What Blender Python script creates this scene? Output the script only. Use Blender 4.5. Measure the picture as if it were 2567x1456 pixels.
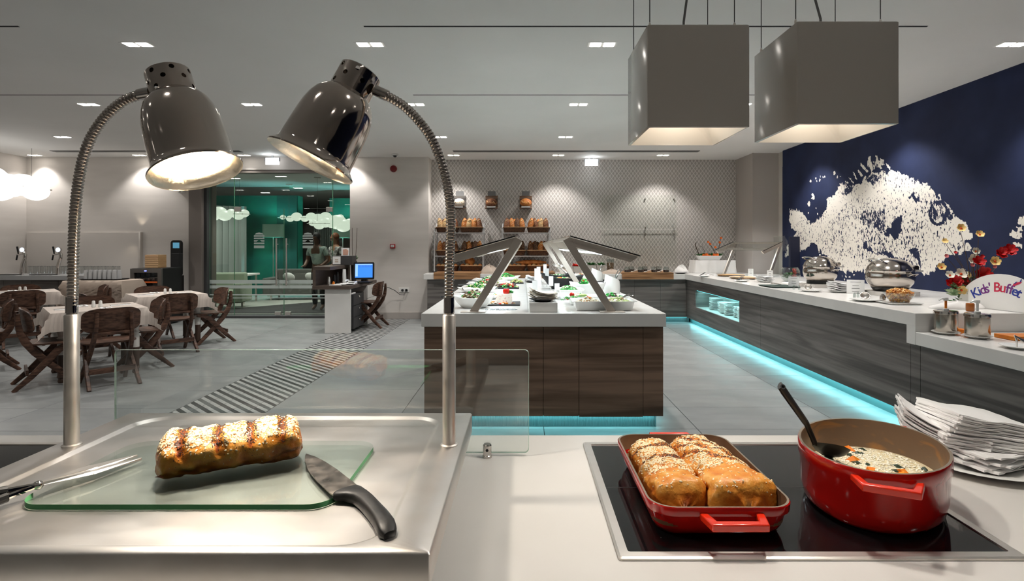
import bpy, math, random
from mathutils import Vector, Matrix, noise
R = random.Random(7)
sc = bpy.context.scene
COL = sc.collection
for o in list(bpy.data.objects):
    bpy.data.objects.remove(o)
F = 1385.0; VX = 1309.0; VY = 617.0; EYE = 1.46; CEIL = 3.25
# ---------------------------------------------------------------- camera, world, exposure
cam = bpy.data.cameras.new('camera'); camo = bpy.data.objects.new('camera', cam); COL.objects.link(camo)
camo.location = (0, 0, EYE); camo.rotation_euler = (math.pi/2, 0, 0)
cam.sensor_width = 36; cam.lens = F*36/2567; cam.shift_x = -(VX-1283.5)/2567; cam.shift_y = -(728-VY)/2567
cam.clip_start = 0.05; cam.clip_end = 100
cam.dof.use_dof = False
sc.camera = camo
w = bpy.data.worlds.new('world'); sc.world = w; w.use_nodes = True
w.node_tree.nodes['Background'].inputs[0].default_value = (.8, .84, .9, 1)
w.node_tree.nodes['Background'].inputs[1].default_value = 0.3
sc.view_settings.view_transform = 'Standard'; sc.view_settings.look = 'None'
sc.view_settings.exposure = 0.40; sc.view_settings.gamma = 1; sc.view_settings.use_curve_mapping = False
cy = sc.cycles
cy.use_denoising = True; cy.max_bounces = 8; cy.diffuse_bounces = 4; cy.glossy_bounces = 5; cy.transmission_bounces = 8
cy.transparent_max_bounces = 12; cy.sample_clamp_indirect = 6; cy.caustics_reflective = False; cy.caustics_refractive = False
cy.use_adaptive_sampling = True; cy.adaptive_threshold = 0.02
DOWN_W = 84.0      # watts of a ceiling downlight
DOWN_COL = (1, .965, .93)
HEAT_W = 16.0
PEND_W = 10.5
TEAL = (.26, .88, .95)

def P(px, py, Y):
    return Vector(((px-VX)/F*Y, Y, EYE-(py-VY)/F*Y))
def PZ(px, py, z):
    Y = (EYE-z)*F/(py-VY); return Vector(((px-VX)/F*Y, Y, z))
# ---------------------------------------------------------------- materials
def lin(c):
    return tuple(((x/255)/12.92 if x/255 <= .04045 else ((x/255+.055)/1.055)**2.4) for x in c[:3]) + (1,)
MATS = {}
def mat(name, col, rough=.5, metal=0, spec=.5, n=None, bump=None, trans=0, ior=1.45, emit=None, coat=0, sss=0, alpha=1):
    """n=(scale xyz, second colour, lo, hi, detail) mixes a noise; bump=(scale xyz, strength, distance)"""
    m = bpy.data.materials.new(name); m.use_nodes = True; nt = m.node_tree; b = nt.nodes['Principled BSDF']
    I = b.inputs
    I['Base Color'].default_value = lin(col); I['Roughness'].default_value = rough; I['Metallic'].default_value = metal
    I['Specular IOR Level'].default_value = spec; I['Transmission Weight'].default_value = trans; I['IOR'].default_value = ior
    I['Coat Weight'].default_value = coat; I['Coat Roughness'].default_value = .08
    if sss: I['Subsurface Weight'].default_value = sss; I['Subsurface Radius'].default_value = (.01, .006, .004)
    if alpha < 1: I['Alpha'].default_value = alpha
    if emit:
        I['Emission Color'].default_value = lin(emit[0]); I['Emission Strength'].default_value = emit[1]
    tc = nt.nodes.new('ShaderNodeTexCoord')
    def noi(s, det=4, dist=0):
        mp = nt.nodes.new('ShaderNodeMapping'); mp.inputs['Scale'].default_value = s if not isinstance(s, (int, float)) else (s, s, s)
        nt.links.new(tc.outputs['Object'], mp.inputs[0]); t = nt.nodes.new('ShaderNodeTexNoise')
        t.inputs['Scale'].default_value = 1; t.inputs['Detail'].default_value = det; t.inputs['Distortion'].default_value = dist
        nt.links.new(mp.outputs[0], t.inputs['Vector']); return t
    if n:
        t = noi(n[0], n[4] if len(n) > 4 else 4, n[5] if len(n) > 5 else 0)
        mr = nt.nodes.new('ShaderNodeMapRange'); mr.inputs[1].default_value = n[2]; mr.inputs[2].default_value = n[3]
        nt.links.new(t.outputs[0], mr.inputs[0]); mx = nt.nodes.new('ShaderNodeMix'); mx.data_type = 'RGBA'
        mx.inputs[6].default_value = lin(col); mx.inputs[7].default_value = lin(n[1])
        nt.links.new(mr.outputs[0], mx.inputs[0]); nt.links.new(mx.outputs[2], I['Base Color'])
    if bump:
        t = noi(bump[0]); bp = nt.nodes.new('ShaderNodeBump'); bp.inputs['Strength'].default_value = bump[1]
        bp.inputs['Distance'].default_value = bump[2]; nt.links.new(t.outputs[0], bp.inputs['Height']); nt.links.new(bp.outputs[0], I['Normal'])
    m['nt'] = 1; MATS[name] = m
    return m
def rough_noise(m, scale, lo, hi):
    nt = m.node_tree; tc = nt.nodes.new('ShaderNodeTexCoord'); mp = nt.nodes.new('ShaderNodeMapping'); mp.inputs['Scale'].default_value = scale
    t = nt.nodes.new('ShaderNodeTexNoise'); t.inputs['Scale'].default_value = 1; t.inputs['Detail'].default_value = 3
    mr = nt.nodes.new('ShaderNodeMapRange'); mr.inputs[1].default_value = .3; mr.inputs[2].default_value = .7; mr.inputs[3].default_value = lo; mr.inputs[4].default_value = hi
    nt.links.new(tc.outputs['Object'], mp.inputs[0]); nt.links.new(mp.outputs[0], t.inputs['Vector']); nt.links.new(t.outputs[0], mr.inputs[0])
    nt.links.new(mr.outputs[0], nt.nodes['Principled BSDF'].inputs['Roughness']); return m
def wood(name, dark, light, s=(1.1, 1.1, 26), rough=.5, dist=.6):
    """horizontal figured veneer: fine streaks over slow wavy dark bands"""
    m = mat(name, light, rough, spec=.3, n=(s, dark, .38, .66, 5, dist)); nt = m.node_tree; b = nt.nodes['Principled BSDF']
    tc = nt.nodes.new('ShaderNodeTexCoord'); mp = nt.nodes.new('ShaderNodeMapping')
    mp.inputs['Scale'].default_value = tuple(x*.42 for x in s); mp.inputs['Location'].default_value = (5, 3, 2)
    t = nt.nodes.new('ShaderNodeTexNoise'); t.inputs['Scale'].default_value = 1; t.inputs['Detail'].default_value = 2; t.inputs['Distortion'].default_value = dist*1.5
    mr = nt.nodes.new('ShaderNodeMapRange'); mr.inputs[1].default_value = .52; mr.inputs[2].default_value = .68; mr.inputs[4].default_value = .65
    old = b.inputs['Base Color'].links[0].from_socket; mx = nt.nodes.new('ShaderNodeMix'); mx.data_type = 'RGBA'
    nt.links.new(tc.outputs['Object'], mp.inputs[0]); nt.links.new(mp.outputs[0], t.inputs['Vector']); nt.links.new(t.outputs[0], mr.inputs[0])
    nt.links.new(mr.outputs[0], mx.inputs[0]); nt.links.new(old, mx.inputs[6]); mx.inputs[7].default_value = lin(tuple(x*.62 for x in dark))
    nt.links.new(mx.outputs[2], b.inputs['Base Color']); return m
# room
M_CEIL = mat('ceiling_paint', (230, 229, 227), .75, n=(.5, (224, 223, 221), .4, .6))
M_WALL = mat('wall_plaster', (212, 206, 200), .85, n=((1, 1, 6), (205, 199, 193), .35, .65), bump=(60, .15, .002))
M_PILL = mat('taupe_plaster', (172, 165, 159), .85, bump=(60, .15, .002))
M_JAMB = mat('jamb_brown_grey', (118, 110, 104), .6, bump=(20, .05, .002))
M_TILE = rough_noise(mat('floor_porcelain', (138, 140, 139), .34, n=((.9, 2.2, 1), (120, 123, 123), .35, .68, 6, .8), bump=((30, 30, 30), .04, .002)), (2, 3, 2), .28, .5)
M_GROUT = mat('grout', (52, 52, 52), .9, n=(30, (60, 60, 60), .4, .6))
M_SD = mat('stripe_dark_stone', (40, 42, 42), .6, spec=.2, n=(6, (60, 63, 62), .4, .6))
M_SM = mat('stripe_mid_stone', (66, 70, 69), .6, spec=.2, n=(6, (94, 98, 97), .4, .6))
M_SL = mat('stripe_light_stone', (176, 176, 173), .4, n=(6, (160, 160, 158), .4, .6))
M_SLOT = mat('slot_black', (14, 14, 14), .8)
M_WHITE = mat('white_solid_surface', (226, 224, 220), .22, spec=.5, n=(3, (221, 219, 215), .4, .6))
M_COUNT = mat('counter_composite', (222, 219, 215), .28, n=(2, (216, 213, 208), .4, .6), bump=(120, .02, .001))
M_WAL = wood('walnut_veneer', (96, 76, 62), (140, 114, 96), (.8, .8, 15))
M_GREYW = wood('grey_veneer', (84, 80, 77), (120, 115, 111), (.6, .6, 13), .5, .9)
M_OAK = wood('oak_board', (128, 90, 60), (168, 126, 88), (3, 3, 40), .5, .4)
M_CHAIR = wood('dark_chair_wood', (62, 44, 36), (104, 76, 62), (14, 14, 50), .38, .5)
M_BROWN = mat('brown_laminate', (92, 80, 72), .5, n=((2, 2, 20), (84, 72, 64), .4, .6))
M_GLASS = mat('clear_glass', (235, 245, 240), .0, trans=1, ior=1.45, spec=.5)
M_GEDGE = mat('glass_polished_edge', (150, 215, 175), .15, trans=.6, emit=None)
M_SMOKE = mat('smoked_glass', (20, 22, 24), .05, spec=.6)
def pane_glass(name, tint, refl=.08, gz=.8):
    m = bpy.data.materials.new(name); m.use_nodes = True; nt = m.node_tree; nt.nodes.clear()
    out = nt.nodes.new('ShaderNodeOutputMaterial'); t = nt.nodes.new('ShaderNodeBsdfTransparent'); g = nt.nodes.new('ShaderNodeBsdfGlossy')
    g.inputs['Roughness'].default_value = .01; t.inputs['Color'].default_value = lin(tint); mx = nt.nodes.new('ShaderNodeMixShader')
    fr = nt.nodes.new('ShaderNodeLayerWeight'); fr.inputs[0].default_value = .5; pw = nt.nodes.new('ShaderNodeMath'); pw.operation = 'POWER'; pw.inputs[1].default_value = 4
    nt.links.new(fr.outputs['Facing'], pw.inputs[0]); mu = nt.nodes.new('ShaderNodeMath'); mu.operation = 'MULTIPLY_ADD'; mu.inputs[1].default_value = gz; mu.inputs[2].default_value = refl
    nt.links.new(pw.outputs[0], mu.inputs[0]); nt.links.new(mu.outputs[0], mx.inputs[0]); nt.links.new(t.outputs[0], mx.inputs[1]); nt.links.new(g.outputs[0], mx.inputs[2])
    nt.links.new(mx.outputs[0], out.inputs[0]); return m
M_PANE = pane_glass('door_glass', (240, 248, 243), .05)
M_SHEET = pane_glass('guard_glass', (251, 253, 252), .075, .3)
M_TEALG = pane_glass('teal_film_glass', (120, 205, 180), .05)
M_FROST = mat('frosted_film', (205, 215, 210), .6, alpha=.75)
M_STEEL = rough_noise(mat('brushed_steel', (222, 217, 211), .4, 1, bump=((260, 3, 3), .02, .001)), (4, 30, 30), .34, .46)
M_TRAY = rough_noise(mat('worn_tray_steel', (216, 214, 212), .4, 1, n=((6, 6, 6), (204, 199, 194), .35, .65)), (5, 9, 5), .33, .46)
M_POST = rough_noise(mat('guard_post_steel', (196, 186, 176), .5, 1, bump=((3, 3, 200), .03, .001)), (20, 20, 4), .45, .58)
M_CHROME = mat('chrome', (205, 200, 196), .07, 1)
M_LAMPM = rough_noise(mat('heat_lamp_polished_metal', (200, 190, 182), .12, 1), (14, 14, 14), .07, .13)
M_NECK = mat('gooseneck_metal', (176, 168, 162), .2, 1)
M_LAMPI = mat('lamp_inner_reflector', (235, 228, 216), .32, 1, bump=(40, .6, .004))
M_BLKG = mat('ceramic_hob_glass', (13, 13, 15), .06, spec=.5, n=(3, (18, 18, 20), .4, .6))
M_BLACK = mat('black_plastic', (18, 18, 19), .42)
M_BLKM = mat('matt_black', (24, 24, 25), .7)
M_DGREY = mat('dark_grey_plastic', (62, 62, 63), .5)
M_GREY = mat('mid_grey', (118, 118, 118), .5)
M_RED = mat('red_enamel', (186, 22, 16), .16, coat=.6, n=(5, (166, 14, 12), .4, .65))
M_REDH = mat('red_handle_enamel', (226, 48, 22), .18, coat=.6)
M_ENAM = mat('brown_pan_interior', (126, 92, 64), .4, n=(9, (96, 70, 52), .4, .62))
M_ENAM2 = mat('pot_interior_scuffed', (112, 90, 72), .35, n=((10, 10, 26), (150, 108, 66), .52, .66, 5, 1))
M_RIM = mat('bare_iron_rim', (150, 138, 122), .4, .6)
M_PORC = mat('white_porcelain', (236, 236, 233), .15, coat=.4)
M_SLATE = mat('slate', (34, 34, 36), .5, bump=(40, .3, .002))
M_PAPER = mat('paper', (232, 232, 230), .8)
M_NAP = mat('napkin_tissue', (244, 243, 242), .9, bump=(90, .35, .002))
M_CLOTH = mat('table_linen', (202, 190, 180), .9, n=((60, 1.5, 1), (190, 178, 168), .45, .55, 2), bump=(300, .2, .001))
M_CLOTHW = mat('white_cloth', (222, 219, 215), .9, bump=(200, .2, .001))
M_CLOTHB = mat('beige_cloth', (176, 160, 146), .9, bump=(80, .3, .002))
M_WICK = mat('wicker', (104, 68, 44), .7, n=((60, 60, 90), (58, 36, 22), .42, .6, 2), bump=((60, 60, 90), .9, .004))
M_NAVY = mat('navy', (24, 28, 50), .7)
M_LEAF = mat('leaf_green', (46, 112, 40), .5, n=(20, (30, 84, 34), .4, .6))
M_LEAFL = mat('pale_leaf', (150, 178, 96), .5, n=(20, (190, 200, 140), .4, .6))
M_HERB = mat('herb_green', (36, 150, 52), .5)
M_TOM = mat('tomato_red', (206, 34, 18), .25)
M_PINK = mat('radish_pink', (206, 60, 90), .4)
M_ORG = mat('orange_food', (232, 118, 22), .4, n=(30, (244, 146, 40), .4, .6))
M_CREAMF = mat('creamy_white_food', (226, 222, 200), .4, n=(60, (204, 196, 166), .4, .6))
M_GRAIN = mat('grain_brown', (150, 124, 84), .6)
M_BEANS = mat('dark_bean', (70, 48, 36), .5)
def flat(name, c, s=2.5): return mat(name, (0, 0, 0), .5, emit=(c, s))
M_LED = flat('downlight_led', (255, 248, 238), 14)
M_GLOBE = flat('globe_glow', (255, 252, 246), 1.15)
M_GLOBD = flat('dim_globe_glow', (236, 240, 224), .75)
M_EXIT = flat('exit_sign_face', (250, 252, 255), 2.2)
M_EXITS = flat('exit_sign_lettering', (205, 225, 215), 1.3)
M_BULB = flat('heat_bulb', (255, 236, 206), 22)
M_PBULB = flat('pendant_bulb', (255, 240, 220), 9)
M_LEDC = flat('led_strip_cool', (225, 245, 255), 9)
M_LEDT = flat('led_strip_teal', (110, 232, 240), 1.6)
M_SCREEN = flat('screen_blue', (54, 128, 236), 1.1)
M_SCRL = flat('screen_bar', (150, 195, 255), 1.0)
M_CYAN = flat('cyan_display', (96, 160, 190), .6)
# ---------------------------------------------------------------- mesh builder
def rrect(x0, x1, y0, y1, r, n=5, z=0):
    """rounded rectangle loop, counter-clockwise"""
    r = min(r, (x1-x0)/2-1e-5, (y1-y0)/2-1e-5); out = []
    for cx_, cy_, a0 in ((x1-r, y1-r, 0), (x0+r, y1-r, 90), (x0+r, y0+r, 180), (x1-r, y0+r, 270)):
        for k in range(n+1):
            a = math.radians(a0+90*k/n); out.append((cx_+r*math.cos(a), cy_+r*math.sin(a), z))
    return out
def ell(cx_, cy_, a, b, th, z, n=32):
    return [(cx_+a*math.cos(t)*math.cos(th)-b*math.sin(t)*math.sin(th), cy_+a*math.cos(t)*math.sin(th)+b*math.sin(t)*math.cos(th), z) for t in (2*math.pi*k/n for k in range(n))]
class MB:
    def __init__(s): s.v = []; s.f = []; s.mi = []; s.M = None; s.m = 0
    def add(s, vs, fs):
        k = len(s.v)
        for p in vs:
            p = Vector(p); s.v.append(tuple(s.M @ p) if s.M else tuple(p))
        for f in fs: s.f.append(tuple(i+k for i in f)); s.mi.append(s.m)
        return s
    def box(s, x0, x1, y0, y1, z0, z1):
        return s.add([(x, y, z) for z in (z0, z1) for y in (y0, y1) for x in (x0, x1)],
                     [(0, 2, 3, 1), (4, 5, 7, 6), (0, 1, 5, 4), (2, 6, 7, 3), (0, 4, 6, 2), (1, 3, 7, 5)])
    def loft(s, loops, c0=True, c1=True, close=True):
        n = len(loops[0]); vs = [p for l in loops for p in l]; fs = []
        for i in range(len(loops)-1):
            for j in range(n if close else n-1):
                a = i*n+j; b = i*n+(j+1) % n; fs.append((a, b, b+n, a+n))
        if c0: fs.append(tuple(range(n-1, -1, -1)))
        if c1: fs.append(tuple(range((len(loops)-1)*n, len(loops)*n)))
        return s.add(vs, fs)
    def lathe(s, prof, n=20, c=(0, 0, 0), c0=True, c1=True, sx=1, sy=1):
        return s.loft([[(c[0]+r*sx*math.cos(2*math.pi*k/n), c[1]+r*sy*math.sin(2*math.pi*k/n), c[2]+z) for k in range(n)] for r, z in prof], c0, c1)
    def prism(s, poly, z0, z1):
        return s.loft([[(x, y, z0) for x, y in poly], [(x, y, z1) for x, y in poly]])
    def prism_y(s, poly, y0, y1):
        return s.loft([[(x, y0, z) for x, z in poly], [(x, y1, z) for x, z in poly]])
    def prism_x(s, poly, x0, x1):
        return s.loft([[(x0, y, z) for y, z in poly], [(x1, y, z) for y, z in poly]])
    def tube(s, pts, r, n=8, cap=True, flat=1):
        pts = [Vector(p) for p in pts]; loops = []; up = None
        for i, p in enumerate(pts):
            d = (pts[min(i+1, len(pts)-1)]-pts[max(i-1, 0)]).normalized()
            if up is None: up = d.orthogonal().normalized()
            up = (up-d*up.dot(d)).normalized(); q = d.cross(up); rr = r[i] if isinstance(r, (list, tuple)) else r
            loops.append([p+up*rr*math.cos(2*math.pi*k/n)+q*rr*flat*math.sin(2*math.pi*k/n) for k in range(n)])
        return s.loft(loops, cap, cap)
    def ball(s, c, r, n=10, m=6):
        if isinstance(r, (int, float)): r = (r, r, r)
        loops = [[(c[0]+r[0]*math.sin(math.pi*i/m)*math.cos(2*math.pi*k/n), c[1]+r[1]*math.sin(math.pi*i/m)*math.sin(2*math.pi*k/n), c[2]-r[2]*math.cos(math.pi*i/m)) for k in range(n)] for i in range(1, m)]
        k = len(s.v); s.loft(loops, False, False)
        t = len(s.v); s.add([(c[0], c[1], c[2]-r[2]), (c[0], c[1], c[2]+r[2])], []); L = k+(m-2)*n
        for j in range(n):
            s.f.append((t, k+(j+1) % n, k+j)); s.mi.append(s.m); s.f.append((t+1, L+j, L+(j+1) % n)); s.mi.append(s.m)
        return s
    def chunk(s, c, r, el=1.6):
        """small random faceted morsel (an irregular octahedron)"""
        a = R.random()*6.28; q = Matrix.Rotation(a, 3, 'Z') @ Matrix.Rotation(R.uniform(-.8, .8), 3, 'X')
        vs = [Vector(c)+q @ Vector(p) for p in ((r*el, 0, 0), (0, r, 0), (-r*el, 0, 0), (0, -r, 0), (0, 0, r*.8), (0, 0, -r*.8))]
        return s.add(vs, [(0, 1, 4), (1, 2, 4), (2, 3, 4), (3, 0, 4), (1, 0, 5), (2, 1, 5), (3, 2, 5), (0, 3, 5)])
    def build(s, name, m, parent=None, smooth=35, bevel=0, world=True, seg=2, kind=None, label=None):
        me = bpy.data.meshes.new(name)
        off = parent.matrix_world_loc if False else (Vector(parent['org']) if (parent is not None and world and 'org' in parent) else Vector((0, 0, 0)))
        vs = s.v if not off.length else [(x-off.x, y-off.y, z-off.z) for x, y, z in s.v]
        me.from_pydata(vs, [], s.f)
        ms = m if isinstance(m, (list, tuple)) else [m]
        for x in ms: me.materials.append(x)
        if len(ms) > 1: me.polygons.foreach_set('material_index', s.mi)
        if smooth:
            me.polygons.foreach_set('use_smooth', [True]*len(me.polygons)); me.set_sharp_from_angle(angle=math.radians(smooth))
        me.update()
        o = bpy.data.objects.new(name, me); COL.objects.link(o)
        if parent is not None: o.parent = parent; o['org'] = list(off)
        if bevel:
            b = o.modifiers.new('bevel', 'BEVEL'); b.width = bevel; b.segments = seg; b.limit_method = 'ANGLE'; b.angle_limit = math.radians(40)
        if kind: o['kind'] = kind
        if label: o['label'] = label
        return o
def thing(name, label, cat, loc=(0, 0, 0), rot=0, group=None):
    o = bpy.data.objects.new(name, None); COL.objects.link(o); o.location = loc; o.rotation_euler = (0, 0, rot)
    o.empty_display_size = .05; o['label'] = label; o['category'] = cat
    if group: o['group'] = group
    o['org'] = list(loc)
    return o
def tag(o, label, cat, group=None):
    o['label'] = label; o['category'] = cat
    if group: o['group'] = group
    return o
def struct(o): o['kind'] = 'structure'; return o
def kids(o): return [c for c in COL.objects if c.parent == o]
KIDS = {}
def copy_tree(src, loc, rot=0, label=None, group=None, scale=None):
    """copies a thing with its parts and sub-parts; mesh data is shared"""
    if src.name not in KIDS: KIDS[src.name] = [(c, kids(c)) for c in kids(src)]
    r = src.copy(); COL.objects.link(r); r.location = loc; r.rotation_euler = (0, 0, rot)
    if scale: r.scale = scale
    if label: r['label'] = label
    if group: r['group'] = group
    r['org'] = list(loc)
    for c, gs in KIDS[src.name]:
        k = c.copy(); COL.objects.link(k); k.parent = r
        for g in gs: h = g.copy(); COL.objects.link(h); h.parent = k
    return r
def light(kind, name, loc, power, col, parent=None, target=None, size=.1, size_y=None, spot=60, blend=.5):
    l = bpy.data.lights.new(name, kind); l.energy = power; l.color = col; o = bpy.data.objects.new(name, l); COL.objects.link(o)
    if kind == 'AREA':
        l.size = size
        if size_y: l.shape = 'RECTANGLE'; l.size_y = size_y
    elif kind == 'SPOT': l.spot_size = math.radians(spot); l.spot_blend = blend; l.shadow_soft_size = size
    else: l.shadow_soft_size = size
    off = Vector(parent['org']) if parent is not None and 'org' in parent else Vector((0, 0, 0))
    o.location = Vector(loc)-off
    if kind == 'AREA' and isinstance(target, (int, float)): o.rotation_euler = (0, target, 0)
    elif target is not None: o.rotation_euler = (Vector(target)-Vector(loc)).to_track_quat('-Z', 'Y').to_euler()
    if parent is not None: o.parent = parent
    return o
ORD = 'first second third fourth fifth sixth seventh eighth ninth tenth eleventh twelfth thirteenth fourteenth fifteenth sixteenth seventeenth eighteenth nineteenth twentieth'.split()
def ordw(n):
    if n < 20: return ORD[n]
    t = {2: 'twenty', 3: 'thirty', 4: 'forty'}[(n+1)//10]; u = (n+1) % 10
    return (t[:-1]+'ieth') if u == 0 else t+'-'+ORD[u-1]
def text_mesh(txt, size, depth=.001, bold=0):
    c = bpy.data.curves.new('lettering', 'FONT'); c.body = txt; c.size = size; c.extrude = depth; c.offset = bold; c.align_x = 'CENTER'
    o = bpy.data.objects.new('lettering_tmp', c); COL.objects.link(o); bpy.context.view_layer.update()
    me = bpy.data.meshes.new_from_object(o.evaluated_get(bpy.context.evaluated_depsgraph_get()))
    bpy.data.objects.remove(o); return me
def add_text(b, txt, size, M, bold=0, depth=.0008):
    me = text_mesh(txt, size, depth, bold); old = b.M; b.M = (old @ M) if old else M
    b.add([v.co for v in me.vertices], [tuple(p.vertices) for p in me.polygons]); b.M = old
FACE = Matrix.Rotation(math.pi/2, 4, 'X')          # text in XY -> upright, facing -Y
def heap(name, c, rx, ry, h, n, r, mats, parent, el=1.5, rot=0):
    """a mound of morsels, one stuff part; mats cycle at random"""
    b = MB()
    for _ in range(n):
        a = R.random()*6.283; q = math.sqrt(R.random()); x = q*rx*math.cos(a); y = q*ry*math.sin(a)
        z = h*(1-q*q)*R.uniform(.55, 1.0); b.m = R.randrange(len(mats))
        b.chunk((c[0]+x*math.cos(rot)-y*math.sin(rot), c[1]+x*math.sin(rot)+y*math.cos(rot), c[2]+z), r*R.uniform(.7, 1.3), el)
    return b.build(name, mats, parent, smooth=0, kind='stuff')
def leafy(b, c, r, n=10, up=.8):
    """rosette of small leaves"""
    for _ in range(n):
        a = R.random()*6.283; d = Vector((math.cos(a), math.sin(a), R.uniform(.2, 1)*up)); d.normalize(); L = r*R.uniform(.6, 1.1)
        s = d.cross(Vector((0, 0, 1))).normalized()*L*.28; p = Vector(c)+d*r*.1; u = Vector((0, 0, L*.08))
        b.add([p, p+d*L*.5+s+u, p+d*L, p+d*L*.5-s+u, p+d*L*.5-u*1.5], [(0, 1, 4), (1, 2, 4), (2, 3, 4), (3, 0, 4), (0, 3, 2, 1)])
# ================================================================ LARGE STRUCTURE
def link(nt, a, b): nt.links.new(a, b)
def wallpaper():
    m = mat('mesh_wallpaper', (190, 184, 178), .6); nt = m.node_tree; b = nt.nodes['Principled BSDF']
    tc = nt.nodes.new('ShaderNodeTexCoord'); sp = nt.nodes.new('ShaderNodeSeparateXYZ'); link(nt, tc.outputs['Object'], sp.inputs[0])
    def mth(op, a, bb=None, v=None):
        n = nt.nodes.new('ShaderNodeMath'); n.operation = op
        for i, s in enumerate((a, bb)):
            if s is None: continue
            if isinstance(s, (int, float)): n.inputs[i].default_value = s
            else: link(nt, s, n.inputs[i])
        return n.outputs[0]
    u = mth('MULTIPLY', mth('ADD', sp.outputs[0], sp.outputs[1]), 2*math.pi/.074); v = mth('MULTIPLY', sp.outputs[2], 2*math.pi/.105)
    # elongated honeycomb: two interleaved wavy strings
    wv = mth('MULTIPLY', mth('SINE', v), 1.1)
    a = mth('ABSOLUTE', mth('SINE', mth('MULTIPLY', mth('ADD', u, wv), .5))); c = mth('ABSOLUTE', mth('SINE', mth('MULTIPLY', mth('SUBTRACT', mth('ADD', u, math.pi), wv), .5)))
    h = mth('MINIMUM', a, c); mr = nt.nodes.new('ShaderNodeMapRange'); mr.inputs[1].default_value = .08; mr.inputs[2].default_value = .5; link(nt, h, mr.inputs[0])
    mx = nt.nodes.new('ShaderNodeMix'); mx.data_type = 'RGBA'; link(nt, mr.outputs[0], mx.inputs[0])
    mx.inputs[6].default_value = lin((210, 205, 200)); mx.inputs[7].default_value = lin((164, 159, 154)); link(nt, mx.outputs[2], b.inputs['Base Color'])
    bp = nt.nodes.new('ShaderNodeBump'); bp.invert = True; bp.inputs['Strength'].default_value = .6; bp.inputs['Distance'].default_value = .006; link(nt, mr.outputs[0], bp.inputs['Height']); link(nt, bp.outputs[0], b.inputs['Normal'])
    return m
M_MESH = wallpaper()
M_MESHW = mat('white_woven_wall', (206, 200, 192), .7, bump=((60, 60, 90), .8, .004))
M_CARPET = mat('lobby_carpet', (50, 47, 48), .95, n=(3, (58, 54, 54), .4, .6), bump=(200, .3, .002))
M_LOBF = mat('lobby_floor_stone', (190, 188, 180), .35, n=(2, (178, 176, 168), .4, .6))
M_TEALW = mat('teal_lit_wall', (16, 112, 92), .6, n=(2, (12, 96, 82), .4, .6))  # teal of the green-lit lobby wall is put into its colour
M_TEALD = mat('deep_teal_pier', (10, 74, 66), .6)
M_LOBW = mat('lobby_wall_paint', (120, 112, 104), .8)
# ceiling
struct(MB().box(-10.1, 5.05, -3.1, 11.6, CEIL, CEIL+.1).build('ceiling', M_CEIL, smooth=0))
k = 0
def trim(mb, m, bevel=0):
    global k; k += 1; return struct(mb.build('trim_%d' % k, m, smooth=0, bevel=bevel))
for x0, x1, y, wd in ((-1.29, 3.3, 4.5, .02), (-7, -4.1, 4.5, .02), (-1.29, 3.3, 6.54, .02), (-9, -4.58, 6.54, .02)):
    trim(MB().box(x0, x1, y-wd/2, y+wd/2, CEIL-.002, CEIL+.01), M_SLOT)
M_VENT = mat('vent_grey', (96, 95, 94), .6)
for x0, x1 in ((-1.3, 3.33), (-8.85, -5.3)):
    b = MB()
    for dy in (-.06, 0, .06): b.box(x0, x1, 10.42+dy-.02, 10.42+dy+.02, CEIL-.006, CEIL+.004)
    trim(b, M_VENT)
# walls
struct(MB().box(-1.95, 4.95, 11.45, 11.6, 0, CEIL).build('wall_back', M_MESH, smooth=0))
struct(MB().box(-3.46, -1.88, 11.1, 11.6, 0, CEIL).build('wall_back_pier', M_WALL, smooth=0))
struct(MB().box(-10.1, -6.66, 11.1, 11.3, 0, CEIL).build('wall_back_bar', M_WALL, smooth=0))
struct(MB().box(-10.1, -9.96, -3.1, 11.2, 0, CEIL).build('wall_left', M_WALL, smooth=0))
struct(MB().box(4.93, 5.05, -3.1, 11.6, 0, CEIL).build('wall_right', M_MESHW, smooth=0))
struct(MB().box(4.43, 4.94, 10.62, 11.5, 0, CEIL).build('wall_pillar', M_PILL, smooth=0))
struct(MB().box(-10.1, 5.05, -3.1, -3.0, 0, CEIL).build('wall_front', M_WALL, smooth=0))
struct(MB().box(-6.7, -3.44, 11.12, 11.32, 3.0, CEIL).build('wall_bulkhead', M_WALL, smooth=0))
trim(MB().box(-6.68, -6.42, 11.06, 11.32, 0, 3.0), M_JAMB, .004)
trim(MB().box(-6.42, -6.36, 11.14, 11.32, 0, 3.0), M_DGREY, .003)
trim(MB().box(-6.4, -3.44, 11.14, 11.32, 2.94, 3.0), M_JAMB, .003)
trim(MB().box(-6.4, -3.44, 11.2, 11.34, 0, .045), M_DGREY, .003)
trim(MB().box(4.42, 4.445, 10.6, 10.63, 0, CEIL), M_PILL)
struct(MB().box(-3.46, -1.9, 11.08, 11.1, 0, .135).build('baseboard_back', M_PILL, smooth=0, bevel=.004))
struct(MB().box(-9.96, -6.68, 11.08, 11.1, 0, .135).build('baseboard_bar', M_PILL, smooth=0, bevel=.004))
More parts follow.
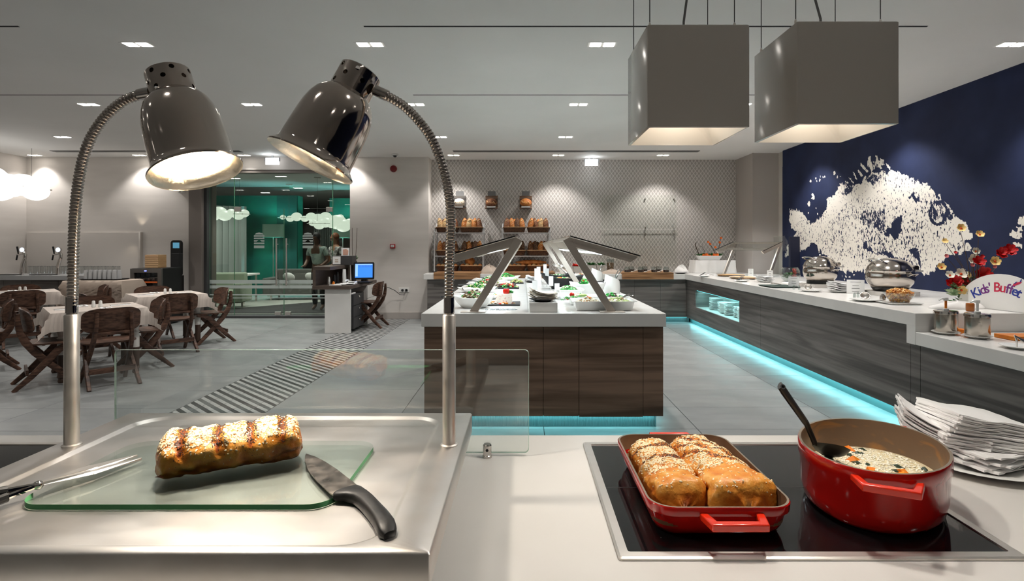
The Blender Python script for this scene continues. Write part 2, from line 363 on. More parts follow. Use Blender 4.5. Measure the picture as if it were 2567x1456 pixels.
# floor: sub-slab with every porcelain tile and stripe bar its own piece
fl = struct(MB().box(-10.1, 5.05, -3.1, 11.9, -.1, -.004).build('floor', M_GROUT, smooth=0))
MB().box(-9.96, 4.93, -3, 1.975, -.004, 0).build('plain_area', M_TILE, fl, smooth=0)
MB().box(3.3, 4.93, 1.975, 11.45, -.004, 0).build('plain_area', M_TILE, fl, smooth=0)
tiles = {}
def tile(x0, x1, y0, y1):
    key = (round(x1-x0, 3), round(y1-y0, 3)); g = .0025
    if key not in tiles:
        o = MB().box(g, key[0]-g, g, key[1]-g, -.006, 0).build('tile', M_TILE, fl, smooth=0, world=False, bevel=.0012, seg=1); tiles[key] = o
    else: o = tiles[key].copy(); COL.objects.link(o)
    o.location = (x0, y0, 0); return o
def tiles_zone(xs, yph, y1):
    ys = [yph+.606*i for i in range(-8, 14)]; ys = [1.975]+[y for y in ys if 2.1 < y < y1-.1]+[y1]
    for a, c in zip(xs, xs[1:]):
        for e, f_ in zip(ys, ys[1:]): tile(a, c, e, f_)
tiles_zone([-2.255, -1.053, .173, 1.40, 2.62, 3.3], 5.018, 11.45)
tiles_zone([-9.96, -9.29, -8.05, -6.81, -5.57, -4.33, -3.09], 4.97, 11.2)
# striped band of diagonal stone bars
X0, X1 = -3.088, -2.257; pit = .109; yy = 3.4; i = 0
kx = (X1-X0)*.92
bars = {}
while yy < 11.1+kx:
    mm = (M_SD, M_SL, M_SM, M_SL)[i % 4]; wd = pit*.5
    if i % 4 not in bars:
        bars[i % 4] = MB().loft([[(X0, 0, z), (X0, wd-.003, z), (X1, wd-.003-kx, z), (X1, -kx, z)] for z in (-.006, 0)]).build('stone_bar', mm, fl, smooth=0, world=False); o = bars[i % 4]
    else: o = bars[i % 4].copy(); COL.objects.link(o)
    o.location = (0, yy, 0); i += 1; yy += wd
for q in range(1, 5):
    x = X0+(X1-X0)*q/5; MB().box(x-.0015, x+.0015, 3.4, 11.1, -.003, .0006).build('joint', M_GROUT, fl, smooth=0)
MB().box(X0-.004, X0+.001, 3.0, 11.1, -.003, .0007).build('joint', M_GROUT, fl, smooth=0)
MB().box(X1-.001, X1+.004, 3.0, 11.1, -.003, .0007).build('joint', M_GROUT, fl, smooth=0)

# ---------------------------------------------------------------- mural: ink density painted by a print-like function
def fish_mural():
    S = 3.64
    def W(u, v):
        px = 1920+u/S; py = 360+v/S; Y = 4.89*F/(px-VX); return (Y, EYE+(VY-py)/F*Y)
    body = [(215,600),(255,598),(330,622),(372,680),(410,728),(455,715),(500,670),(545,610),(560,540),(548,500),(610,480),(650,440),(668,392),(700,368),(760,385),(850,372),(890,320),(960,280),(1060,245),(1140,250),(1210,262),(1280,290),(1350,330),(1420,350),(1480,380),(1545,430),(1590,490),(1655,545),(1700,590),(1716,640),(1780,690),(1822,742),(1890,820),(1893,862),(1815,885),(1872,912),(1876,942),(1800,978),(1788,1000),(1700,1020),(1650,1060),(1560,1105),(1540,1150),(1500,1195),(1420,1180),(1380,1130),(1300,1100),(1200,1170),(1060,1110),(1000,1150),(900,1180),(820,1160),(700,1165),(620,1080),(560,1030),(480,965),(440,905),(400,925),(330,985),(260,985),(225,1015),(170,1038),(190,960),(240,870),(285,810),(240,770),(215,700)]
    dark = [([(1100,800),(1170,720),(1240,640),(1252,700),(1245,780),(1200,870),(1120,830),(1020,790)], .05), ([(885,880),(960,930),(1060,960),(1200,1030),(1210,1060),(1060,1020),(950,980),(890,950)], .12),
            ([(1350,930),(1400,1000),(1420,1110),(1370,1080),(1330,980)], .12), ([(1310,480),(1390,470),(1400,520),(1340,530)], .15), ([(900,620),(1080,600),(1110,700),(1060,790),(900,740),(860,680)], .5),
            ([(740,395),(800,385),(790,440),(720,470),(690,460)], .3), ([(910,310),(1040,285),(1030,340),(930,360)], .4), ([(1640,600),(1720,620),(1705,680),(1640,700),(1600,690)], .2),
            ([(790,740),(1100,850),(1180,960),(1010,1000),(880,880)], .72)]
    rays = [([(860,170),(885,190),(940,255),(920,262),(880,220)], 1), ([(940,110),(960,120),(960,165),(985,240),(965,250),(930,170)], 1), ([(1000,100),(1020,110),(1030,160),(1070,230),(1050,235),(1010,170)], 1), ([(1040,120),(1075,150),(1090,200),(1060,190)], 1), ([(1085,165),(1130,205),(1138,235),(1110,215)], 1), ([(920,165),(1060,150),(1080,190),(990,235),(930,215)], .62), ([(830,235),(860,245),(895,300),(870,300)], .95), ([(798,262),(815,270),(838,330),(820,322)], .95), ([(755,305),(775,315),(812,365),(795,360)], .95), ([(722,340),(745,345),(765,365),(735,360)], .9), ([(665,360),(700,365),(740,400),(700,405)], .95), ([(1700,640),(1722,642),(1728,658),(1704,655)], 1), ([(1720,672),(1800,700),(1825,750),(1790,760),(1735,720)], 1), ([(1800,800),(1890,815),(1895,850),(1830,865),(1800,840)], 1)]
    fish2 = [([(2350,650),(2310,680),(2300,740),(2380,760),(2500,900),(2500,600)], .85), ([(2225,820),(2260,790),(2330,810),(2345,860),(2290,868),(2230,842)], 1), ([(2242,905),(2290,900),(2345,920),(2345,955),(2290,940)], 1), ([(2290,760),(2345,750),(2350,800),(2300,795)], .9)]
    dots = [(628,270,9,13),(411,342,6,10),(494,332,5,9),(466,340,3,5),(525,306,4,5),(655,305,4,7),(458,316,3,4),(428,465,8,10),(437,490,8,19),(395,548,10,21),(422,497,3,5),(474,638,3,5),(388,633,3,4),(462,590,3,4),(768,1215,6,9),(732,1212,5,8),(806,1196,4,6),(700,1210,3,4),(540,300,3,3),(735,1188,4,5),(680,300,3,4),(500,300,3,4),(720,1238,3,4)]
    conv = lambda L: [([W(*p) for p in q], a) for q, a in L]
    bodyW = [W(*p) for p in body]; darkW = conv(dark); raysW = conv(rays); f2 = conv(fish2)
    dW = []
    for u, v, a, c in dots:
        y, z = W(u, v); sc_ = y/F/S*1.0; dW.append((y, z, a*sc_*(y/4.89)*1.1+.006, c*sc_+.006))
    ex, ez = W(1575, 630); ey = W(1655, 630)[0]; er = abs(ex-ey)
    def inside(poly, y, z):
        c = False; j = len(poly)-1
        for i in range(len(poly)):
            a, b = poly[i]; d, e = poly[j]
            if (b > z) != (e > z) and y < (d-a)*(z-b)/(e-b)+a: c = not c
            j = i
        return c
    bb = lambda p: (min(q[0] for q in p), max(q[0] for q in p), min(q[1] for q in p), max(q[1] for q in p))
    allp = [(q, a, bb(q)) for q, a in darkW]; rp = [(q, a, bb(q)) for q, a in raysW+f2]; Bb = bb(bodyW)
    st = .0155; Y0, Y1, Z0, Z1 = 4.6, 10.37, .7, 2.95; ny = int((Y1-Y0)/st); nz = int((Z1-Z0)/st); vs = []; ink = []
    for iz in range(nz+1):
        z = Z0+(Z1-Z0)*iz/nz
        for iy in range(ny+1):
            y = Y0+(Y1-Y0)*iy/ny; vs.append((4.885, y, z))
            jy = y+.05*noise.noise((y*14, z*9, 1)); jz = z+.07*noise.noise((y*16, z*8, 7)); a = 0
            if Bb[0]-.1 < y < Bb[1]+.1 and Bb[2]-.1 < z < Bb[3]+.1 and inside(bodyW, jy, jz):
                a = .87+.24*noise.noise((y*1.8, z*2.4, 3))+.08*noise.noise((y*6, z*6, 8))
                for q, d, b_ in allp:
                    if b_[0] < jy < b_[1] and b_[2] < jz < b_[3] and inside(q, jy, jz): a = d
                t = math.hypot((y-ex)/1.0, z-ez)/er
                if t < 1.12: a = .1 if t > .86 else (.66+.5*noise.noise((y*14, z*14, 2)))
                # scales: short streaks along the body
            for q, d, b_ in rp:
                if b_[0] < y < b_[1] and b_[2] < z < b_[3] and inside(q, y+.012*noise.noise((y*30, z*30, 9)), z): a = max(a, d)
            for dy, dz, ra, rb in dW:
                if abs(y-dy) < ra and abs(z-dz) < rb and ((y-dy)/ra)**2+((z-dz)/rb)**2 < 1: a = 1
            ink.append(a)
    fs = [(j*(ny+1)+i, (j+1)*(ny+1)+i, (j+1)*(ny+1)+i+1, j*(ny+1)+i+1) for j in range(nz) for i in range(ny)]
    me = bpy.data.meshes.new('fish_print'); me.from_pydata(vs, [], fs); at = me.attributes.new('ink', 'FLOAT', 'POINT'); at.data.foreach_set('value', ink)
    m = mat('fish_print_ink', (20, 28, 64), .72, spec=.25); nt = m.node_tree; b = nt.nodes['Principled BSDF']
    A = nt.nodes.new('ShaderNodeAttribute'); A.attribute_name = 'ink'; tc = nt.nodes.new('ShaderNodeTexCoord'); mp = nt.nodes.new('ShaderNodeMapping')
    mp.inputs['Scale'].default_value = (40, 46, 24); mp.inputs['Rotation'].default_value = (.35, 0, 0); link(nt, tc.outputs['Object'], mp.inputs[0])
    t = nt.nodes.new('ShaderNodeTexNoise'); t.inputs['Scale'].default_value = 1; t.inputs['Detail'].default_value = 5; t.inputs['Distortion'].default_value = .6; link(nt, mp.outputs[0], t.inputs['Vector'])
    s = nt.nodes.new('ShaderNodeMath'); s.operation = 'ADD'; link(nt, A.outputs['Fac'], s.inputs[0])
    g = nt.nodes.new('ShaderNodeMapRange'); g.inputs[1].default_value = .25; g.inputs[2].default_value = .75; g.inputs[3].default_value = -.62; g.inputs[4].default_value = .62; link(nt, t.outputs[0], g.inputs[0])
    link(nt, g.outputs[0], s.inputs[1]); q = nt.nodes.new('ShaderNodeMapRange'); q.inputs[1].default_value = .58; q.inputs[2].default_value = .68; link(nt, s.outputs[0], q.inputs[0])
    # no ink outside the print: gate by the attribute itself
    gt = nt.nodes.new('ShaderNodeMapRange'); gt.inputs[1].default_value = .02; gt.inputs[2].default_value = .12; link(nt, A.outputs['Fac'], gt.inputs[0])
    mu = nt.nodes.new('ShaderNodeMath'); mu.operation = 'MULTIPLY'; link(nt, q.outputs[0], mu.inputs[0]); link(nt, gt.outputs[0], mu.inputs[1])
    t2 = nt.nodes.new('ShaderNodeTexNoise'); t2.inputs['Scale'].default_value = 2.2; t2.inputs['Detail'].default_value = 7; link(nt, tc.outputs['Object'], t2.inputs['Vector'])
    cr = nt.nodes.new('ShaderNodeMix'); cr.data_type = 'RGBA'; cr.inputs[6].default_value = lin((22, 26, 46)); cr.inputs[7].default_value = lin((44, 54, 88)); link(nt, t2.outputs[0], cr.inputs[0])
    mx = nt.nodes.new('ShaderNodeMix'); mx.data_type = 'RGBA'; link(nt, mu.outputs[0], mx.inputs[0]); link(nt, cr.outputs[2], mx.inputs[6]); mx.inputs[7].default_value = lin((240, 234, 224)); link(nt, mx.outputs[2], b.inputs['Base Color'])
    m2 = mat('navy_mural_ground', (22, 26, 46), .72, spec=.25, n=(2.2, (44, 54, 88), 0, 1, 7))
    base = struct(MB().box(4.888, 4.93, -3.0, 10.37, .0, CEIL).build('wall_right_mural', m2, smooth=0))
    me.materials.append(m); o = bpy.data.objects.new('fish_print', me); COL.objects.link(o); o.parent = base; o['label'] = 'cream fish printed on the navy wall'
fish_mural()

# ---------------------------------------------------------------- glass front to the lobby
def glass_front():
    t = thing('glass_entrance', 'frameless glass double door and side panes between dining room and teal lobby', 'glass door', (-4.9, 11.25, 0))
    Y = 11.25; xs = lambda px: (px-VX)/F*Y; zt = EYE+(VY-523)/F*Y
    xl, x1, x2, x3, xr = -6.36, xs(588), xs(712), xs(834), -3.46
    def sheet(a, b, z0, z1, name, y=Y):
        o = MB().box(a, b, y-.005, y+.005, z0, z1).build(name, M_PANE, t, smooth=0)
        e = MB(); e.box(a, a+.004, y-.0055, y+.0055, z0, z1).box(b-.004, b, y-.0055, y+.0055, z0, z1); e.build('polished_edge', M_GEDGE, o, smooth=0); return o
    sheet(xl, x1-.004, .05, 2.94, 'side_pane'); sheet(x3+.004, xr, .05, 2.94, 'side_pane'); sheet(x1, x3, zt+.006, 2.94, 'transom_pane')
    for a, b, hx, lg in ((x1, x2-.003, xs(697), 650), (x2+.003, x3, xs(722), 772)):
        d = sheet(a, b, .06, zt, 'door_leaf')
        h = MB().tube([(hx, Y-.075, .66), (hx, Y-.075, EYE+(VY-597)/F*Y)], .016, 10)
        for z in (.78, 1.5): h.tube([(hx, Y-.075, z), (hx, Y, z)], .009, 8)
        h.build('handle', M_STEEL, d)
        MB().box(a+.0 if a == x1 else b-.13, a+.13 if a == x1 else b, Y-.02, Y+.02, zt-.06, zt+.03).build('hinge_patch', M_STEEL, d, smooth=0, bevel=.003)
        MB().box(hx-.06, hx+.06, Y-.02, Y+.02, .06, .13).build('floor_patch', M_STEEL, d, smooth=0, bevel=.003)
        # frosted arched emblem made of stripes
        e = MB(); cx_ = xs(lg); z0 = EYE+(VY-622)/F*Y
        for a0, b0, cut in ((0, .055, 0), (.085, .115, 0), (.135, .165, 1), (.185, .215, 0), (.235, .262, 0), (.28, .318, 2)):
            wd = .106
            if cut == 2:
                e.prism_y([(cx_-.09, z0+a0), (cx_+.09, z0+a0), (cx_+.06, z0+a0+.026), (cx_, z0+b0+.005), (cx_-.06, z0+a0+.026)], Y-.0065, Y-.0055)
            elif cut == 1:
                e.prism_y([(cx_-wd, z0+a0), (cx_-.05, z0+a0), (cx_-.015, z0+b0), (cx_-wd, z0+b0)], Y-.0065, Y-.0055); e.prism_y([(cx_+.05, z0+a0), (cx_+wd, z0+a0), (cx_+wd, z0+b0), (cx_+.015, z0+b0)], Y-.0065, Y-.0055)
            else: e.box(cx_-wd, cx_+wd, Y-.0065, Y-.0055, z0+a0, z0+b0)
        e.build('frosted_emblem', M_FROST, d, smooth=0)
    for z0, z1 in ((.70, .775), (.60, .665), (.46, .485), (.40, .415)):
        MB().box(xl, xr, Y-.0068, Y-.0056, z0, z1).build('frosted_band', M_FROST, t, smooth=0)
glass_front()

# ---------------------------------------------------------------- lobby beyond the glass
struct(MB().box(-14, 6, 11.9, 27, -.1, 0).build('floor_lobby', M_LOBF, smooth=0))
struct(MB().box(-14, 6, 11.6, 27, CEIL, CEIL+.1).build('ceiling_lobby', mat('lobby_ceiling_paint', (160, 158, 156), .8), smooth=0))
struct(MB().box(-10.1, -6.42, 11.3, 11.6, 0, CEIL).build('wall_lobby_front', M_LOBW, smooth=0)); struct(MB().box(-3.46, 6, 11.6, 11.7, 0, CEIL).build('wall_lobby_side', M_LOBW, smooth=0))
struct(MB().box(-14, 6, 26.9, 27, 0, CEIL).build('wall_lobby_back', M_LOBW, smooth=0)); struct(MB().box(-14.1, -14, 11.3, 27, 0, CEIL).build('wall_lobby_left', M_LOBW, smooth=0))
struct(MB().box(6, 6.1, 11.6, 27, 0, CEIL).build('wall_lobby_right', M_LOBW, smooth=0))
struct(MB().box(-9.2, -6.75, 16.6, 17.0, 0, 2.98).build('wall_teal', M_TEALW, smooth=0))
struct(MB().box(-7.35, -6.75, 16.55, 16.62, 0, 2.98).build('wall_teal_pier', M_TEALD, smooth=0))
struct(MB().box(-6.6, -4.4, 19.5, 19.8, 0, 2.9).build('wall_brown', mat('dark_brown_panel', (50, 38, 32), .6), smooth=0))
struct(MB().box(-6.1, -5.0, 17.5, 17.6, 2.2, 2.98).build('wall_teal_beam', M_TEALW, smooth=0))
b = MB().prism([(-7.6, 12.0), (-3.5, 12.0), (-3.5, 15.8), (-4.6, 15.6), (-5.2, 14.5)], .001, .012); cp = b.build('carpet', M_CARPET, smooth=0); tag(cp, 'dark charcoal carpet laid diagonally on the lobby floor behind the glass', 'carpet')
def curtain(name, label, pts, z0, z1, m):
    b = MB(); f = []
    n = 60; L = []
    for z in (z0, z1):
        for s in (0, 1):
            L.append([(pts[0][0]+(pts[1][0]-pts[0][0])*i/n, pts[0][1]+(pts[1][1]-pts[0][1])*i/n+.05*math.sin(i*1.3)+s*.01, z) for i in range(n+1)])
    b.loft([L[0], L[2]], False, False, False); b.loft([L[3], L[1]], False, False, False)
    tag(b.build(name, m, smooth=60), label, 'curtain')
M_CURT = mat('sheer_grey_curtain', (150, 158, 154), .8, bump=((40, 40, 1), .3, .01))
curtain('curtain', 'sheer grey pleated curtain hanging left of the teal lobby wall', ((-9.6, 15.0), (-7.9, 15.8)), 0, 2.6, M_CURT)
curtain('curtain', 'dark pleated curtain hanging behind the lobby sofa', ((-6.95, 18.4), (-6.1, 18.4)), 0, 2.6, mat('dark_curtain', (84, 88, 84), .8))
def floor_lamp(loc, label):
    t = thing('floor_lamp', label, 'lamp', loc); x, y, _ = loc
    MB().lathe([(.16, 0), (.16, .02), (.02, .035)], 20, loc).build('base', M_STEEL, t); MB().tube([(x, y, .03), (x, y, 1.75)], .012, 8).build('pole', M_STEEL, t)
    MB().loft([rrect(x-.3, x+.3, y-.12, y+.12, .1, 4, z) for z in (1.72, 2.1)], False, False).build('lamp_shade', mat('grey_green_shade', (96, 122, 108), .8), t)
    light('POINT', 'lamp_bulb', (x, y, 1.95), 45, TEAL, t, size=.04)
floor_lamp((-7.3, 16.2, 0), 'floor lamp with drum shade throwing teal light on the wider teal wall'); floor_lamp((-5.55, 17.1, 0), 'floor lamp with drum shade glowing teal behind the two people')
def sofa(loc, rot, label, m):
    t = thing('sofa', label, 'sofa', loc, rot)
    MB().box(-.9, .9, -.4, .4, .14, .42).build('seat', m, t, world=False, bevel=.03); MB().box(-.9, .9, .25, .45, .35, .82).build('backrest', m, t, world=False, bevel=.04)
    for s in (-1, 1):
        MB().box(s*.9-.1, s*.9+.1, -.42, .45, .14, .6).build('armrest', m, t, world=False, bevel=.03)
        for q in (-1, 1): MB().box(s*.8-.02, s*.8+.02, q*.33-.02, q*.33+.02, 0, .14).build('leg', M_STEEL, t, world=False, smooth=0)
M_SOFA = mat('pale_sofa_fabric', (150, 160, 140), .9, bump=(90, .2, .002))
sofa((-7.55, 13.0, 0), .2, 'pale low sofa standing left behind the entrance glass', M_SOFA); sofa((-6.05, 15.4, 0), .1, 'grey sofa with cushions beyond the glass door handles', mat('grey_sofa_fabric', (92, 92, 88), .9))
for x, y, lb in ((-6.5, 15.3, 'white cushion leaning on the grey lobby sofa, nearer the door handles'), (-5.9, 15.35, 'white cushion on the grey lobby sofa, nearer the woman in white')):
    o = MB().ball((0, 0, 0), (.17, .07, .13), 16, 8).build('cushion', M_CLOTHW); o.location = (x, y+.1, .60); o.rotation_euler = (.4, .3, .2); tag(o, lb, 'cushion')
t = thing('lobby_table', 'cloth-covered table in front of the teal lobby wall', 'table', (-7.55, 14.35, 0)); MB().box(-.55, .55, -.4, .4, .70, .75).build('tabletop', M_CLOTHW, t, world=False, bevel=.01)
for sx in (-1, 1):
    for sy in (-1, 1): MB().box(sx*.48-.02, sx*.48+.02, sy*.33-.02, sy*.33+.02, 0, .7).build('leg', M_STEEL, t, world=False, smooth=0)
t = thing('stair_railing', 'dark sloping handrail with metal posts behind the side pane', 'railing', (-7.2, 12.2, 0))
MB().tube([(-7.6, 12.2, 1.25), (-6.95, 12.2, .72)], .035, 8).build('handrail', M_BROWN, t)
for x, z in ((-7.45, 1.1), (-7.15, .86)): MB().tube([(x, 12.2, 0), (x, 12.2, z)], .016, 8).build('post', M_STEEL, t)
MB().prism_y([(-7.6, 0), (-6.9, 0), (-6.9, .55), (-7.6, 1.12)], 12.22, 12.24).build('side_panel', M_GREY, t, smooth=0)
# people glimpsed through the glass
def skin(name, joints, edges, m, parent, sub=2):
    me = bpy.data.meshes.new(name); me.from_pydata([j[0] for j in joints], edges, []); o = bpy.data.objects.new(name, me); COL.objects.link(o); o.parent = parent
    s = o.modifiers.new('skin', 'SKIN'); s.use_smooth_shade = True; sv = me.skin_vertices[0] if me.skin_vertices else None
    if sv is None: return o
    for i, j in enumerate(joints): sv.data[i].radius = (j[1], j[2] if len(j) > 2 else j[1])
    sv.data[0].use_root = True; u = o.modifiers.new('subsurf', 'SUBSURF'); u.levels = u.render_levels = sub; me.materials.append(m); return o
def person(loc, rot, label, hairm, topm, botm, skinm, bend=0, hair_long=.12):
    t = thing('person', label, 'person', loc, rot); s = 1.68/1.75; f = -bend
    def bone(base): return base
    # +Y is the way the person faces
    J = [((0, 0, .96), .13, .1), ((0, .02-f*.1, 1.2), .125, .09), ((0, -f*.2, 1.40), .13, .085), ((0, .01-f*.25, 1.50), .05, .05), ((0, .02-f*.28, 1.57), .052, .055), ((0, .03-f*.3, 1.655), .078, .09), ((0, .03-f*.3, 1.72), .055, .065)]
    E = [(0, 1), (1, 2), (2, 3), (3, 4), (4, 5), (5, 6)]
    for sx in (-1, 1):
        k = len(J); J += [((sx*.18, -f*.2, 1.40), .055), ((sx*.25, .02-f*.1, 1.14), .043), ((sx*.2, .24, 1.02), .034), ((sx*.17, .33, 1.02), .03, .018)]; E += [(2, k), (k, k+1), (k+1, k+2), (k+2, k+3)]
        h = len(J)
        for q in range(4): J.append(((sx*(.135+.02*q), .40+.006*(q % 2), 1.015-.006*q), .009)); E.append((k+3, h+q))
        k = len(J); J += [((sx*.09, 0, .86), .09), ((sx*.1, .01, .48), .06), ((sx*.1, -.02, .1), .042), ((sx*.1, .1, .04), .04, .03)]; E += [(0, k), (k, k+1), (k+1, k+2), (k+2, k+3)]
    skin('body', J, E, skinm, t)
    J2 = [(J[0][0], .15, .12), (J[1][0], .14, .105), (J[2][0], .145, .1), ((0, .0-f*.22, 1.45), .08, .07)]; E2 = [(0, 1), (1, 2), (2, 3)]
    for sx in (-1, 1):
        k = len(J2); J2 += [((sx*.18, -f*.2, 1.40), .07), ((sx*.23, .01-f*.12, 1.22), .062)]; E2 += [(2, k), (k, k+1)]
    skin('shirt', J2, E2, topm, t)
    J3 = [((0, 0, .95), .14, .115)]; E3 = []
    for sx in (-1, 1):
        k = len(J3); J3 += [((sx*.09, 0, .84), .1), ((sx*.1, .01, .48), .072), ((sx*.1, -.02, .12), .058)]; E3 += [(0, k), (k, k+1), (k+1, k+2)]
    skin('trousers', J3, E3, botm, t)
    hb = MB().ball((0, .0-f*.3, 1.68), (.086, .1, .1), 14, 9); hb.ball((0, -.05-f*.3, 1.6-hair_long/2), (.07, .05, .06+hair_long/2), 12, 7); hb.build('hair', hairm, t, world=False)
    fb = MB().ball((0, .125-f*.3, 1.645), (.012, .018, .018), 8, 5)
    for sx in (-1, 1): fb.ball((sx*.03, .108-f*.3, 1.672), (.012, .008, .007), 8, 5)
    fb.ball((0, .112-f*.3, 1.60), (.022, .008, .006), 8, 5); fb.build('face', skinm, t, world=False)
M_SK1 = mat('brown_skin', (104, 70, 54), .5, sss=.1); M_SK2 = mat('tan_skin', (178, 126, 98), .5, sss=.1)
M_PRNT = mat('patterned_blouse', (120, 112, 112), .8, n=(16, (206, 200, 196), .45, .55)); M_SHIRT = mat('pale_grey_tee', (182, 188, 180), .8, n=(12, (150, 160, 156), .5, .6))
person((-4.62, 12.55, 0), math.pi*.94, 'person with dark tied hair in pale grey T-shirt behind the glass door', mat('black_hair', (26, 20, 18), .6), M_SHIRT, M_BLKM, M_SK1, .3, .05)
person((-4.33, 12.95, 0), math.pi*.8, 'person with long auburn hair in patterned blouse behind the till desk glass', mat('auburn_hair', (128, 74, 44), .6), M_PRNT, M_NAVY, M_SK2, .2, .26)
# cloud lamps: clusters of glowing globes along a thin plate
def cloud_lamp(loc, rot, label, L, m, n, rmax, cord=True, seed=1):
    t = thing('cloud_lamp', label, 'pendant lamp', loc, rot); q = random.Random(seed)
    MB().loft([rrect(-L/2, L/2, -.12, .12, .1, 4, z) for z in (-.006, .006)]).build('plate', M_STEEL, t, world=False)
    for i in range(n):
        x = -L/2+.15+(L-.3)*i/(n-1); r = rmax*q.uniform(.5, 1)*(1-.45*abs(2*i/(n-1)-1))
        MB().ball((x, q.uniform(-.06, .06), -r*.25 if i % 2 else r*.18), (r, r, r*.82), 20, 12).build('globe', m, t, world=False)
        if i % 2 == 0: MB().box(x-.006, x+.006, -.135, -.12, -.015, .015).build('clip', M_STEEL, t, world=False, smooth=0)
    H = CEIL-loc[2]
    for x in (-L*.33, L*.33): MB().tube([(x, 0, 0), (x, 0, H)], .003, 6).build('cable', M_GREY, t, world=False)
    MB().box(-L*.33-.08, -L*.33+.08, -.04, .04, H-.025, H).build('ceiling_mount', M_WHITE, t, world=False, bevel=.004)
    light('POINT', 'globe_light', (loc[0], loc[1], loc[2]-rmax-.12), 3.5 if cord else 9, (1, .97, .92), t, size=.2)
cloud_lamp((-8.92, 9.35, 2.52), math.radians(94), 'glowing white bubble cloud lamp hanging over the drinks bar', 2.3, M_GLOBE, 11, .36, seed=4)
for x, y, z, r_, L, lb, sd in ((-7.9, 14.4, 2.30, .2, 1.5, 'bubble cloud lamp hanging at the left end of the lobby glass', 2), (-6.1, 16.0, 2.28, .1, 1.9, 'bubble cloud lamp hanging above the lobby door handles', 3), (-4.85, 14.5, 2.05, .3, 1.5, 'dimmer bubble cloud lamp hanging above the till desk behind glass', 5)):
    cloud_lamp((x, y, z), r_, lb, L, M_GLOBD, 9, .24, False, sd)
for x, y in ((-8.3, 12.6), (-6.9, 12.2), (-5.5, 12.9), (-4.4, 12.4), (-7.6, 14.6), (-6.2, 14.2), (-4.9, 15.2), (-9.0, 13.6), (-8.6, 18.5), (-6.9, 17.0), (-5.4, 17.8), (-4.2, 17.0)):
    t = thing('ceiling_downlight', 'small square twin downlight in the lobby ceiling behind the glass', 'ceiling light', (x, y, CEIL), group='lobby ceiling downlights')
    for s in (-1, 1): MB().box(s*.07-.055, s*.07+.055, -.055, .055, -.004, 0).build('lens', M_LED, t, world=False, smooth=0)
    light('SPOT', 'downlight_beam', (x, y, CEIL-.03), 60, DOWN_COL, t, (x, y, 0), .04, spot=120, blend=.6)
# ---------------------------------------------------------------- dining-room ceiling downlights
def downlight(x, y, label, group=None, pw=1):
    t = thing('ceiling_downlight', label, 'ceiling light', (x, y, CEIL), group=group)
    MB().box(-.13, .13, -.06, .06, -.003, .0).build('frame', M_CEIL, t, world=False, smooth=0)
    for s in (-1, 1):
        o = MB().box(s*.06-.046, s*.06+.046, -.046, .046, -.006, -.002).build('lens', M_LED, t, world=False, smooth=0)
    light('SPOT', 'downlight_beam', (x, y, CEIL-.04), DOWN_W*pw, DOWN_COL, t, (x, y, 0), .07, spot=106, blend=.5)
rows = [(10.87, 'nearest the back wall', (-9.59, -7.53, -5.47, -3.41, -1.35, .71, 2.77)), (9.05, 'second from the back wall', (-7.53, -5.47, -3.41, -1.35, .71, 2.77, 4.35)),
        (6.97, 'above the salad island', (-5.47, -3.41, -1.35, .71, 2.77, 4.35)), (4.9, 'in front of the salad island', (-3.41, -1.35, .71, 2.77, 4.35))]
names = {-9.59: 'over the beer taps side', -7.53: 'over the drinks bar side', -5.47: 'over the dining tables line', -3.41: 'over the till desk line', -1.35: 'over the line beside the bread racks', .71: 'over the island line', 2.77: 'over the aisle line', 4.35: 'beside the navy fish wall'}
for y, rn, xs in rows:
    for x in xs: downlight(x, y, 'twin square downlight %s, %s' % (names[x], rn), None, (.5 if x < -3 else .85) if y > 10 else 1)
for y in (2.84, .78, -1.3):
    for x in (-7.53, -5.47, -3.41, -1.35, .71, 2.77): downlight(x, y, 'twin square downlight over the cooking counter side of the room', 'downlights behind the picture', .28 if y > 2 else .05)
for x in (-7.53, -9.0): downlight(x, 4.9, 'twin square downlight over the cooking counter side of the room', 'downlights behind the picture')
def exit_sign(loc, label):
    t = thing('exit_sign', label, 'exit sign', loc); x, y, z = loc
    MB().box(x-.13, x+.13, y, y+.03, z-.065, z+.065).build('face', M_EXIT, t, smooth=0); MB().box(x-.15, x+.15, y+.005, y+.025, z+.0, z+.075).build('housing', M_GREY, t, smooth=0)
    MB().box(x-.02, x+.02, y+.005, y+.025, z+.07, CEIL).build('bracket', M_GREY, t, smooth=0)
    MB().box(x-.1, x+.1, y-.002, y, z+.0, z+.02).build('pictogram_band', M_EXITS, t, smooth=0)
    light('POINT', 'sign_glow', (x, y-.12, z), 1.6, (.9, .97, 1), t, size=.05)
p = P(682, 404, 10.9); exit_sign((p.x, 10.9, p.z), 'lit exit sign hanging over the glass entrance'); p = P(1483, 407, 11.2); exit_sign((p.x, 11.2, p.z), 'lit exit sign hanging in front of the mesh-papered back wall')
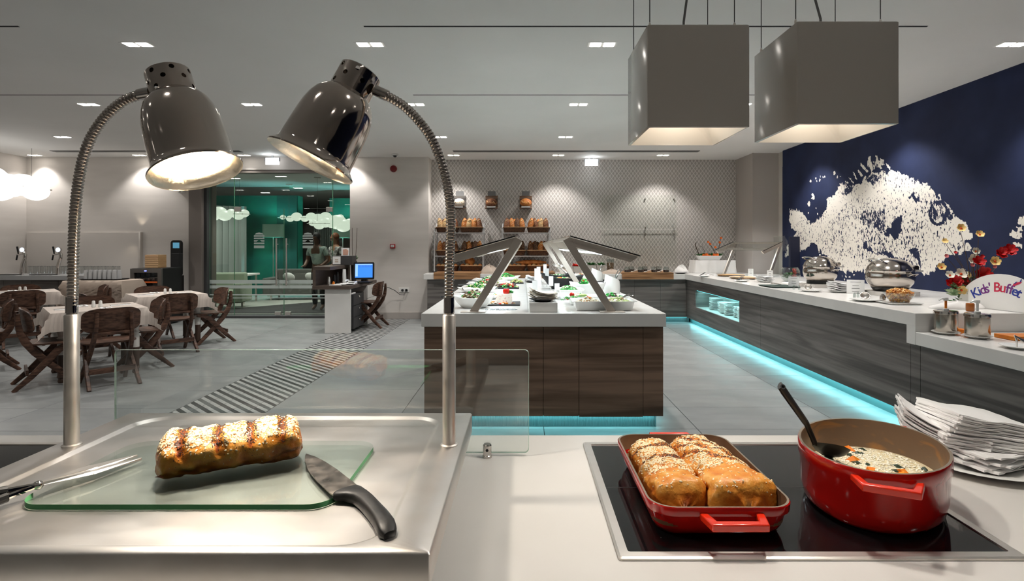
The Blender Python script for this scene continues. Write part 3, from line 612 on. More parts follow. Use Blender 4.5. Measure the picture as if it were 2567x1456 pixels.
# wall fittings on the pier
Y = 11.1
p = P(985, 617, Y); t = thing('fire_call_point', 'small red fire alarm call point on the pale pier', 'alarm', tuple(p))
MB().box(p.x-.05, p.x+.05, Y-.04, Y, p.z-.045, p.z+.045).build('box', mat('alarm_red', (150, 24, 26), .4), t, bevel=.005); MB().box(p.x-.033, p.x+.033, Y-.043, Y-.039, p.z-.02, p.z+.028).build('window', M_PAPER, t, smooth=0)
MB().box(p.x-.022, p.x+.016, Y-.0436, Y-.043, p.z+.0, p.z+.008).build('printed_line', M_BLACK, t, smooth=0)
p = P(986.5, 423, Y); t = thing('alarm_sounder', 'round dark red alarm sounder high on the pale pier', 'alarm', tuple(p))
b = MB(); b.M = Matrix.Translation(p) @ Matrix.Rotation(math.pi/2, 4, 'X'); b.lathe([(.06, 0), (.066, .02), (.058, .05), (.04, .06), (0.01, .06)], 24).build('sounder_body', mat('sounder_red', (112, 18, 22), .4), t)
b = MB(); b.M = Matrix.Translation(p) @ Matrix.Rotation(math.pi/2, 4, 'X'); b.lathe([(.07, 0), (.07, .008)], 24).build('base', M_RED, t)
p = P(990, 392, 10.7); t = thing('dome_camera', 'small white dome camera on the ceiling before the pier', 'camera', (p.x, 10.7, CEIL))
MB().lathe([(.055, -.035), (.06, -.02), (.06, 0)], 20, (p.x, 10.7, CEIL)).build('housing', M_WHITE, t); MB().ball((p.x, 10.7, CEIL-.035), .036, 16, 10).build('dome', M_BLACK, t)
for nm, x, lb in (('plate', 0, 0),):
    p = P(1013, 727, Y); t = thing('wall_socket', 'white double wall socket with plugs behind the till desk chair', 'socket', tuple(p))
    MB().box(p.x-.105, p.x+.105, Y-.012, Y, p.z-.045, p.z+.045).build('plate', M_WHITE, t, bevel=.003)
    for dx in (-.03, .05): b = MB(); b.M = Matrix.Translation((p.x+dx, Y-.012, p.z)) @ Matrix.Rotation(math.pi/2, 4, 'X'); b.lathe([(.026, 0), (.026, .012), (.02, .03)], 16).build('plug', M_BLACK if dx > 0 else M_DGREY, t)
tag(MB().tube([P(1018, 728, 11.06), P(1012, 739, 11.04), P(1002, 738, 11.0), P(990, 728, 10.95), P(975, 721, 10.8), P(945, 712, 10.4)], .007, 6).build('power_cable', M_DGREY, smooth=60), 'grey cable looping from wall socket to till desk', 'cable')
t = thing('ceiling_sensor', 'small box sensor under ceiling right of the drinks wall', 'sensor', tuple(P(455, 481, 11.0))); p = P(455, 480, 11.05); MB().box(p.x-.05, p.x+.05, 11.0, 11.1, p.z-.03, p.z+.04).build('housing', M_WHITE, t, bevel=.005); MB().box(p.x-.02, p.x+.02, 10.995, 11.0, p.z-.02, p.z).build('lens', M_GREY, t, smooth=0)
# clear boards on the mesh wall
t = thing('clear_wall_board', 'clear acrylic board fixed with studs to mesh-papered wall, upper of two', 'board', tuple(P(1640, 530, 11.42)))
M_WB = pane_glass('wall_board_acrylic', (253, 254, 253), .02, .1)
a = P(1507, 488, 11.41); c = P(1696, 574, 11.41); MB().box(a.x, c.x, 11.405, 11.412, c.z, a.z).build('sheet', M_WB, t, smooth=0)
def studs(t, pts):
    for px, py in pts: q = P(px, py, 11.4); b = MB(); b.M = Matrix.Translation(q) @ Matrix.Rotation(math.pi/2, 4, 'X'); b.lathe([(.014, -.05), (.014, .006)], 10).build('stud', M_STEEL, t)
studs(t, [(1619, 496), (1689, 496), (1619, 569), (1689, 569)])
MB().box(a.x, c.x, 11.403, 11.413, c.z-.006, c.z).build('polished_edge', M_WHITE, t, smooth=0)
t = thing('clear_wall_board', 'clear acrylic board fixed with studs to mesh-papered wall, lower of two', 'board', tuple(P(1640, 620, 11.42)))
a = P(1507, 577, 11.41); c = P(1696, 668, 11.41); MB().box(a.x, c.x, 11.405, 11.412, c.z, a.z).build('sheet', M_WB, t, smooth=0); studs(t, [(1619, 583), (1689, 583), (1619, 660), (1689, 660)])
# glass wall panel by the drinks bar and slim lit post
t = thing('wall_glass_panel', 'pale glossy panel behind the drinks bar edged by a slim post', 'wall panel', tuple(P(200, 640, 11.09)))
a = P(66, 583, 11.07); c = P(352, 672, 11.07); MB().box(a.x, c.x, 11.07, 11.098, c.z-.3, a.z).build('panel', mat('glossy_pale_panel', (208, 202, 196), .18), t, smooth=0); MB().box(c.x, c.x+.03, 11.02, 11.1, .8, a.z+.01).build('edge_post', M_STEEL, t, smooth=0)
light('SPOT', 'post_light', (c.x+.015, 11.0, a.z+.04), 1.6, (1, .85, .65), t, (c.x+.015, 11.08, a.z+.6), .01, spot=70, blend=.8)
light('SPOT', 'post_light', (c.x-.05, 10.9, a.z-.1), 1.0, (1, .85, .65), t, (c.x-.3, 11.08, a.z-.7), .02, spot=70, blend=1)

# ================================================================ COUNTERS
def slab(name, label, box, cat='counter top', m=M_WHITE, bevel=.004):
    return tag(MB().box(*box).build(name, m, smooth=0, bevel=bevel), label, cat)
# --- salad island
t = thing('island_cabinet', 'long dark walnut island cabinet with teal lit plinth under the salad counter', 'cabinet', (.17, 4.42, 0))
Yc = 4.42; xx = [(px-VX)/F*Yc for px in (1063, 1362, 1451.5, 1612, 1663)]
MB().box(xx[0]+.012, xx[-1]-.012, Yc+.02, 9.05, .1, .826).build('carcass', M_WAL, t, smooth=0)
for i in range(4):
    dd = .004 if i == 2 else 0
    MB().box(xx[i]+.0015, xx[i+1]-.0015, Yc-dd, Yc+.019, .10-dd, .82 if i != 2 else .812).build('door' if i == 2 else 'panel', M_WAL, t, smooth=0, bevel=.0015)
for s, x in ((1, xx[0]), (-1, xx[-1])):
    for j in range(4): y0 = Yc+.02+j*1.155; MB().box(min(x, x+s*.011), max(x, x+s*.011), y0+.002, y0+1.153, .1, .82).build('panel', M_WAL, t, smooth=0, bevel=.0015)
M_RIB = mat('ribbed_plinth', (120, 140, 142), .3, .6)
def ribbed(b, x0, x1, y, z0, z1, axis='x', step=.012):
    n = int((x1-x0)/step); poly = []
    for i in range(n+1):
        u = x0+i*step; poly += [(u, 0), (u+step*.5, .004)]
    if axis == 'x': b.loft([[(u, y-h, z) for u, h in poly] for z in (z0, z1)], False, False, False)
    else: b.loft([[(y-h, u, z) for u, h in reversed(poly)] for z in (z0, z1)], False, False, False)
b = MB(); ribbed(b, xx[0]+.06, xx[-1]-.045, 4.475, .004, .1); b.box(xx[0]+.06, xx[-1]-.045, 4.475, 8.95, .0, .1); b.build('plinth', M_RIB, t, smooth=0)
MB().box(xx[0]+.05, xx[-1]-.035, 4.45, 4.465, .094, .099).build('led_strip', M_LEDT, t, smooth=0)
light('AREA', 'plinth_glow', (.17, 4.452, .09), 2.0, TEAL, t, 0.0, 1.8, .02)
MB().box(xx[-1]-.028, xx[-1]-.018, 4.6, 8.9, .094, .099).build('led_strip', M_LEDT, t, smooth=0)
light('AREA', 'plinth_glow', (xx[-1]-.022, 6.7, .09), 3, TEAL, t, -.3, .02, 4.3)
slab('island_worktop', 'thick white worktop of the salad island', (-.795, 1.134, 4.35, 9.15, .826, .93))
# --- right-hand and back buffet
XF = 3.11
t = thing('buffet_cabinet', 'grey veneer buffet cabinet along the fish wall with teal lit plinth and plate niche', 'cabinet', (3.15, 7, 0))
def gpan(y0, y1, z0, z1, x=3.15, nm='panel'): MB().box(x, x+.018, y0+.002, y1-.002, z0+.0015, z1-.0015).build(nm, M_GREYW, t, smooth=0, bevel=.001)
NY0, NY1, NZ0, NZ1 = 8.02, 10.03, .355, .66
gpan(7.3, NY0, .1, .826); gpan(NY1, 10.6, .1, .826); gpan(NY0, NY1, .1, NZ0); gpan(NY0, NY1, NZ1, .826); gpan(4.48, 7.3, .1, .826); gpan(4.37, 4.48, .1, .68)
gpan(3.1, 4.37, .1, .68); gpan(1.9, 3.1, .1, .68)
MB().box(3.169, 4.8, 1.9, NY0, .1, .68).build('carcass', M_GREYW, t, smooth=0); MB().box(3.169, 4.8, 4.48, NY0, .68, .826).build('carcass', M_GREYW, t, smooth=0)
MB().box(3.6, 4.8, NY0, 10.6, .1, .82).build('carcass', M_GREYW, t, smooth=0); MB().box(3.169, 3.6, NY1, 10.58, .1, .82).build('carcass', M_GREYW, t, smooth=0)
nb = MB(); nb.box(3.169, 3.6, NY0, NY1, NZ0-.02, NZ0); nb.box(3.169, 3.6, NY0, NY1, NZ1, NZ1+.02); nb.box(3.59, 3.6, NY0, NY1, NZ0, NZ1); nb.build('niche', mat('niche_pale_wood', (176, 182, 178), .5), t, smooth=0)
MB().box(3.17, 3.18, NY0+.01, NY1-.01, NZ1-.008, NZ1-.001).build('led_strip', M_LEDT, t, smooth=0)
light('AREA', 'niche_glow', (3.22, (NY0+NY1)/2, NZ1-.01), 6, (.4, .92, .95), t, -.5, .03, 1.9)
b = MB(); b.box(3.225, 4.8, 1.9, 10.6, 0, .1); b.build('plinth', mat('plinth_steel', (110, 150, 152), .3, .5), t, smooth=0)
MB().box(3.19, 3.2, 1.95, 10.55, .092, .099).build('led_strip', M_LEDT, t, smooth=0)
light('AREA', 'plinth_glow', (3.2, 6.2, .09), 17, TEAL, t, .3, .02, 8.6)
# back run
t = thing('buffet_cabinet', 'grey veneer buffet cabinet along the mesh-papered back wall', 'cabinet', (.6, 10.6, 0))
x = 3.148; n = 10
for i in range(n):
    x0 = x-.497
    MB().box(x0+.0015, x-.0015, 10.6, 10.618, .1, .826).build('door', M_GREYW, t, smooth=0, bevel=.001); x = x0
XL = x
MB().box(XL, 3.16, 10.62, 11.44, .1, .826).build('carcass', M_GREYW, t, smooth=0)
b = MB(); ribbed(b, XL+.04, 3.2, 10.66, .002, .1); b.box(XL+.04, 3.22, 10.66, 11.4, 0, .1); b.build('plinth', M_RIB, t, smooth=0)
MB().box(XL+.04, 3.2, 10.63, 10.64, .093, .099).build('led_strip', M_LEDT, t, smooth=0)
light('AREA', 'plinth_glow', (.7, 10.635, .09), 3, TEAL, t, 0.0, 4.9, .02)
o = MB().prism([(XL-.06, 10.54), (XF, 10.54), (XF, 4.37), (4.885, 4.37), (4.885, 10.615), (4.425, 10.615), (4.425, 11.445), (XL-.06, 11.445)], .826, .93).build('buffet_worktop', M_WHITE, smooth=0, bevel=.004)
tag(o, 'white L-shaped buffet worktop along fish wall and back wall', 'counter top')
MB().box(XF, 4.885, 4.37, 4.47, .68, .828).build('drop_face', M_WHITE, o, smooth=0)
slab('children_worktop', 'lower white worktop in front of the step below the children sign', (XF, 4.885, 1.85, 4.369, .68, .782))
tag(MB().box(4.72, 4.885, 9.72, 9.79, .93, 1.63).build('wall_screen', M_NAVY, smooth=0, bevel=.002), 'narrow dark navy screen standing on the worktop against the fish wall', 'screen')
tag(MB().box(4.60, 4.885, 10.1, 10.108, .93, 1.65).build('glass_screen', M_SHEET, smooth=0), 'narrow clear glass screen standing by the wall pillar', 'screen')
# --- cooking counter
HC = .90
slab('cooking_worktop', 'smooth white worktop of the cooking counter carrying hob and carving tray', (-3.2, 2.4, .35, 1.64, .84, HC), m=M_COUNT)
t = thing('cooking_cabinet', 'white cabinet under the cooking counter', 'cabinet', (0, 1, 0)); MB().box(-3.15, 2.35, .42, 1.58, .1, .84).build('carcass', M_COUNT, t, smooth=0); MB().box(-3.1, 2.3, .5, 1.52, 0, .1).build('plinth', M_DGREY, t, smooth=0)
def hob(x0, x1, y0, y1, label):
    t = thing('induction_hob', label, 'hob', ((x0+x1)/2, (y0+y1)/2, HC))
    b = MB(); b.loft([rrect(x0, x1, y0, y1, .006, 2, HC), rrect(x0, x1, y0, y1, .006, 2, HC+.004), rrect(x0+.004, x1-.004, y0+.004, y1-.004, .005, 2, HC+.006), rrect(x0+.02, x1-.02, y0+.02, y1-.02, .004, 2, HC+.006), rrect(x0+.021, x1-.021, y0+.021, y1-.021, .004, 2, HC+.003)], True, False); b.build('frame', M_STEEL, t, smooth=20)
    g = MB().box(x0+.02, x1-.02, y0+.02, y1-.02, HC-.001, HC+.0035).build('glass', M_BLKG, t, smooth=0)
    MB().box(x0+.02, x1-.02, (y0+y1)/2-.0012, (y0+y1)/2+.0012, HC+.0034, HC+.0039).build('joint', M_DGREY, g, smooth=0)
hob(.172, .905, .983, 1.567, 'black glass induction hob in a steel frame under the red cookware'); hob(-1.9, -1.08, .983, 1.567, 'black glass hob partly hidden under the carving tray')
# ================================================================ FOREGROUND
TZ = 1.0224
def carving_tray():
    t = thing('carving_station', 'large stainless steel heated carving tray on short feet', 'tray', (-.58, 1.12, HC))
    x0, x1, y0, y1 = -1.031, -.1316, .788, 1.452
    a, c, d, e = -.965, -.203, .806, 1.425
    b = MB(); n = 6
    b.loft([rrect(x0, x1, y0, y1, .003, n, TZ-.048), rrect(x0, x1, y0, y1, .003, n, TZ-.003), rrect(x0+.003, x1-.003, y0+.003, y1-.003, .003, n, TZ), rrect(a, c, d, e, .07, n, TZ), rrect(a+.004, c-.004, d+.004, e-.004, .068, n, TZ-.001),
            rrect(a+.009, c-.009, d+.009, e-.009, .064, n, TZ-.006), rrect(a+.013, c-.013, d+.013, e-.013, .06, n, TZ-.0065)])
    b.build('tray_body', M_TRAY, t, smooth=50)
    for x in (x0+.08, x1-.08):
        for y in (y0+.08, y1-.08): MB().lathe([(.018, HC), (.018, TZ-.048)], 14, (x, y, 0)).build('foot', M_BLACK, t)
carving_tray()
def heat_lamp(label, bx, by, path, top, opn, rr, rim, seed):
    """post, ribbed gooseneck, perforated collar, bell"""
    t = thing('heat_lamp', label, 'lamp', (bx, by, TZ))
    MB().lathe([(.019, 0), (.019, .002), (.0145, .004), (.0145, .285), (.0125, .288)], 24, (bx, by, TZ)).build('post', M_STEEL, t)
    MB().lathe([(.0105, .284), (.0105, .29), (.0118, .291), (.0118, .325), (.0108, .327)], 24, (bx, by, TZ)).build('ferrule', M_CHROME, t)
    pts = [Vector(p) for p in path]; fine = []; n = len(pts)
    for i in range(n-1):      # Catmull-Rom
        p0, p1, p2, p3 = pts[max(i-1, 0)], pts[i], pts[i+1], pts[min(i+2, n-1)]
        for k_ in range(12):
            s = k_/12; fine.append(.5*((2*p1)+(p2-p0)*s+(2*p0-5*p1+4*p2-p3)*s*s+(3*p1-p0-3*p2+p3)*s**3))
    fine.append(pts[-1]); Ls = [0]
    for i in range(1, len(fine)): Ls.append(Ls[-1]+(fine[i]-fine[i-1]).length)
    N = int(Ls[-1]/.0019); q = []; rad = []; j = 0
    for i in range(N+1):
        s = Ls[-1]*i/N
        while j < len(Ls)-2 and Ls[j+1] < s: j += 1
        f = (s-Ls[j])/max(1e-6, Ls[j+1]-Ls[j]); q.append(fine[j].lerp(fine[j+1], f)); rad.append((.0106, .0112, .0106, .0090)[i % 4])
    MB().tube(q, rad, 16).build('gooseneck', M_NECK, t, smooth=80)
    end = q[-1]; d = (q[-1]-q[-8]).normalized(); MB().tube([end-d*.018, end+d*.012], .0125, 16).build('neck_socket', M_CHROME, t)
    A = Vector(top); D = (Vector(opn)-A); L = D.length; M = Matrix.Translation(A) @ D.normalized().to_track_quat('Z', 'Y').to_matrix().to_4x4()
    # collar with real holes: cells with an open disc
    b = MB(); b.M = M; rc = .046; nc = 14; rows_ = 3; h0, h1 = .0, .058; cell = 2*math.pi/nc; hs = (h1-h0)/rows_
    for r_ in range(rows_):
        for c_ in range(nc):
            a0 = c_*cell; z0 = h0+r_*hs
            pt = lambda u, v: (rc*math.cos(a0+u*cell), rc*math.sin(a0+u*cell), z0+v*hs)
            if (r_+c_) % 2 == 0 and not (r_ == 2 and c_ % 4 == 0):
                sq = [(1, .5), (1, 1), (.5, 1), (0, 1), (0, .5), (0, 0), (.5, 0), (1, 0)]; hr = .0056
                ci = [(.5+hr/(rc*cell)*math.cos(k_*math.pi/4), .5+hr/hs*math.sin(k_*math.pi/4)) for k_ in range(8)]
                b.add([pt(*s) for s in sq]+[pt(*s) for s in ci], [(i, (i+1) % 8, 8+(i+1) % 8, 8+i) for i in range(8)])
            else: b.add([pt(0, 0), pt(.5, 0), pt(1, 0), pt(1, 1), pt(.5, 1), pt(0, 1)], [(0, 1, 4, 5), (1, 2, 3, 4)])
    b.build('perforated_collar', M_LAMPM, t, smooth=60)
    b = MB(); b.M = M; b.lathe([(rc, 0), (rc-.004, -.003), (.03, -.005), (.001, -.006)], 28, c0=False).build('collar_cap', M_LAMPM, t)
    b = MB(); b.M = M; b.lathe([(.024, .004), (.024, .07)], 18).build('bulb_socket', M_BLACK, t)
    prof = [(.046, .056), (.050, .060), (.058, .066), (.066, .078), (.0725, .095), (.0765, .115), (.0785, .14), (.080, .17), (.081, L-.022), (.083, L-.014), (rim-.003, L-.003), (rim, L), (rim-.001, L+.003)]
    b = MB(); b.M = M; b.lathe(prof, 56, c0=False, c1=False).build('bell', M_LAMPM, t, smooth=50)
    b = MB(); b.M = M; pr = [(r-.002, z) for r, z in prof[:-1]]; pr = [(rim-.001, L+.003)]+pr[::-1]; b.lathe(pr, 56, c0=False, c1=True).build('reflector', M_LAMPI, t, smooth=50)
    b = MB(); b.M = M; b.ball((0, 0, L-.085), (.052, .052, .035), 24, 12).build('bulb', M_BULB, t)
    dn = D.normalized(); light('SPOT', 'heat_beam', A+dn*(L-.04), HEAT_W, (1, .9, .78), t, A+dn*(L+1), .035, spot=104, blend=.5)
lp = lambda px, py, Y: P(px, py, Y)
yl = 1.217
heat_lamp('chrome gooseneck heat lamp rising from the tray edge nearer the dining tables', -.992, yl,
          [lp(181.5, 765, yl), lp(183, 700, yl), lp(184.5, 620, yl), lp(188, 540, yl), lp(195, 470, yl), lp(208, 400, yl), lp(230, 342, yl), lp(262, 295, yl), lp(303, 258, yl), lp(342, 240, yl), lp(368, 234, yl-.003)],
          lp(421, 186, 1.235), lp(492, 428, 1.197), .08, .0935, 1)
heat_lamp('chrome gooseneck heat lamp rising from the tray edge nearer the hob', -.161, yl,
          [lp(1126, 765, yl), lp(1126, 690, yl), lp(1128.5, 620, yl), lp(1130, 570, yl), lp(1129, 520, yl), lp(1122, 470, yl), lp(1107, 410, yl), lp(1083, 350, yl), lp(1053, 307, yl), lp(1015, 268, yl), lp(975, 243, yl), lp(952, 232, yl)],
          lp(905, 182, 1.235), lp(780, 403, 1.19), .08, .096, 2)
# glass cutting board
b = MB(); bx = (-.862, -.322, .930, 1.233); n = 8
b.loft([rrect(*bx, .045, n, 1.0162), rrect(*bx, .045, n, 1.0258)]); o = b.build('glass_cutting_board', pane_glass('board_glass', (249, 253, 251), .05, .3), smooth=40)
tag(o, 'clear glass cutting board with green edge under the large strudel', 'cutting board')
b = MB(); fr_ = lambda z: (lambda q: q[2*(n+1):]+q[:2])(rrect(bx[0]-.0004, bx[1]+.0004, bx[2]-.0004, bx[3]+.0004, .045, n, z)); b.loft([fr_(1.0165), fr_(1.0255)], False, False, False); b.build('green_edge', mat('green_board_edge', (140, 240, 160), .25, spec=.3), o, smooth=60)
# ---- sesame strudels
def pastry_mat():
    m = mat('baked_strudel_crust', (206, 126, 44), .38, spec=.45, coat=.15, sss=0); nt = m.node_tree; b = nt.nodes['Principled BSDF']
    A = nt.nodes.new('ShaderNodeAttribute'); A.attribute_name = 'bake'; cr = nt.nodes.new('ShaderNodeValToRGB'); e = cr.color_ramp.elements
    e[0].position = 0; e[0].color = lin((92, 40, 12)); e[1].position = 1; e[1].color = lin((236, 196, 130))
    for p_, c_ in ((.25, (158, 74, 18)), (.5, (205, 118, 34)), (.75, (222, 152, 62))): q = e.new(p_); q.color = lin(c_)
    tc = nt.nodes.new('ShaderNodeTexCoord'); t = nt.nodes.new('ShaderNodeTexNoise'); t.inputs['Scale'].default_value = 55; t.inputs['Detail'].default_value = 6; nt.links.new(tc.outputs['Object'], t.inputs['Vector'])
    ad = nt.nodes.new('ShaderNodeMath'); ad.operation = 'ADD'; mu = nt.nodes.new('ShaderNodeMath'); mu.operation = 'MULTIPLY_ADD'; mu.inputs[1].default_value = .6; mu.inputs[2].default_value = -.3
    nt.links.new(t.outputs[0], mu.inputs[0]); nt.links.new(mu.outputs[0], ad.inputs[0]); nt.links.new(A.outputs['Fac'], ad.inputs[1]); nt.links.new(ad.outputs[0], cr.inputs[0]); nt.links.new(cr.outputs[0], b.inputs['Base Color'])
    bp = nt.nodes.new('ShaderNodeBump'); bp.inputs['Strength'].default_value = .8; bp.inputs['Distance'].default_value = .005; nt.links.new(t.outputs[0], bp.inputs['Height']); nt.links.new(bp.outputs[0], b.inputs['Normal'])
    return m
M_PAST = pastry_mat(); M_SEED = mat('sesame_seed', (242, 222, 182), .35); M_POPPY = mat('poppy_seed', (66, 44, 32), .6)
def strudel(label, c, L, W, H, rot, nseed, bands, seed, taper=0, diag=0, clean=-2):
    t = thing('sesame_strudel', label, 'pastry', c, rot); q = random.Random(seed)
    nu, nv = 72, 56; vs = []; bake = []
    def surf(u, v):
        # u -1..1 along, v angle around; superellipse section
        e = abs(u); endr = (1-max(0, (e-.78)/.22)**2.2)**.5 if e < 1 else 0
        a = 2*math.pi*v; ca, sa = math.cos(a), math.sin(a); ex = .74
        x = u*L/2; wd = W/2*(1-taper*u)*(.03+.97*endr) if e < 1 else W/2*.03
        hh = H*(.12+.88*endr); y = wd*math.copysign(abs(ca)**ex, ca); zc = H*.42*(.5+.5*endr); z = zc+hh*.5*math.copysign(abs(sa)**(ex+.1), sa)*(1 if sa > 0 else .84)
        n1 = noise.noise((x*22+seed, y*24, z*24)); n2 = noise.noise((x*60, y*60, z*70+seed)); n3 = noise.noise((x*130, y*70, z*160+seed))
        k_ = 1+.17*n1+.08*n2+.03*n3; y *= k_; z = zc+(z-zc)*(1+.13*n1+.07*n2+.03*n3)
        for bu in bands: z -= .0035*math.exp(-((u-bu)/.045)**2)*(1 if z > H*.5 else 0)
        return Vector((x+.004*n2, y, max(z, .0008+.002*abs(n2)))), n1, n2, endr
    fs = []
    for i in range(nu+1):
        u = -1+2*i/nu
        for j in range(nv):
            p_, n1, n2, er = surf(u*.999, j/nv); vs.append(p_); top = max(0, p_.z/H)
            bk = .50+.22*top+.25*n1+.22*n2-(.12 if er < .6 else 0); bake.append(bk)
            if i < nu: k_ = i*nv+j; l_ = i*nv+(j+1) % nv; fs.append((k_, l_, l_+nv, k_+nv))
    fs.append(tuple(range(nv))); fs.append(tuple(range(nu*nv+nv-1, nu*nv-1, -1)))
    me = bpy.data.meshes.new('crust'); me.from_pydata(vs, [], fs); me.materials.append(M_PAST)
    for i in range(nu+1):
        u = -1+2*i/nu
        for j in range(nv):
            for bu in bands:
                uu = u-diag*vs[i*nv+j].y/W
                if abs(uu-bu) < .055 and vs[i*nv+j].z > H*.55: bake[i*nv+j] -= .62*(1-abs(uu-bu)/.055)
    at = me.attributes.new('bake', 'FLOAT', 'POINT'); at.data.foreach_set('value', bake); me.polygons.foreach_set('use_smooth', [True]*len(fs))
    o = bpy.data.objects.new('crust', me); COL.objects.link(o); o.parent = t
    fl_ = MB()
    for _ in range(9):          # flaky folds at the ends and base
        u = q.choice((-1, 1))*q.uniform(.78, .95); v = q.uniform(.55, .95); p_, *_r = surf(u, v); a = q.random()*6.28
        d = Vector((math.cos(a), math.sin(a), .2))*q.uniform(.006, .014); s = Vector((-d.y, d.x, .002))
        fl_.add([p_-s, p_+d, p_+s, p_+Vector((0, 0, .005))], [(0, 1, 3), (1, 2, 3), (0, 2, 1)])
    fl_.build('flake', M_PAST, t, world=False, kind='stuff')
    for nm, m, cnt, r_, bandy in (('sesame', M_SEED, nseed, .0017, False), ('poppy', M_POPPY, int(nseed*.7), .0012, True)):
        sb = MB(); made = 0; tries = 0
        while made < cnt and tries < cnt*20:
            tries += 1; u = q.uniform(-.95, .95); v = q.gauss(.25, .11)
            p_, n1, n2, er = surf(u, v); p2, *_r = surf(u+.01, v); p3, *_r = surf(u, v+.01); uu = u-diag*p_.y/W
            near = min([abs(uu-bu) for bu in bands] or [9]) < .075
            if near != bandy and q.random() > .05: continue
            if u < clean and q.random() > .08: continue
            if abs(v-.25) > .16 and q.random() > .35: continue
            nrm = (p2-p_).cross(p3-p_)
            if nrm.length < 1e-12: continue
            nrm.normalize()
            if nrm.z < 0: nrm = -nrm
            a = q.random()*6.28; tg = nrm.orthogonal().normalized(); tg = (tg*math.cos(a)+nrm.cross(tg)*math.sin(a)); bt = nrm.cross(tg); rr = r_*q.uniform(.8, 1.25); cc = p_+nrm*rr*.25
            el = 1.7 if not bandy else 1
            sb.add([cc+tg*rr*el, cc+bt*rr, cc-tg*rr*el*.8, cc-bt*rr, cc+nrm*rr*.7, cc-nrm*rr*.6], [(0, 1, 4), (1, 2, 4), (2, 3, 4), (3, 0, 4), (1, 0, 5), (2, 1, 5), (3, 2, 5), (0, 3, 5)]); made += 1
        sb.build(nm, m, t, smooth=80, world=False, kind='stuff')
    return t
strudel('large golden sesame strudel on the glass cutting board', (-.578, 1.103, 1.0262), .258, .118, .083, math.radians(25), 2300, (-.66, -.18, .26, .70), 11)
# ---- chef knife
def knife():
    T = Vector((-.450, 1.150, 0)); E_ = Vector((-.186, .838, 0)); d = (E_-T); L = d.length; ang = math.atan2(d.y, d.x)
    t = thing('chef_knife', 'wide-bladed chef knife with black plastic handle beside the strudel', 'knife', (T.x, T.y, 1.0272), ang)
    # local x runs tip -> handle end; edge towards -y
    sp = [(0, 0), (.03, .009), (.07, .0145), (.12, .0175), (.2, .018), (.235, .0175)]; ed = [(.235, -.028), (.215, -.032), (.15, -.031), (.09, -.0265), (.04, -.016), (.012, -.006)]
    poly = sp+ed; th = .0011
    b = MB(); b.loft([[(x, y, -th+.0005+.000*x) for x, y in poly], [(x, y, th+.0005) for x, y in poly]]); b.build('blade', rough_noise(mat('knife_steel', (120, 114, 108), .35, 1, n=(40, (160, 150, 140), .58, .66, 5)), (30, 30, 30), .25, .5), t, smooth=0, world=False)
    st = [(.222, -.030, .019, .0075), (.232, -.034, .020, .009), (.245, -.020, .019, .0105), (.262, -.012, .018, .012), (.285, -.011, .017, .0125), (.32, -.014, .014, .0125), (.355, -.019, .011, .0125), (.38, -.025, .007, .0125), (.398, -.029, .001, .011), (L, -.026, -.006, .006)]
    loops = []
    for x, y0, y1, h in st:
        c = (y0+y1)/2; r = (y1-y0)/2; loops.append([(x, c+r*math.copysign(abs(math.cos(a))**.7, math.cos(a)), h*math.copysign(abs(math.sin(a))**.7, math.sin(a))) for a in (2*math.pi*k_/16 for k_ in range(16))])
    b = MB(); b.loft(loops); b.build('handle', rough_noise(mat('worn_black_handle', (30, 29, 29), .5, bump=(200, .1, .001)), (30, 30, 30), .35, .6), t, smooth=60, world=False)
knife()
# ---- tongs at the tray's corner
t = thing('serving_tongs', 'long chrome serving tongs with black grips lying on the glass board', 'tongs', (-.86, .97, 1.03))
def bar(b, p, q, w0, w1, h=.0025):
    d = (Vector(q)-Vector(p)).normalized(); s = d.cross(Vector((0, 0, 1))).normalized(); u = Vector((0, 0, h)); p = Vector(p); q = Vector(q)
    b.loft([[p-s*w0, p+s*w0, p+s*w0*.7+u, p-s*w0*.7+u], [q-s*w1, q+s*w1, q+s*w1*.7+u, q-s*w1*.7+u]])
piv = PZ(95, 1216, 1.036)
for e, w_ in ((PZ(343, 1144, 1.027), .0065), (PZ(354, 1152, 1.026), .005)): b = MB(); m_ = piv.lerp(e, .5)+Vector((0, .006 if w_ > .006 else -.006, 0)); bar(b, piv, m_, .005, w_*2.6, .005); bar(b, m_, e, w_*2.6, .003, .004); b.build('tong_arm', M_TRAY, t)
MB().ball(piv, (.0085, .0085, .008), 16, 10).build('pivot', M_CHROME, t)
for e, nm in ((PZ(-60, 1244, 1.045), 0), (PZ(-60, 1275, 1.03), 1)):
    MB().tube([piv, piv.lerp(e, .55)], .005, 8).build('handle_rod', M_CHROME, t); MB().tube([piv.lerp(e, .52), e, e+(e-piv)*.6], .0085, 10).build('grip', M_BLACK, t)
# ---- low glass screen with its clamp pins
Yg = 1.475
t = thing('glass_sneeze_screen', 'low clear glass screen standing behind the carving tray', 'glass screen', (-.54, Yg, HC))
x0, x1 = (290-VX)/F*Yg, (1325-VX)/F*Yg; z1 = EYE+(VY-877)/F*Yg; z0 = EYE+(VY-1133)/F*Yg
lo = [(x, z) for x, z, _ in rrect(x0, x1, z0, z1, .012, 5)]
o = MB().prism_y(lo, Yg-.003, Yg+.003).build('pane', pane_glass('screen_glass', (248, 251, 250), .13, .3), t, smooth=30)
def edge_y(lo, y0, y1, e=.0012):
    n = len(lo); cx_ = sum(p[0] for p in lo)/n; cz = sum(p[1] for p in lo)/n; gr = [(x+(e if x > cx_ else -e), z+(e if z > cz else -e)) for x, z in lo]
    b = MB(); b.loft([[(x, y, z) for x, z in g] for g, y in ((lo, y0), (gr, y0), (gr, y1), (lo, y1))], False, False); return b
edge_y(lo, Yg-.0032, Yg+.0032).build('polished_edge', mat('screen_glass_edge', (196, 222, 208), .15, trans=.4), o, smooth=60)
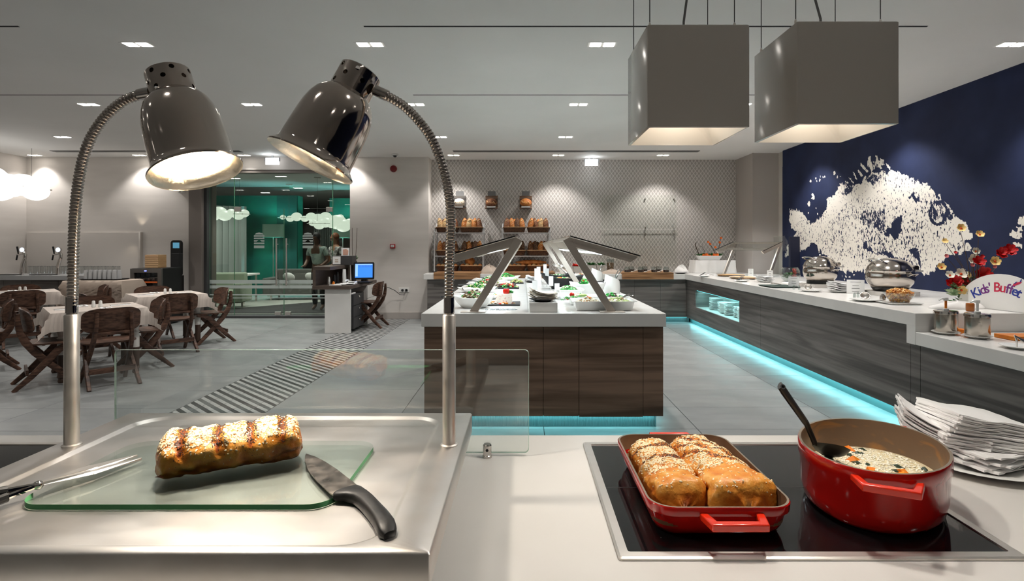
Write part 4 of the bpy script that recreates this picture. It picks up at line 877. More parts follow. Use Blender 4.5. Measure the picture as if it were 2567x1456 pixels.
for x in ((1222-VX)/F*Yg, x0+.1):
    p_ = MB().lathe([(.0125, 0), (.0125, .006), (.0115, .007), (.0115, .032), (.009, .0355), (.001, .036)], 20, (x, Yg-.008, HC)).build('clamp_pin', M_CHROME, t); b = MB(); b.M = Matrix.Translation((x, Yg-.0195, HC+.022)) @ Matrix.Rotation(math.pi/2, 4, 'X'); b.lathe([(.0038, -.002), (.0038, .001)], 12).build('screw', M_BLACK, p_)
# ---- red baking dish
def dish():
    t = thing('baking_dish', 'rectangular red enamelled baking dish holding two strudels on the hob', 'baking dish', (.385, 1.245, HC+.004))
    z0 = HC+.0045; z1 = z0+.063; n = 7; x0, x1, y0, y1 = .243, .524, 1.040, 1.452
    def R_(g, z, r): return rrect(x0+g, x1-g, y0+g, y1-g, r, n, z)
    b = MB(); b.loft([R_(.03, z0, .03), R_(.022, z0+.003, .036), R_(.014, z0+.016, .042), R_(.006, z0+.045, .047), R_(.001, z0+.046, .05), R_(0, z1-.002, .05), R_(.0015, z1, .05)], True, False); b.build('outer_wall', M_RED, t, smooth=50)
    b = MB(); b.loft([R_(.0015, z1, .05), R_(.0055, z1, .047)], False, False).build('rim', M_RIM, t, smooth=50)
    b = MB(); b.loft([R_(.0055, z1, .047), R_(.0125, z0+.022, .040), R_(.022, z0+.009, .034), R_(.032, z0+.006, .03)], False, True); b.build('interior', M_ENAM, t, smooth=50)
    for s, yb in ((-1, y0), (1, y1)):
        b = MB(); xc = (x0+x1)/2+.012; zt, zb = z1-.010, z1-.024; o_ = .044; wd = .062; out = [(xc-wd, yb+.004*-s), (xc-wd+.01, yb+s*o_), (xc+wd-.01, yb+s*o_), (xc+wd, yb-.004*s)]; inn = [(xc-wd+.016, yb-.004*s), (xc-wd+.024, yb+s*(o_-.016)), (xc+wd-.024, yb+s*(o_-.016)), (xc+wd-.016, yb-.004*s)]
        b.loft([[(out[i][0], out[i][1], zb), (out[i][0], out[i][1], zt), (inn[i][0], inn[i][1], zt), (inn[i][0], inn[i][1], zb)] for i in range(4)]); b.build('handle', M_REDH, t, smooth=30, bevel=.0025)
dish()
strudel('sesame strudel with dark poppy bands, nearer the carving tray in the red dish', (.318, 1.243, HC+.012), .275, .112, .082, math.radians(93), 1500, (.05, .52), 21, diag=-.1, clean=-.45, taper=.12)
strudel('plumper sesame strudel with a poppy stripe along its back, nearer the oval pot', (.432, 1.240, HC+.012), .30, .122, .09, math.radians(97), 1500, (-.05, .3, .62), 33, diag=.9, clean=-.4, taper=.18)
# ---- oval pot
def pot():
    cx_, cy_, a, b_, th = .766, 1.212, .187, .143, .928; z0 = HC+.0045; z1 = 1.03
    t = thing('oval_casserole', 'oval red cast-iron casserole pot filled with creamy soup', 'pot', (cx_, cy_, z0)); n = 56
    def E_(g, z): return ell(cx_, cy_, a-g, b_-g, th, z, n)
    b = MB(); b.loft([E_(.028, z0), E_(.02, z0+.002), E_(.011, z0+.012), E_(.006, z0+.035), E_(.0035, z1-.03), E_(.0, z1-.026), E_(0, z1-.002), E_(.0015, z1)], True, False); b.build('outer_wall', M_RED, t, smooth=50)
    b = MB(); b.loft([E_(.0015, z1), E_(.0065, z1)], False, False).build('rim', M_RIM, t, smooth=50)
    b = MB(); b.loft([E_(.0065, z1), E_(.0085, z1-.03), E_(.011, z0+.035), E_(.017, z0+.012), E_(.03, z0+.007)], False, True); b.build('interior', M_ENAM2, t, smooth=50)
    for s in (1, -1):
        b = MB(); M = Matrix.Translation((cx_, cy_, 0)) @ Matrix.Rotation(th+(.22 if s < 0 else -.05), 4, 'Z'); b.M = M; wd = .062; o_ = .046; e = a-.008; zt, zb = z1-.012, z1-.026
        out = [(s*(e-.011), -wd), (s*(e+o_), -wd+.016), (s*(e+o_), wd-.016), (s*(e-.011), wd)]; inn = [(s*(e-.005), -wd+.015), (s*(e+o_-.015), -wd+.028), (s*(e+o_-.015), wd-.028), (s*(e-.005), wd-.015)]
        b.loft([[(*out[i], zb), (*out[i], zt), (*inn[i], zt), (*inn[i], zb)] for i in range(4)]); b.build('handle', M_REDH, t, smooth=30, bevel=.0025)
    zs = z0+.062; ts = thing('vegetable_soup', 'creamy rice soup with carrot chunks inside the oval pot', 'soup', (cx_, cy_, zs))
    b = MB(); rings = [E_(.0105, zs-.004)]
    for g in (.03, .06, .09, .12): rings.append([(x, y, zs+.0025*noise.noise((x*60, y*60, 1))) for x, y, _ in E_(g, zs)])
    b.loft(rings, True, True); b.build('broth', mat('cream_broth', (232, 222, 192), .25, n=(60, (220, 206, 168), .4, .6)), ts, smooth=60)
    for nm, m, cnt, r_, el in (('rice', mat('rice_grain', (248, 243, 226), .3), 1500, .0022, 1.9), ('carrot', M_ORG, 20, .0125, 1.4), ('spinach', mat('cooked_spinach', (44, 62, 48), .4), 26, .008, 1.8)):
        b = MB(); q = random.Random(len(nm))
        for _ in range(cnt):
            an = q.random()*6.28; s = math.sqrt(q.random())*.92; x = (a-.02)*s*math.cos(an); y = (b_-.02)*s*math.sin(an)
            b.chunk((cx_+x*math.cos(th)-y*math.sin(th), cy_+x*math.sin(th)+y*math.cos(th), zs+.001), r_*q.uniform(.7, 1.2), el)
        b.build(nm, m, ts, smooth=0, kind='stuff')
    # ladle-spoon
    tip = PZ(2108, 1138, zs+.022); knee = PZ(2043, 1112, zs+.045); neck = PZ(2022, 1062, 1.055); end = PZ(1955, 966, 1.155)
    t = thing('serving_spoon', 'black plastic slotted serving spoon leaning in the oval pot', 'spoon', tuple(tip))
    b = MB(); d = (neck-end).normalized(); b.tube([end, end.lerp(neck, .12), end.lerp(neck, .9), neck, neck.lerp(knee, .6), knee], [.009, .0105, .009, .0085, .008, .008], 12, flat=.55); b.build('handle', M_BLACK, t, smooth=60)
    s = Vector((.8, -.45, 0)).normalized(); q = [(knee, .011, 0), (knee.lerp(tip, .35), .028, -.003), (knee.lerp(tip, .7), .037, -.006), (tip, .034, -.004), (tip+(tip-knee)*.12, .012, 0)]
    s = (tip-knee).cross(Vector((0, 0, 1))).normalized(); dd_ = (tip-knee).normalized(); s = Matrix.Rotation(math.radians(-38), 3, dd_) @ s
    b = MB(); b.loft([[c-s*w_, c+Vector((0, 0, dz-.002)), c+s*w_, c+Vector((0, 0, dz+.001))] for c, w_, dz in q]); b.build('bowl', M_BLACK, t, smooth=60)
    dots = MB()
    for i in range(3):
        for j in range(4): c = end.lerp(neck, .80+.05*j)+Vector((0, 0, .0055)); dots.ball((c.x+(i-1)*.0042, c.y-.003, c.z), .0008, 6, 4)
    dots.build('grip_dot', M_GREY, t, kind='stuff')
    rg = MB(); c = end+(neck-end).normalized()*.008+Vector((0, -.005, .003)); rg.M = Matrix.Translation(c) @ Matrix.Rotation(1.1, 4, 'X'); rg.lathe([(.0035, 0), (.0055, 0), (.0055, .003), (.0035, .003)], 14, c0=False, c1=False).build('hanging_eye', M_DGREY, t)
pot()
# ---- paper napkins on a plate
def plate_mesh(r, h=.018, n=28):
    return MB().lathe([(r*.55, 0), (r*.6, .003), (r*.97, h), (r, h+.002), (r*.97, h+.003), (r*.6, .007), (.001, .006)], n)
cN = (1.175, 1.435)
o = plate_mesh(.165).build('plate', M_PORC); o.location = (cN[0]+.0, cN[1]-.005, HC); tag(o, 'white plate under the tall stack of paper napkins beside the hob', 'plate')
def napkin_mesh(w_, l_, seed, lift=0):
    q = random.Random(seed); nx, ny = 9, 9; top = []; b = MB(); ph = q.random()*6
    for z in (0, .0022):
        for j in range(ny+1):
            for i in range(nx+1):
                u, v = i/nx*2-1, j/ny*2-1; zz = z+.0016*math.sin(u*5+ph)+.0018*noise.noise((u*2.2, v*2.2, seed))+(.002*abs(u)**3 if z else -.001*abs(u)**3)+lift*max(0, -u)**2
                top.append((u*w_/2+.003*noise.noise((v*6, seed, z*90)), v*l_/2+.003*noise.noise((u*6, seed+3, z*90)), zz))
    m = (nx+1)*(ny+1); fs = []
    for j in range(ny):
        for i in range(nx): k_ = j*(nx+1)+i; fs.append((k_+m, k_+1+m, k_+nx+2+m, k_+nx+1+m)); fs.append((k_, k_+nx+1, k_+nx+2, k_+1))
    ed = [i for i in range(nx+1)]+[(nx+1)*j+nx for j in range(1, ny+1)]+[(nx+1)*ny+i for i in range(nx-1, -1, -1)]+[(nx+1)*j for j in range(ny-1, 0, -1)]
    for a_, c_ in zip(ed, ed[1:]+ed[:1]): fs.append((a_, c_, c_+m, a_+m))
    b.add(top, fs); return b
npk = [napkin_mesh(.19, .15, s).build('paper_napkin', M_NAP, smooth=60) for s in (1, 2, 3)]; lf = [napkin_mesh(.19, .13, s, .03).build('paper_napkin', M_NAP, smooth=60) for s in (5, 6)]
q = random.Random(5); z = HC+.012; used = set()
def put(src, x, y, z, rz, rx, ry, label, group):
    if src.name not in used: used.add(src.name); o = src
    else: o = src.copy(); COL.objects.link(o)
    o.location = (x, y, z); o.rotation_euler = (rx, ry, rz); tag(o, label, 'napkin', group); return o
for i in range(38):
    if i < 14: a_ = math.radians(q.uniform(-8, 30)); x = cN[0]+.01+q.uniform(-.006, .018); y = cN[1]-.015+q.uniform(-.006, .006); ry = q.uniform(-.03, .03)
    else: a_ = math.radians(-12+q.uniform(-4, 4)+(i-14)*.6); x = cN[0]-.012+q.uniform(-.005, .005)+(i-14)*.0002; y = cN[1]+q.uniform(-.004, .004); ry = .03+.006*(i-14)
    src = npk[i % 3]
    put(src, x, y, z, a_, q.uniform(-.02, .02), ry, 'white paper napkin, %s from the bottom of the tall stack beside the hob' % ordw(i), 'paper napkins by the hob'); z += .0031
for i in range(9):
    put(lf[i % 2], cN[0]-.075+q.uniform(-.004, .004), cN[1]+.02+q.uniform(-.004, .004), HC+.05+i*.0056, math.radians(-28+q.uniform(-4, 4)), .02, .12+.012*i, 'white paper napkin tilting out of the tall stack, %s of the fanned ones' % ordw(i), 'fanned paper napkins')
# ---- square pendants over the hob
def pendant(x0, zb, label):
    y0 = 1.2; w_ = .2225; t = thing('pendant_lamp', label, 'pendant lamp', (x0+w_/2, y0+w_/2, zb)); x1 = x0+w_; y1 = y0+w_; zt = zb+.2235; th = .006
    m = MATS['pendant_white'] if 'pendant_white' in MATS else mat('pendant_white', (190, 186, 180), .13, coat=.3)
    b = MB(); n = 3; b.loft([rrect(x0+th, x1-th, y0+th, y1-th, .003, n, zb), rrect(x0, x1, y0, y1, .004, n, zb+.001), rrect(x0, x1, y0, y1, .004, n, zt-.002), rrect(x0+.002, x1-.002, y0+.002, y1-.002, .004, n, zt)], False, True); b.build('box_shade', m, t, smooth=30)
    m2 = MATS['pendant_inside'] if 'pendant_inside' in MATS else mat('pendant_inside', (240, 236, 228), .25)
    c = (x0+w_/2, y0+w_/2)
    b = MB(); b.loft([rrect(x0+th, x1-th, y0+th, y1-th, .003, n, zb), rrect(x0+.012, x1-.012, y0+.012, y1-.012, .01, n, zb+.012), rrect(x0+.045, x1-.045, y0+.045, y1-.045, .05, n, zb+.075)], False, True); b.build('reflector', m2, t, smooth=30)
    MB().lathe([(.05, 0), (.05, .006)], 24, (*c, zb+.066)).build('bulb', M_PBULB, t)
    light('SPOT', 'pendant_beam', (*c, zb+.055), PEND_W, (1, .93, .84), t, (*c, 0), .035, spot=125, blend=.5)
    for sx in (x0+.012, x1-.022):
        for sy in (y0+.03, y1-.015):
            MB().tube([(sx, sy, zt), (sx, sy, CEIL)], .0011, 6).build('suspension_wire', M_DGREY, t); MB().lathe([(.003, 0), (.003, .012), (.0015, .016)], 8, (sx, sy, zt)).build('wire_stud', M_STEEL, t)
    MB().tube([(c[0], c[1], zt), (c[0]-.0, c[1], zt+.05), (c[0]+(.02 if x0 < .4 else -.03), c[1]+.01, zt+.18), (c[0]+(.09 if x0 < .4 else -.1), c[1]+.03, zt+.5), (c[0], c[1]+.04, CEIL)], .0028, 8).build('power_cord', M_GREY, t)
pendant(.272, 1.7185, 'glossy white cube pendant lamp over the red baking dish'); pendant(.597, 1.7255, 'glossy white cube pendant lamp in front of the navy fish wall')
# ================================================================ DINING AREA
def panel(b, outline, fn, th, rings=(1, .8, .55, .3)):
    """curved board: fn(u, v) -> (point, normal); outline in (u, v)"""
    f_, k_ = [], []
    for s in rings: f_.append([fn(u*s, v*s)[0]+fn(u*s, v*s)[1]*th/2 for u, v in outline]); k_.append([fn(u*s, v*s)[0]-fn(u*s, v*s)[1]*th/2 for u, v in outline])
    b.loft(k_[::-1]+f_, True, True)
def bars_path(b, pts, wx, wn):
    """flat bar along a path in 3-D, wx = thickness in x, wn = width in the yz plane (list)"""
    L = []
    for i, p in enumerate(pts):
        p = Vector(p); d = (Vector(pts[min(i+1, len(pts)-1)])-Vector(pts[max(i-1, 0)])); n_ = Vector((0, -d.z, d.y)).normalized(); w_ = wn[i]/2; x = Vector((wx/2, 0, 0)); e = n_*w_
        L.append([p+x*a_+e*c_ for a_, c_ in ((1, .75), (.75, 1), (-.75, 1), (-1, .75), (-1, -.75), (-.75, -1), (.75, -1), (1, -.75))])
    b.loft(L)
def make_chair():
    t = thing('dining_chair', '', 'chair')
    rr = [(x, y) for x, y, _ in rrect(-1, 1, -1, 1, .62, 6)]
    b = MB(); panel(b, rr, lambda u, v: (Vector((u*.235*(1-.06*v), v*.215, .452+.012*(u*u)*.6-.006*math.cos(v*1.5))), Vector((0, 0, 1))), .016); b.build('seat', M_CHAIR, t, world=False, smooth=50)
    b = MB(); panel(b, [(x, y) for x, y, _ in rrect(-1, 1, -1, 1, .58, 7)], lambda u, v: (Vector((u*.255, -.272+.085*u*u-.02*v,   .69+v*.13)), Vector((-.3*u, 1, .1)).normalized()), .013); b.build('backrest', M_CHAIR, t, world=False, smooth=50)
    for s in (-1, 1):
        x = s*.165
        b = MB(); bars_path(b, [(x*.88, -.296, .775), (x*.9, -.295, .68), (x*.94, -.28, .58), (x, -.24, .48), (x*1.05, -.165, .37), (x*1.1, -.06, .25), (x*1.18, .08, .11), (x*1.24, .185, 0)], .034, (.03, .045, .056, .066, .068, .062, .052, .04)); b.build('side_frame', M_CHAIR, t, world=False, smooth=50)
        x = s*.19
        b = MB(); bars_path(b, [(x, .185, .432), (x, .09, .425), (x, .02, .385), (x*1.03, -.06, .29), (x*1.1, -.2, .13), (x*1.14, -.335, 0)], .034, (.034, .052, .07, .066, .054, .036)); b.build('leg', M_CHAIR, t, world=False, smooth=50)
    MB().box(-.2, .2, -.24, -.215, .145, .20).build('stretcher', M_CHAIR, t, world=False, smooth=0, bevel=.004)
    MB().box(-.16, .16, -.285, -.262, .545, .575).build('back_rail', M_CHAIR, t, world=False, smooth=0, bevel=.004)
    MB().box(-.18, .18, .05, .11, .41, .442).build('seat_rail', M_CHAIR, t, world=False, smooth=0, bevel=.004)
    return t
chair0 = make_chair(); first = [True]
def chair(x, y, fx, fy, label):
    rz = math.atan2(fy, fx)-math.pi/2
    if first[0]: first[0] = False; chair0.location = (x, y, 0); chair0.rotation_euler = (0, 0, rz); chair0['label'] = label; chair0['group'] = 'dark wooden dining chairs'; return
    copy_tree(chair0, (x, y, 0), rz, label, 'dark wooden dining chairs')
chair(-4.45, 5.92, -.756, .655, 'dark wooden chair with its back to the camera at the closest dining table')
chair(-4.99, 5.90, .72, .69, 'dark wooden chair seen side-on behind the tall lamp post, facing the till desk')
chair(-4.62, 6.62, -.71, -.70, 'dark wooden chair between the two dining tables, facing the camera side')
chair(-5.40, 6.95, .7, -.7, 'dark wooden chair on the far side of the closest dining table')
chair(-4.86, 7.68, -.74, .67, 'dark wooden chair with its back to the camera at the table before the wine fridge')
chair(-4.80, 8.40, -.68, -.73, 'dark wooden chair side-on beside the entrance glass, last of the dining row')
chair(-5.82, 7.72, .7, .7, 'dark wooden chair on the camera side of the wine fridge table, facing the glass')
chair(-5.78, 8.72, .7, -.7, 'dark wooden chair in front of the wine fridge')
chair(-7.42, 8.18, -.74, .67, 'dark wooden chair with its back to the camera at the table before the beer taps')
chair(-8.20, 9.05, .7, -.7, 'dark wooden chair against the drinks bar front')
chair(-7.12, 9.02, -.7, -.7, 'dark wooden chair half hidden by the lamp gooseneck near the draped side table')
chair(-6.33, 6.46, -.72, -.70, 'dark wooden chair cut by the frame edge, facing out of the picture')
chair(-2.82, 10.04, -1, .05, 'dark wooden chair pulled up to the till desk on the striped floor')
def cloth(b, cx_, cy_, zt, hx, hy, over, rot, n=26, wav=.012, maxd=9, fl=.55):
    vs = []; M = Matrix.Translation((cx_, cy_, 0)) @ Matrix.Rotation(rot, 4, 'Z')
    for s in (0, .003):
        for j in range(n+1):
            for i in range(n+1):
                u = (-1+2*i/n)*(hx+over); v = (-1+2*j/n)*(hy+over); ox = max(0, abs(u)-hx); oy = max(0, abs(v)-hy); both = min(ox, oy)
                x = math.copysign(min(abs(u), hx)+both*fl+(.012+.03*ox if ox else 0), u); y = math.copysign(min(abs(v), hy)+both*fl+(.012+.03*oy if oy else 0), v)
                d = max(ox, oy)+both*.45; w_ = wav*math.sin(u*22+v*25)*min(1, d*8)
                if ox > 0: x += math.copysign(w_, u)
                if oy > 0: y += math.copysign(w_, v)
                vs.append(M @ Vector((x+ (s if ox else 0)*math.copysign(1, u), y+(s if oy else 0)*math.copysign(1, v), zt-min(d, maxd)+(s if not (ox or oy) else 0))))
    m = (n+1)**2; fs = []
    for j in range(n):
        for i in range(n): k_ = j*(n+1)+i; fs.append((k_+m, k_+1+m, k_+n+2+m, k_+n+1+m)); fs.append((k_, k_+n+1, k_+n+2, k_+1))
    ed = [i for i in range(n+1)]+[(n+1)*j+n for j in range(1, n+1)]+[(n+1)*n+i for i in range(n-1, -1, -1)]+[(n+1)*j for j in range(n-1, 0, -1)]
    for a_, c_ in zip(ed, ed[1:]+ed[:1]): fs.append((a_, c_, c_+m, a_+m))
    b.add(vs, fs); return b
M_LEGW = mat('white_turned_leg', (206, 202, 196), .4); M_LEGB = mat('brown_leg_foot', (74, 56, 46), .45)
def make_table():
    t = thing('dining_table', '', 'table'); MB().box(-.41, .41, -.41, .41, .715, .742).build('tabletop', M_LEGW, t, world=False, smooth=0, bevel=.004)
    MB().box(-.34, .34, -.34, .34, .64, .715).build('apron', M_LEGW, t, world=False, smooth=0)
    for sx in (-1, 1):
        for sy in (-1, 1):
            c = (sx*.33, sy*.33, 0)
            l = MB().lathe([(.038, .30), (.038, .44), (.028, .455), (.043, .475), (.028, .49), (.034, .52), (.044, .56), (.03, .60), (.038, .62), (.038, .66)], 14, c).build('leg', M_LEGW, t, world=False)
            MB().lathe([(.028, 0), (.035, .02), (.029, .045), (.04, .06), (.036, .09), (.0385, .30)], 14, c).build('brown_foot', M_LEGB, l, world=False)
    return t
tab0 = make_table()
shk = thing('salt_shaker', '', 'shaker'); MB().lathe([(.02, 0), (.021, .02), (.017, .055), (.0165, .066), (.012, .074), (.001, .077)], 14).build('body', M_PORC, shk, world=False); MB().lathe([(.006, .0765), (.001, .0775)], 8).build('pour_cap', M_GREY, shk, world=False)
fork = thing('fork', '', 'cutlery'); b = MB(); b.box(-.003, .003, -.1, .03, 0, .003); b.box(-.011, .011, .03, .05, 0, .003); b.build('handle', M_CHROME, fork, world=False, smooth=0)
for i in range(4): MB().box(-.011+.006*i, -.008+.006*i, .05, .095, 0, .003).build('tine', M_CHROME, fork, world=False, smooth=0)
knf = thing('table_knife', '', 'cutlery'); MB().box(-.005, .005, -.1, 0, 0, .004).build('handle', M_CHROME, knf, world=False, smooth=0, bevel=.001); MB().prism([(-.006, 0), (.006, 0), (.006, .1), (-.002, .115), (-.006, .09)], 0, .002).build('blade', M_CHROME, knf, world=False, smooth=0)
FU = {}
def once(src, loc, rot, label, group):
    if src.name not in FU:
        FU[src.name] = 1; src.location = loc; src.rotation_euler = (0, 0, rot); src['label'] = label
        if group: src['group'] = group
        return src
    return copy_tree(src, loc, rot, label, group)
for x, y, nm, tl in ((-4.93, 6.38, 'the closest dining table', 'white-clothed dining table on turned legs behind the tall lamp post'), (-5.28, 8.2, 'the table before the wine fridge', 'white-clothed dining table on turned legs before the wine fridge'), (-7.78, 8.58, 'the table before the beer taps', 'white-clothed dining table on turned legs before the beer taps')):
    rz = math.radians(45); once(tab0, (x, y, 0), rz, tl.replace('white-clothed ', ''), 'dining tables')
    tag(cloth(MB(), x, y, .752, .43, .43, .19, rz).build('tablecloth', M_CLOTH, smooth=60), 'cream linen tablecloth draped over '+nm, 'tablecloth', 'cream tablecloths')
    for i, (dx, dy) in enumerate(((-.02, .0), (.045, .02))): once(shk, (x+dx, y+dy, .757), 0, 'small white china shaker on %s, %s of the pair' % (nm, ('first', 'second')[i]), 'china shakers')
    for i, (dx, dy, a_) in enumerate(((-.16, -.22, -.8), (.22, -.12, .75), (.12, .24, 2.3), (-.25, .12, 3.9))):
        sd = ('corner towards the bar', 'corner towards the camera', 'entrance side', 'bar side')[i]
        o = MB().loft([rrect(-.055, .055, -.1, .1, .004, 2, 0), rrect(-.052, .052, -.096, .1, .004, 2, .006)]).build('folded_napkin', M_NAP, smooth=0); o.location = (x+dx, y+dy, .757); o.rotation_euler = (0, 0, a_); tag(o, 'folded white napkin on %s, %s' % (nm, sd), 'napkin', 'folded napkins')
        once(fork, (x+dx-.015*math.cos(a_), y+dy-.015*math.sin(a_), .764), a_, 'fork on %s, %s' % (nm, sd), 'forks'); once(knf, (x+dx+.02*math.cos(a_), y+dy+.02*math.sin(a_), .764), a_+.2, 'knife on %s, %s' % (nm, sd), 'table knives')
# ---------------------------------------------------------------- drinks bar
t = thing('bar_cabinet', 'pale wood drinks bar cabinet under the beer taps', 'cabinet', (-9, 10.05, 0))
for i in range(4): MB().box(-9.94+i*.5, -9.445+i*.5, 10.06, 10.08, .08, .845).build('door', M_GREYW, t, smooth=0, bevel=.001)
MB().box(-9.94, -7.95, 10.08, 10.75, .0, .845).build('carcass', M_GREYW, t, smooth=0)
slab('bar_worktop', 'grey worktop of the drinks bar', (-9.955, -7.88, 10.0, 10.8, .845, .93), m=mat('bar_grey_top', (150, 150, 150), .4))
for px, lb in ((58, 'chrome beer tap with a round lit badge nearest the side wall'), (148, 'chrome beer tap with a round lit badge beside the lamp gooseneck')):
    Y = 10.25; x = (px-VX)/F*Y; t = thing('beer_tap', lb, 'beer tap', (x, Y, .93)); s = Y/F
    pt = lambda dx, y: (x+dx*s, Y, EYE-(y-VY)*s)
    MB().tube([pt(-4, 688), pt(-3, 672), pt(-1, 660), pt(4, 648), pt(5, 638), pt(1, 632)], [.035, .03, .03, .028, .03, .03], 14).build('column', M_CHROME, t, smooth=70)
    MB().tube([pt(2, 636), pt(-16, 639)], .012, 8).build('spout_arm', M_CHROME, t); MB().tube([pt(-14, 638), pt(-17, 652)], .013, 8).build('spout', M_BLACK, t)
    MB().tube([pt(-12, 638), pt(-13, 630), pt(-15, 618)], [.008, .014, .016], 8).build('handle', M_BLACK, t)
    b = MB(); b.M = Matrix.Translation(pt(0, 626)) @ Matrix.Rotation(math.pi/2, 4, 'X'); b.lathe([(.04, -.02), (.048, 0), (.045, .025)], 20, c1=False).build('badge_ring', M_CHROME, t); b = MB(); b.M = Matrix.Translation(pt(0, 626)) @ Matrix.Rotation(math.pi/2, 4, 'X'); b.lathe([(.044, .0), (.043, .028)], 20).build('badge', flat('badge_light_%d' % px, (214, 222, 240), 1.1), t)
    o = MB().box(x-.38, x+.02, 10.05, 10.2, .931, .945).build('drip_tray', M_BLACK, smooth=0, bevel=.003); tag(o, 'low black drip tray in front of the beer tap %s' % ('nearest the side wall' if px == 58 else 'beside the lamp gooseneck'), 'drip tray')
M_TG = pane_glass('tumbler_glass', (246, 248, 248), .22)
g0 = thing('drinking_glass', '', 'glass'); MB().lathe([(.036, 0), (.030, .145)], 12, c0=False, c1=False).build('bowl', M_TG, g0, world=False); MB().lathe([(.030, .135), (.030, .15)], 12).build('base', M_TG, g0, world=False)
n = 26
for i in range(n): once(g0, (-9.45+i*.068, 10.6+.012*(i % 2), .931), 0, 'upturned beer glass, %s from the side wall in the row behind the taps' % ordw(i), 'upturned glasses behind the beer taps')
# draped side table with a tray of plastic cups
t = thing('side_table', 'side table hidden under a long draped cloth beside the wine fridge', 'table', (-7.36, 9.72, 0)); MB().box(-7.84, -6.88, 9.46, 9.98, .80, .858).build('tabletop', M_LEGW, t, smooth=0)
for x in (-7.79, -6.93):
    for y in (9.51, 9.93): MB().box(x-.02, x+.02, y-.02, y+.02, 0, .8).build('leg', M_DGREY, t, smooth=0)
tag(cloth(MB(), -7.36, 9.72, .868, .49, .27, .5, 0, 40, .03, .72, .1).build('tablecloth', M_CLOTHB, smooth=60), 'long beige cloth draped to the floor over the side table', 'tablecloth')
o = MB(); o.loft([rrect(-7.66, -7.02, 9.55, 9.9, .05, 4, .876), rrect(-7.68, -7.0, 9.53, 9.92, .05, 4, .892), rrect(-7.665, -7.015, 9.545, 9.905, .05, 4, .888), rrect(-7.65, -7.03, 9.56, 9.89, .05, 4, .881)]); o = o.build('serving_tray', M_BLACK, smooth=30); tag(o, 'black tray of plastic cups on the draped side table', 'tray')
M_CUP = mat('translucent_cup', (214, 214, 214), .4, trans=.35)
c0 = thing('plastic_cup', '', 'cup'); MB().lathe([(.038, 0), (.036, .06), (.028, .16)], 14, c0=False).build('cup_wall', M_CUP, c0, world=False)
i = 0
for r_ in range(2):
    for c_ in range(7):
        once(c0, (-7.6+c_*.082, 9.63+r_*.12, .883), 0, 'upturned plastic cup on the tray, %s in the %s row' % (ordw(c_), ('closer', 'rear')[r_]), 'plastic cups on the tray')
# wine fridge, wooden crate and sanitiser stand
t = thing('wine_fridge', 'black wine fridge with amber-lit wooden racks and steel door frame', 'fridge', (-6.88, 10.3, 0)); x0, x1 = -7.16, -6.59
MB().box(x0, x1, 10.13, 10.7, .02, 1.055).build('body', M_BLACK, t, smooth=0, bevel=.006)
d = MB(); lo = [(x, z) for x, z, _ in rrect(x0, x1, .06, 1.05, .01, 2)]; li = [(x, z) for x, z, _ in rrect(x0+.07, x1-.07, .13, .975, .01, 2)]
d.loft([[(x, 10.13, z) for x, z in lo], [(x, 10.09, z) for x, z in lo], [(x, 10.09, z) for x, z in li], [(x, 10.12, z) for x, z in li]], False, False); d = d.build('door', mat('fridge_frame_steel', (120, 116, 112), .4, .8), t, smooth=20)
MB().box(x0+.07, x1-.07, 10.118, 10.124, .13, .975).build('door_glass', M_SMOKE, d, smooth=0)
for k_ in range(4): MB().box(x0+.09, x1-.09, 10.105, 10.118, .2+k_*.2-.012, .2+k_*.2+.016).build('wooden_rack', mat('amber_glow_rack_%d' % k_, (150, 70, 26), .6, emit=((120, 50, 16), .5)), t, smooth=0)  # amber light inside the fridge is put into the racks as emission
for k_ in range(2, 4):
    for j in range(4): b = MB(); b.M = Matrix.Translation((x0+.15+j*.09, 10.117, .2+k_*.2+.045)) @ Matrix.Rotation(math.pi/2, 4, 'X'); b.lathe([(.026, 0), (.024, .012), (.01, .02)], 12).build('bottle_neck', mat('bottle_foil_%d%d' % (k_, j), (54, 38, 34), .3), t)
MB().box(-6.9, -6.86, 10.086, 10.09, 1.0, 1.02).build('status_light', flat('fridge_status', (120, 130, 255), 2.5), t, smooth=0)
t = thing('wooden_crate', 'slatted pale wooden crate standing on the wine fridge', 'crate', (-6.8, 10.4, 1.056))
MB().box(-7.0, -6.76, 10.26, 10.5, 1.058, 1.3).build('box', mat('crate_wood', (176, 142, 102), .6, n=((3, 3, 30), (158, 124, 86), .4, .6)), t, smooth=0, bevel=.002)
for k_ in range(6): MB().box(-7.003, -6.757, 10.252, 10.26, 1.06+k_*.04, 1.094+k_*.04).build('slat', mat('crate_slat_%d' % k_, (186-k_*3, 152-k_*3, 112-k_*2), .6), t, smooth=0, bevel=.0015)
Y = 10.93; s = Y/F; X = lambda px: (px-VX)*s; Z = lambda py: EYE-(py-VY)*s
t = thing('sanitiser_stand', 'tall black sanitiser dispenser stand with small blue display', 'dispenser', (X(444), Y, 0))
lo = [(x, z) for x, z, _ in rrect(X(430), X(457), Z(692), Z(602), .06, 5)]; MB().prism_y(lo, Y-.03, Y+.02).build('back_plate', M_BLACK, t, smooth=30); MB().box(X(442), X(461), Y-.16, Y-.03, Z(672), Z(634)).build('dispenser_box', M_BLKM, t, smooth=0, bevel=.008)
MB().box(X(436), X(452), Y-.035, Y-.031, Z(622), Z(608)).build('display', M_CYAN, t, smooth=0); MB().box(X(436), X(458), Y-.12, Y+.05, .03, Z(690)).build('cabinet', M_BLACK, t, smooth=0, bevel=.01); MB().box(X(430), X(464), Y-.12, Y+.1, 0, .03).build('base', M_BLACK, t, smooth=0, bevel=.005)
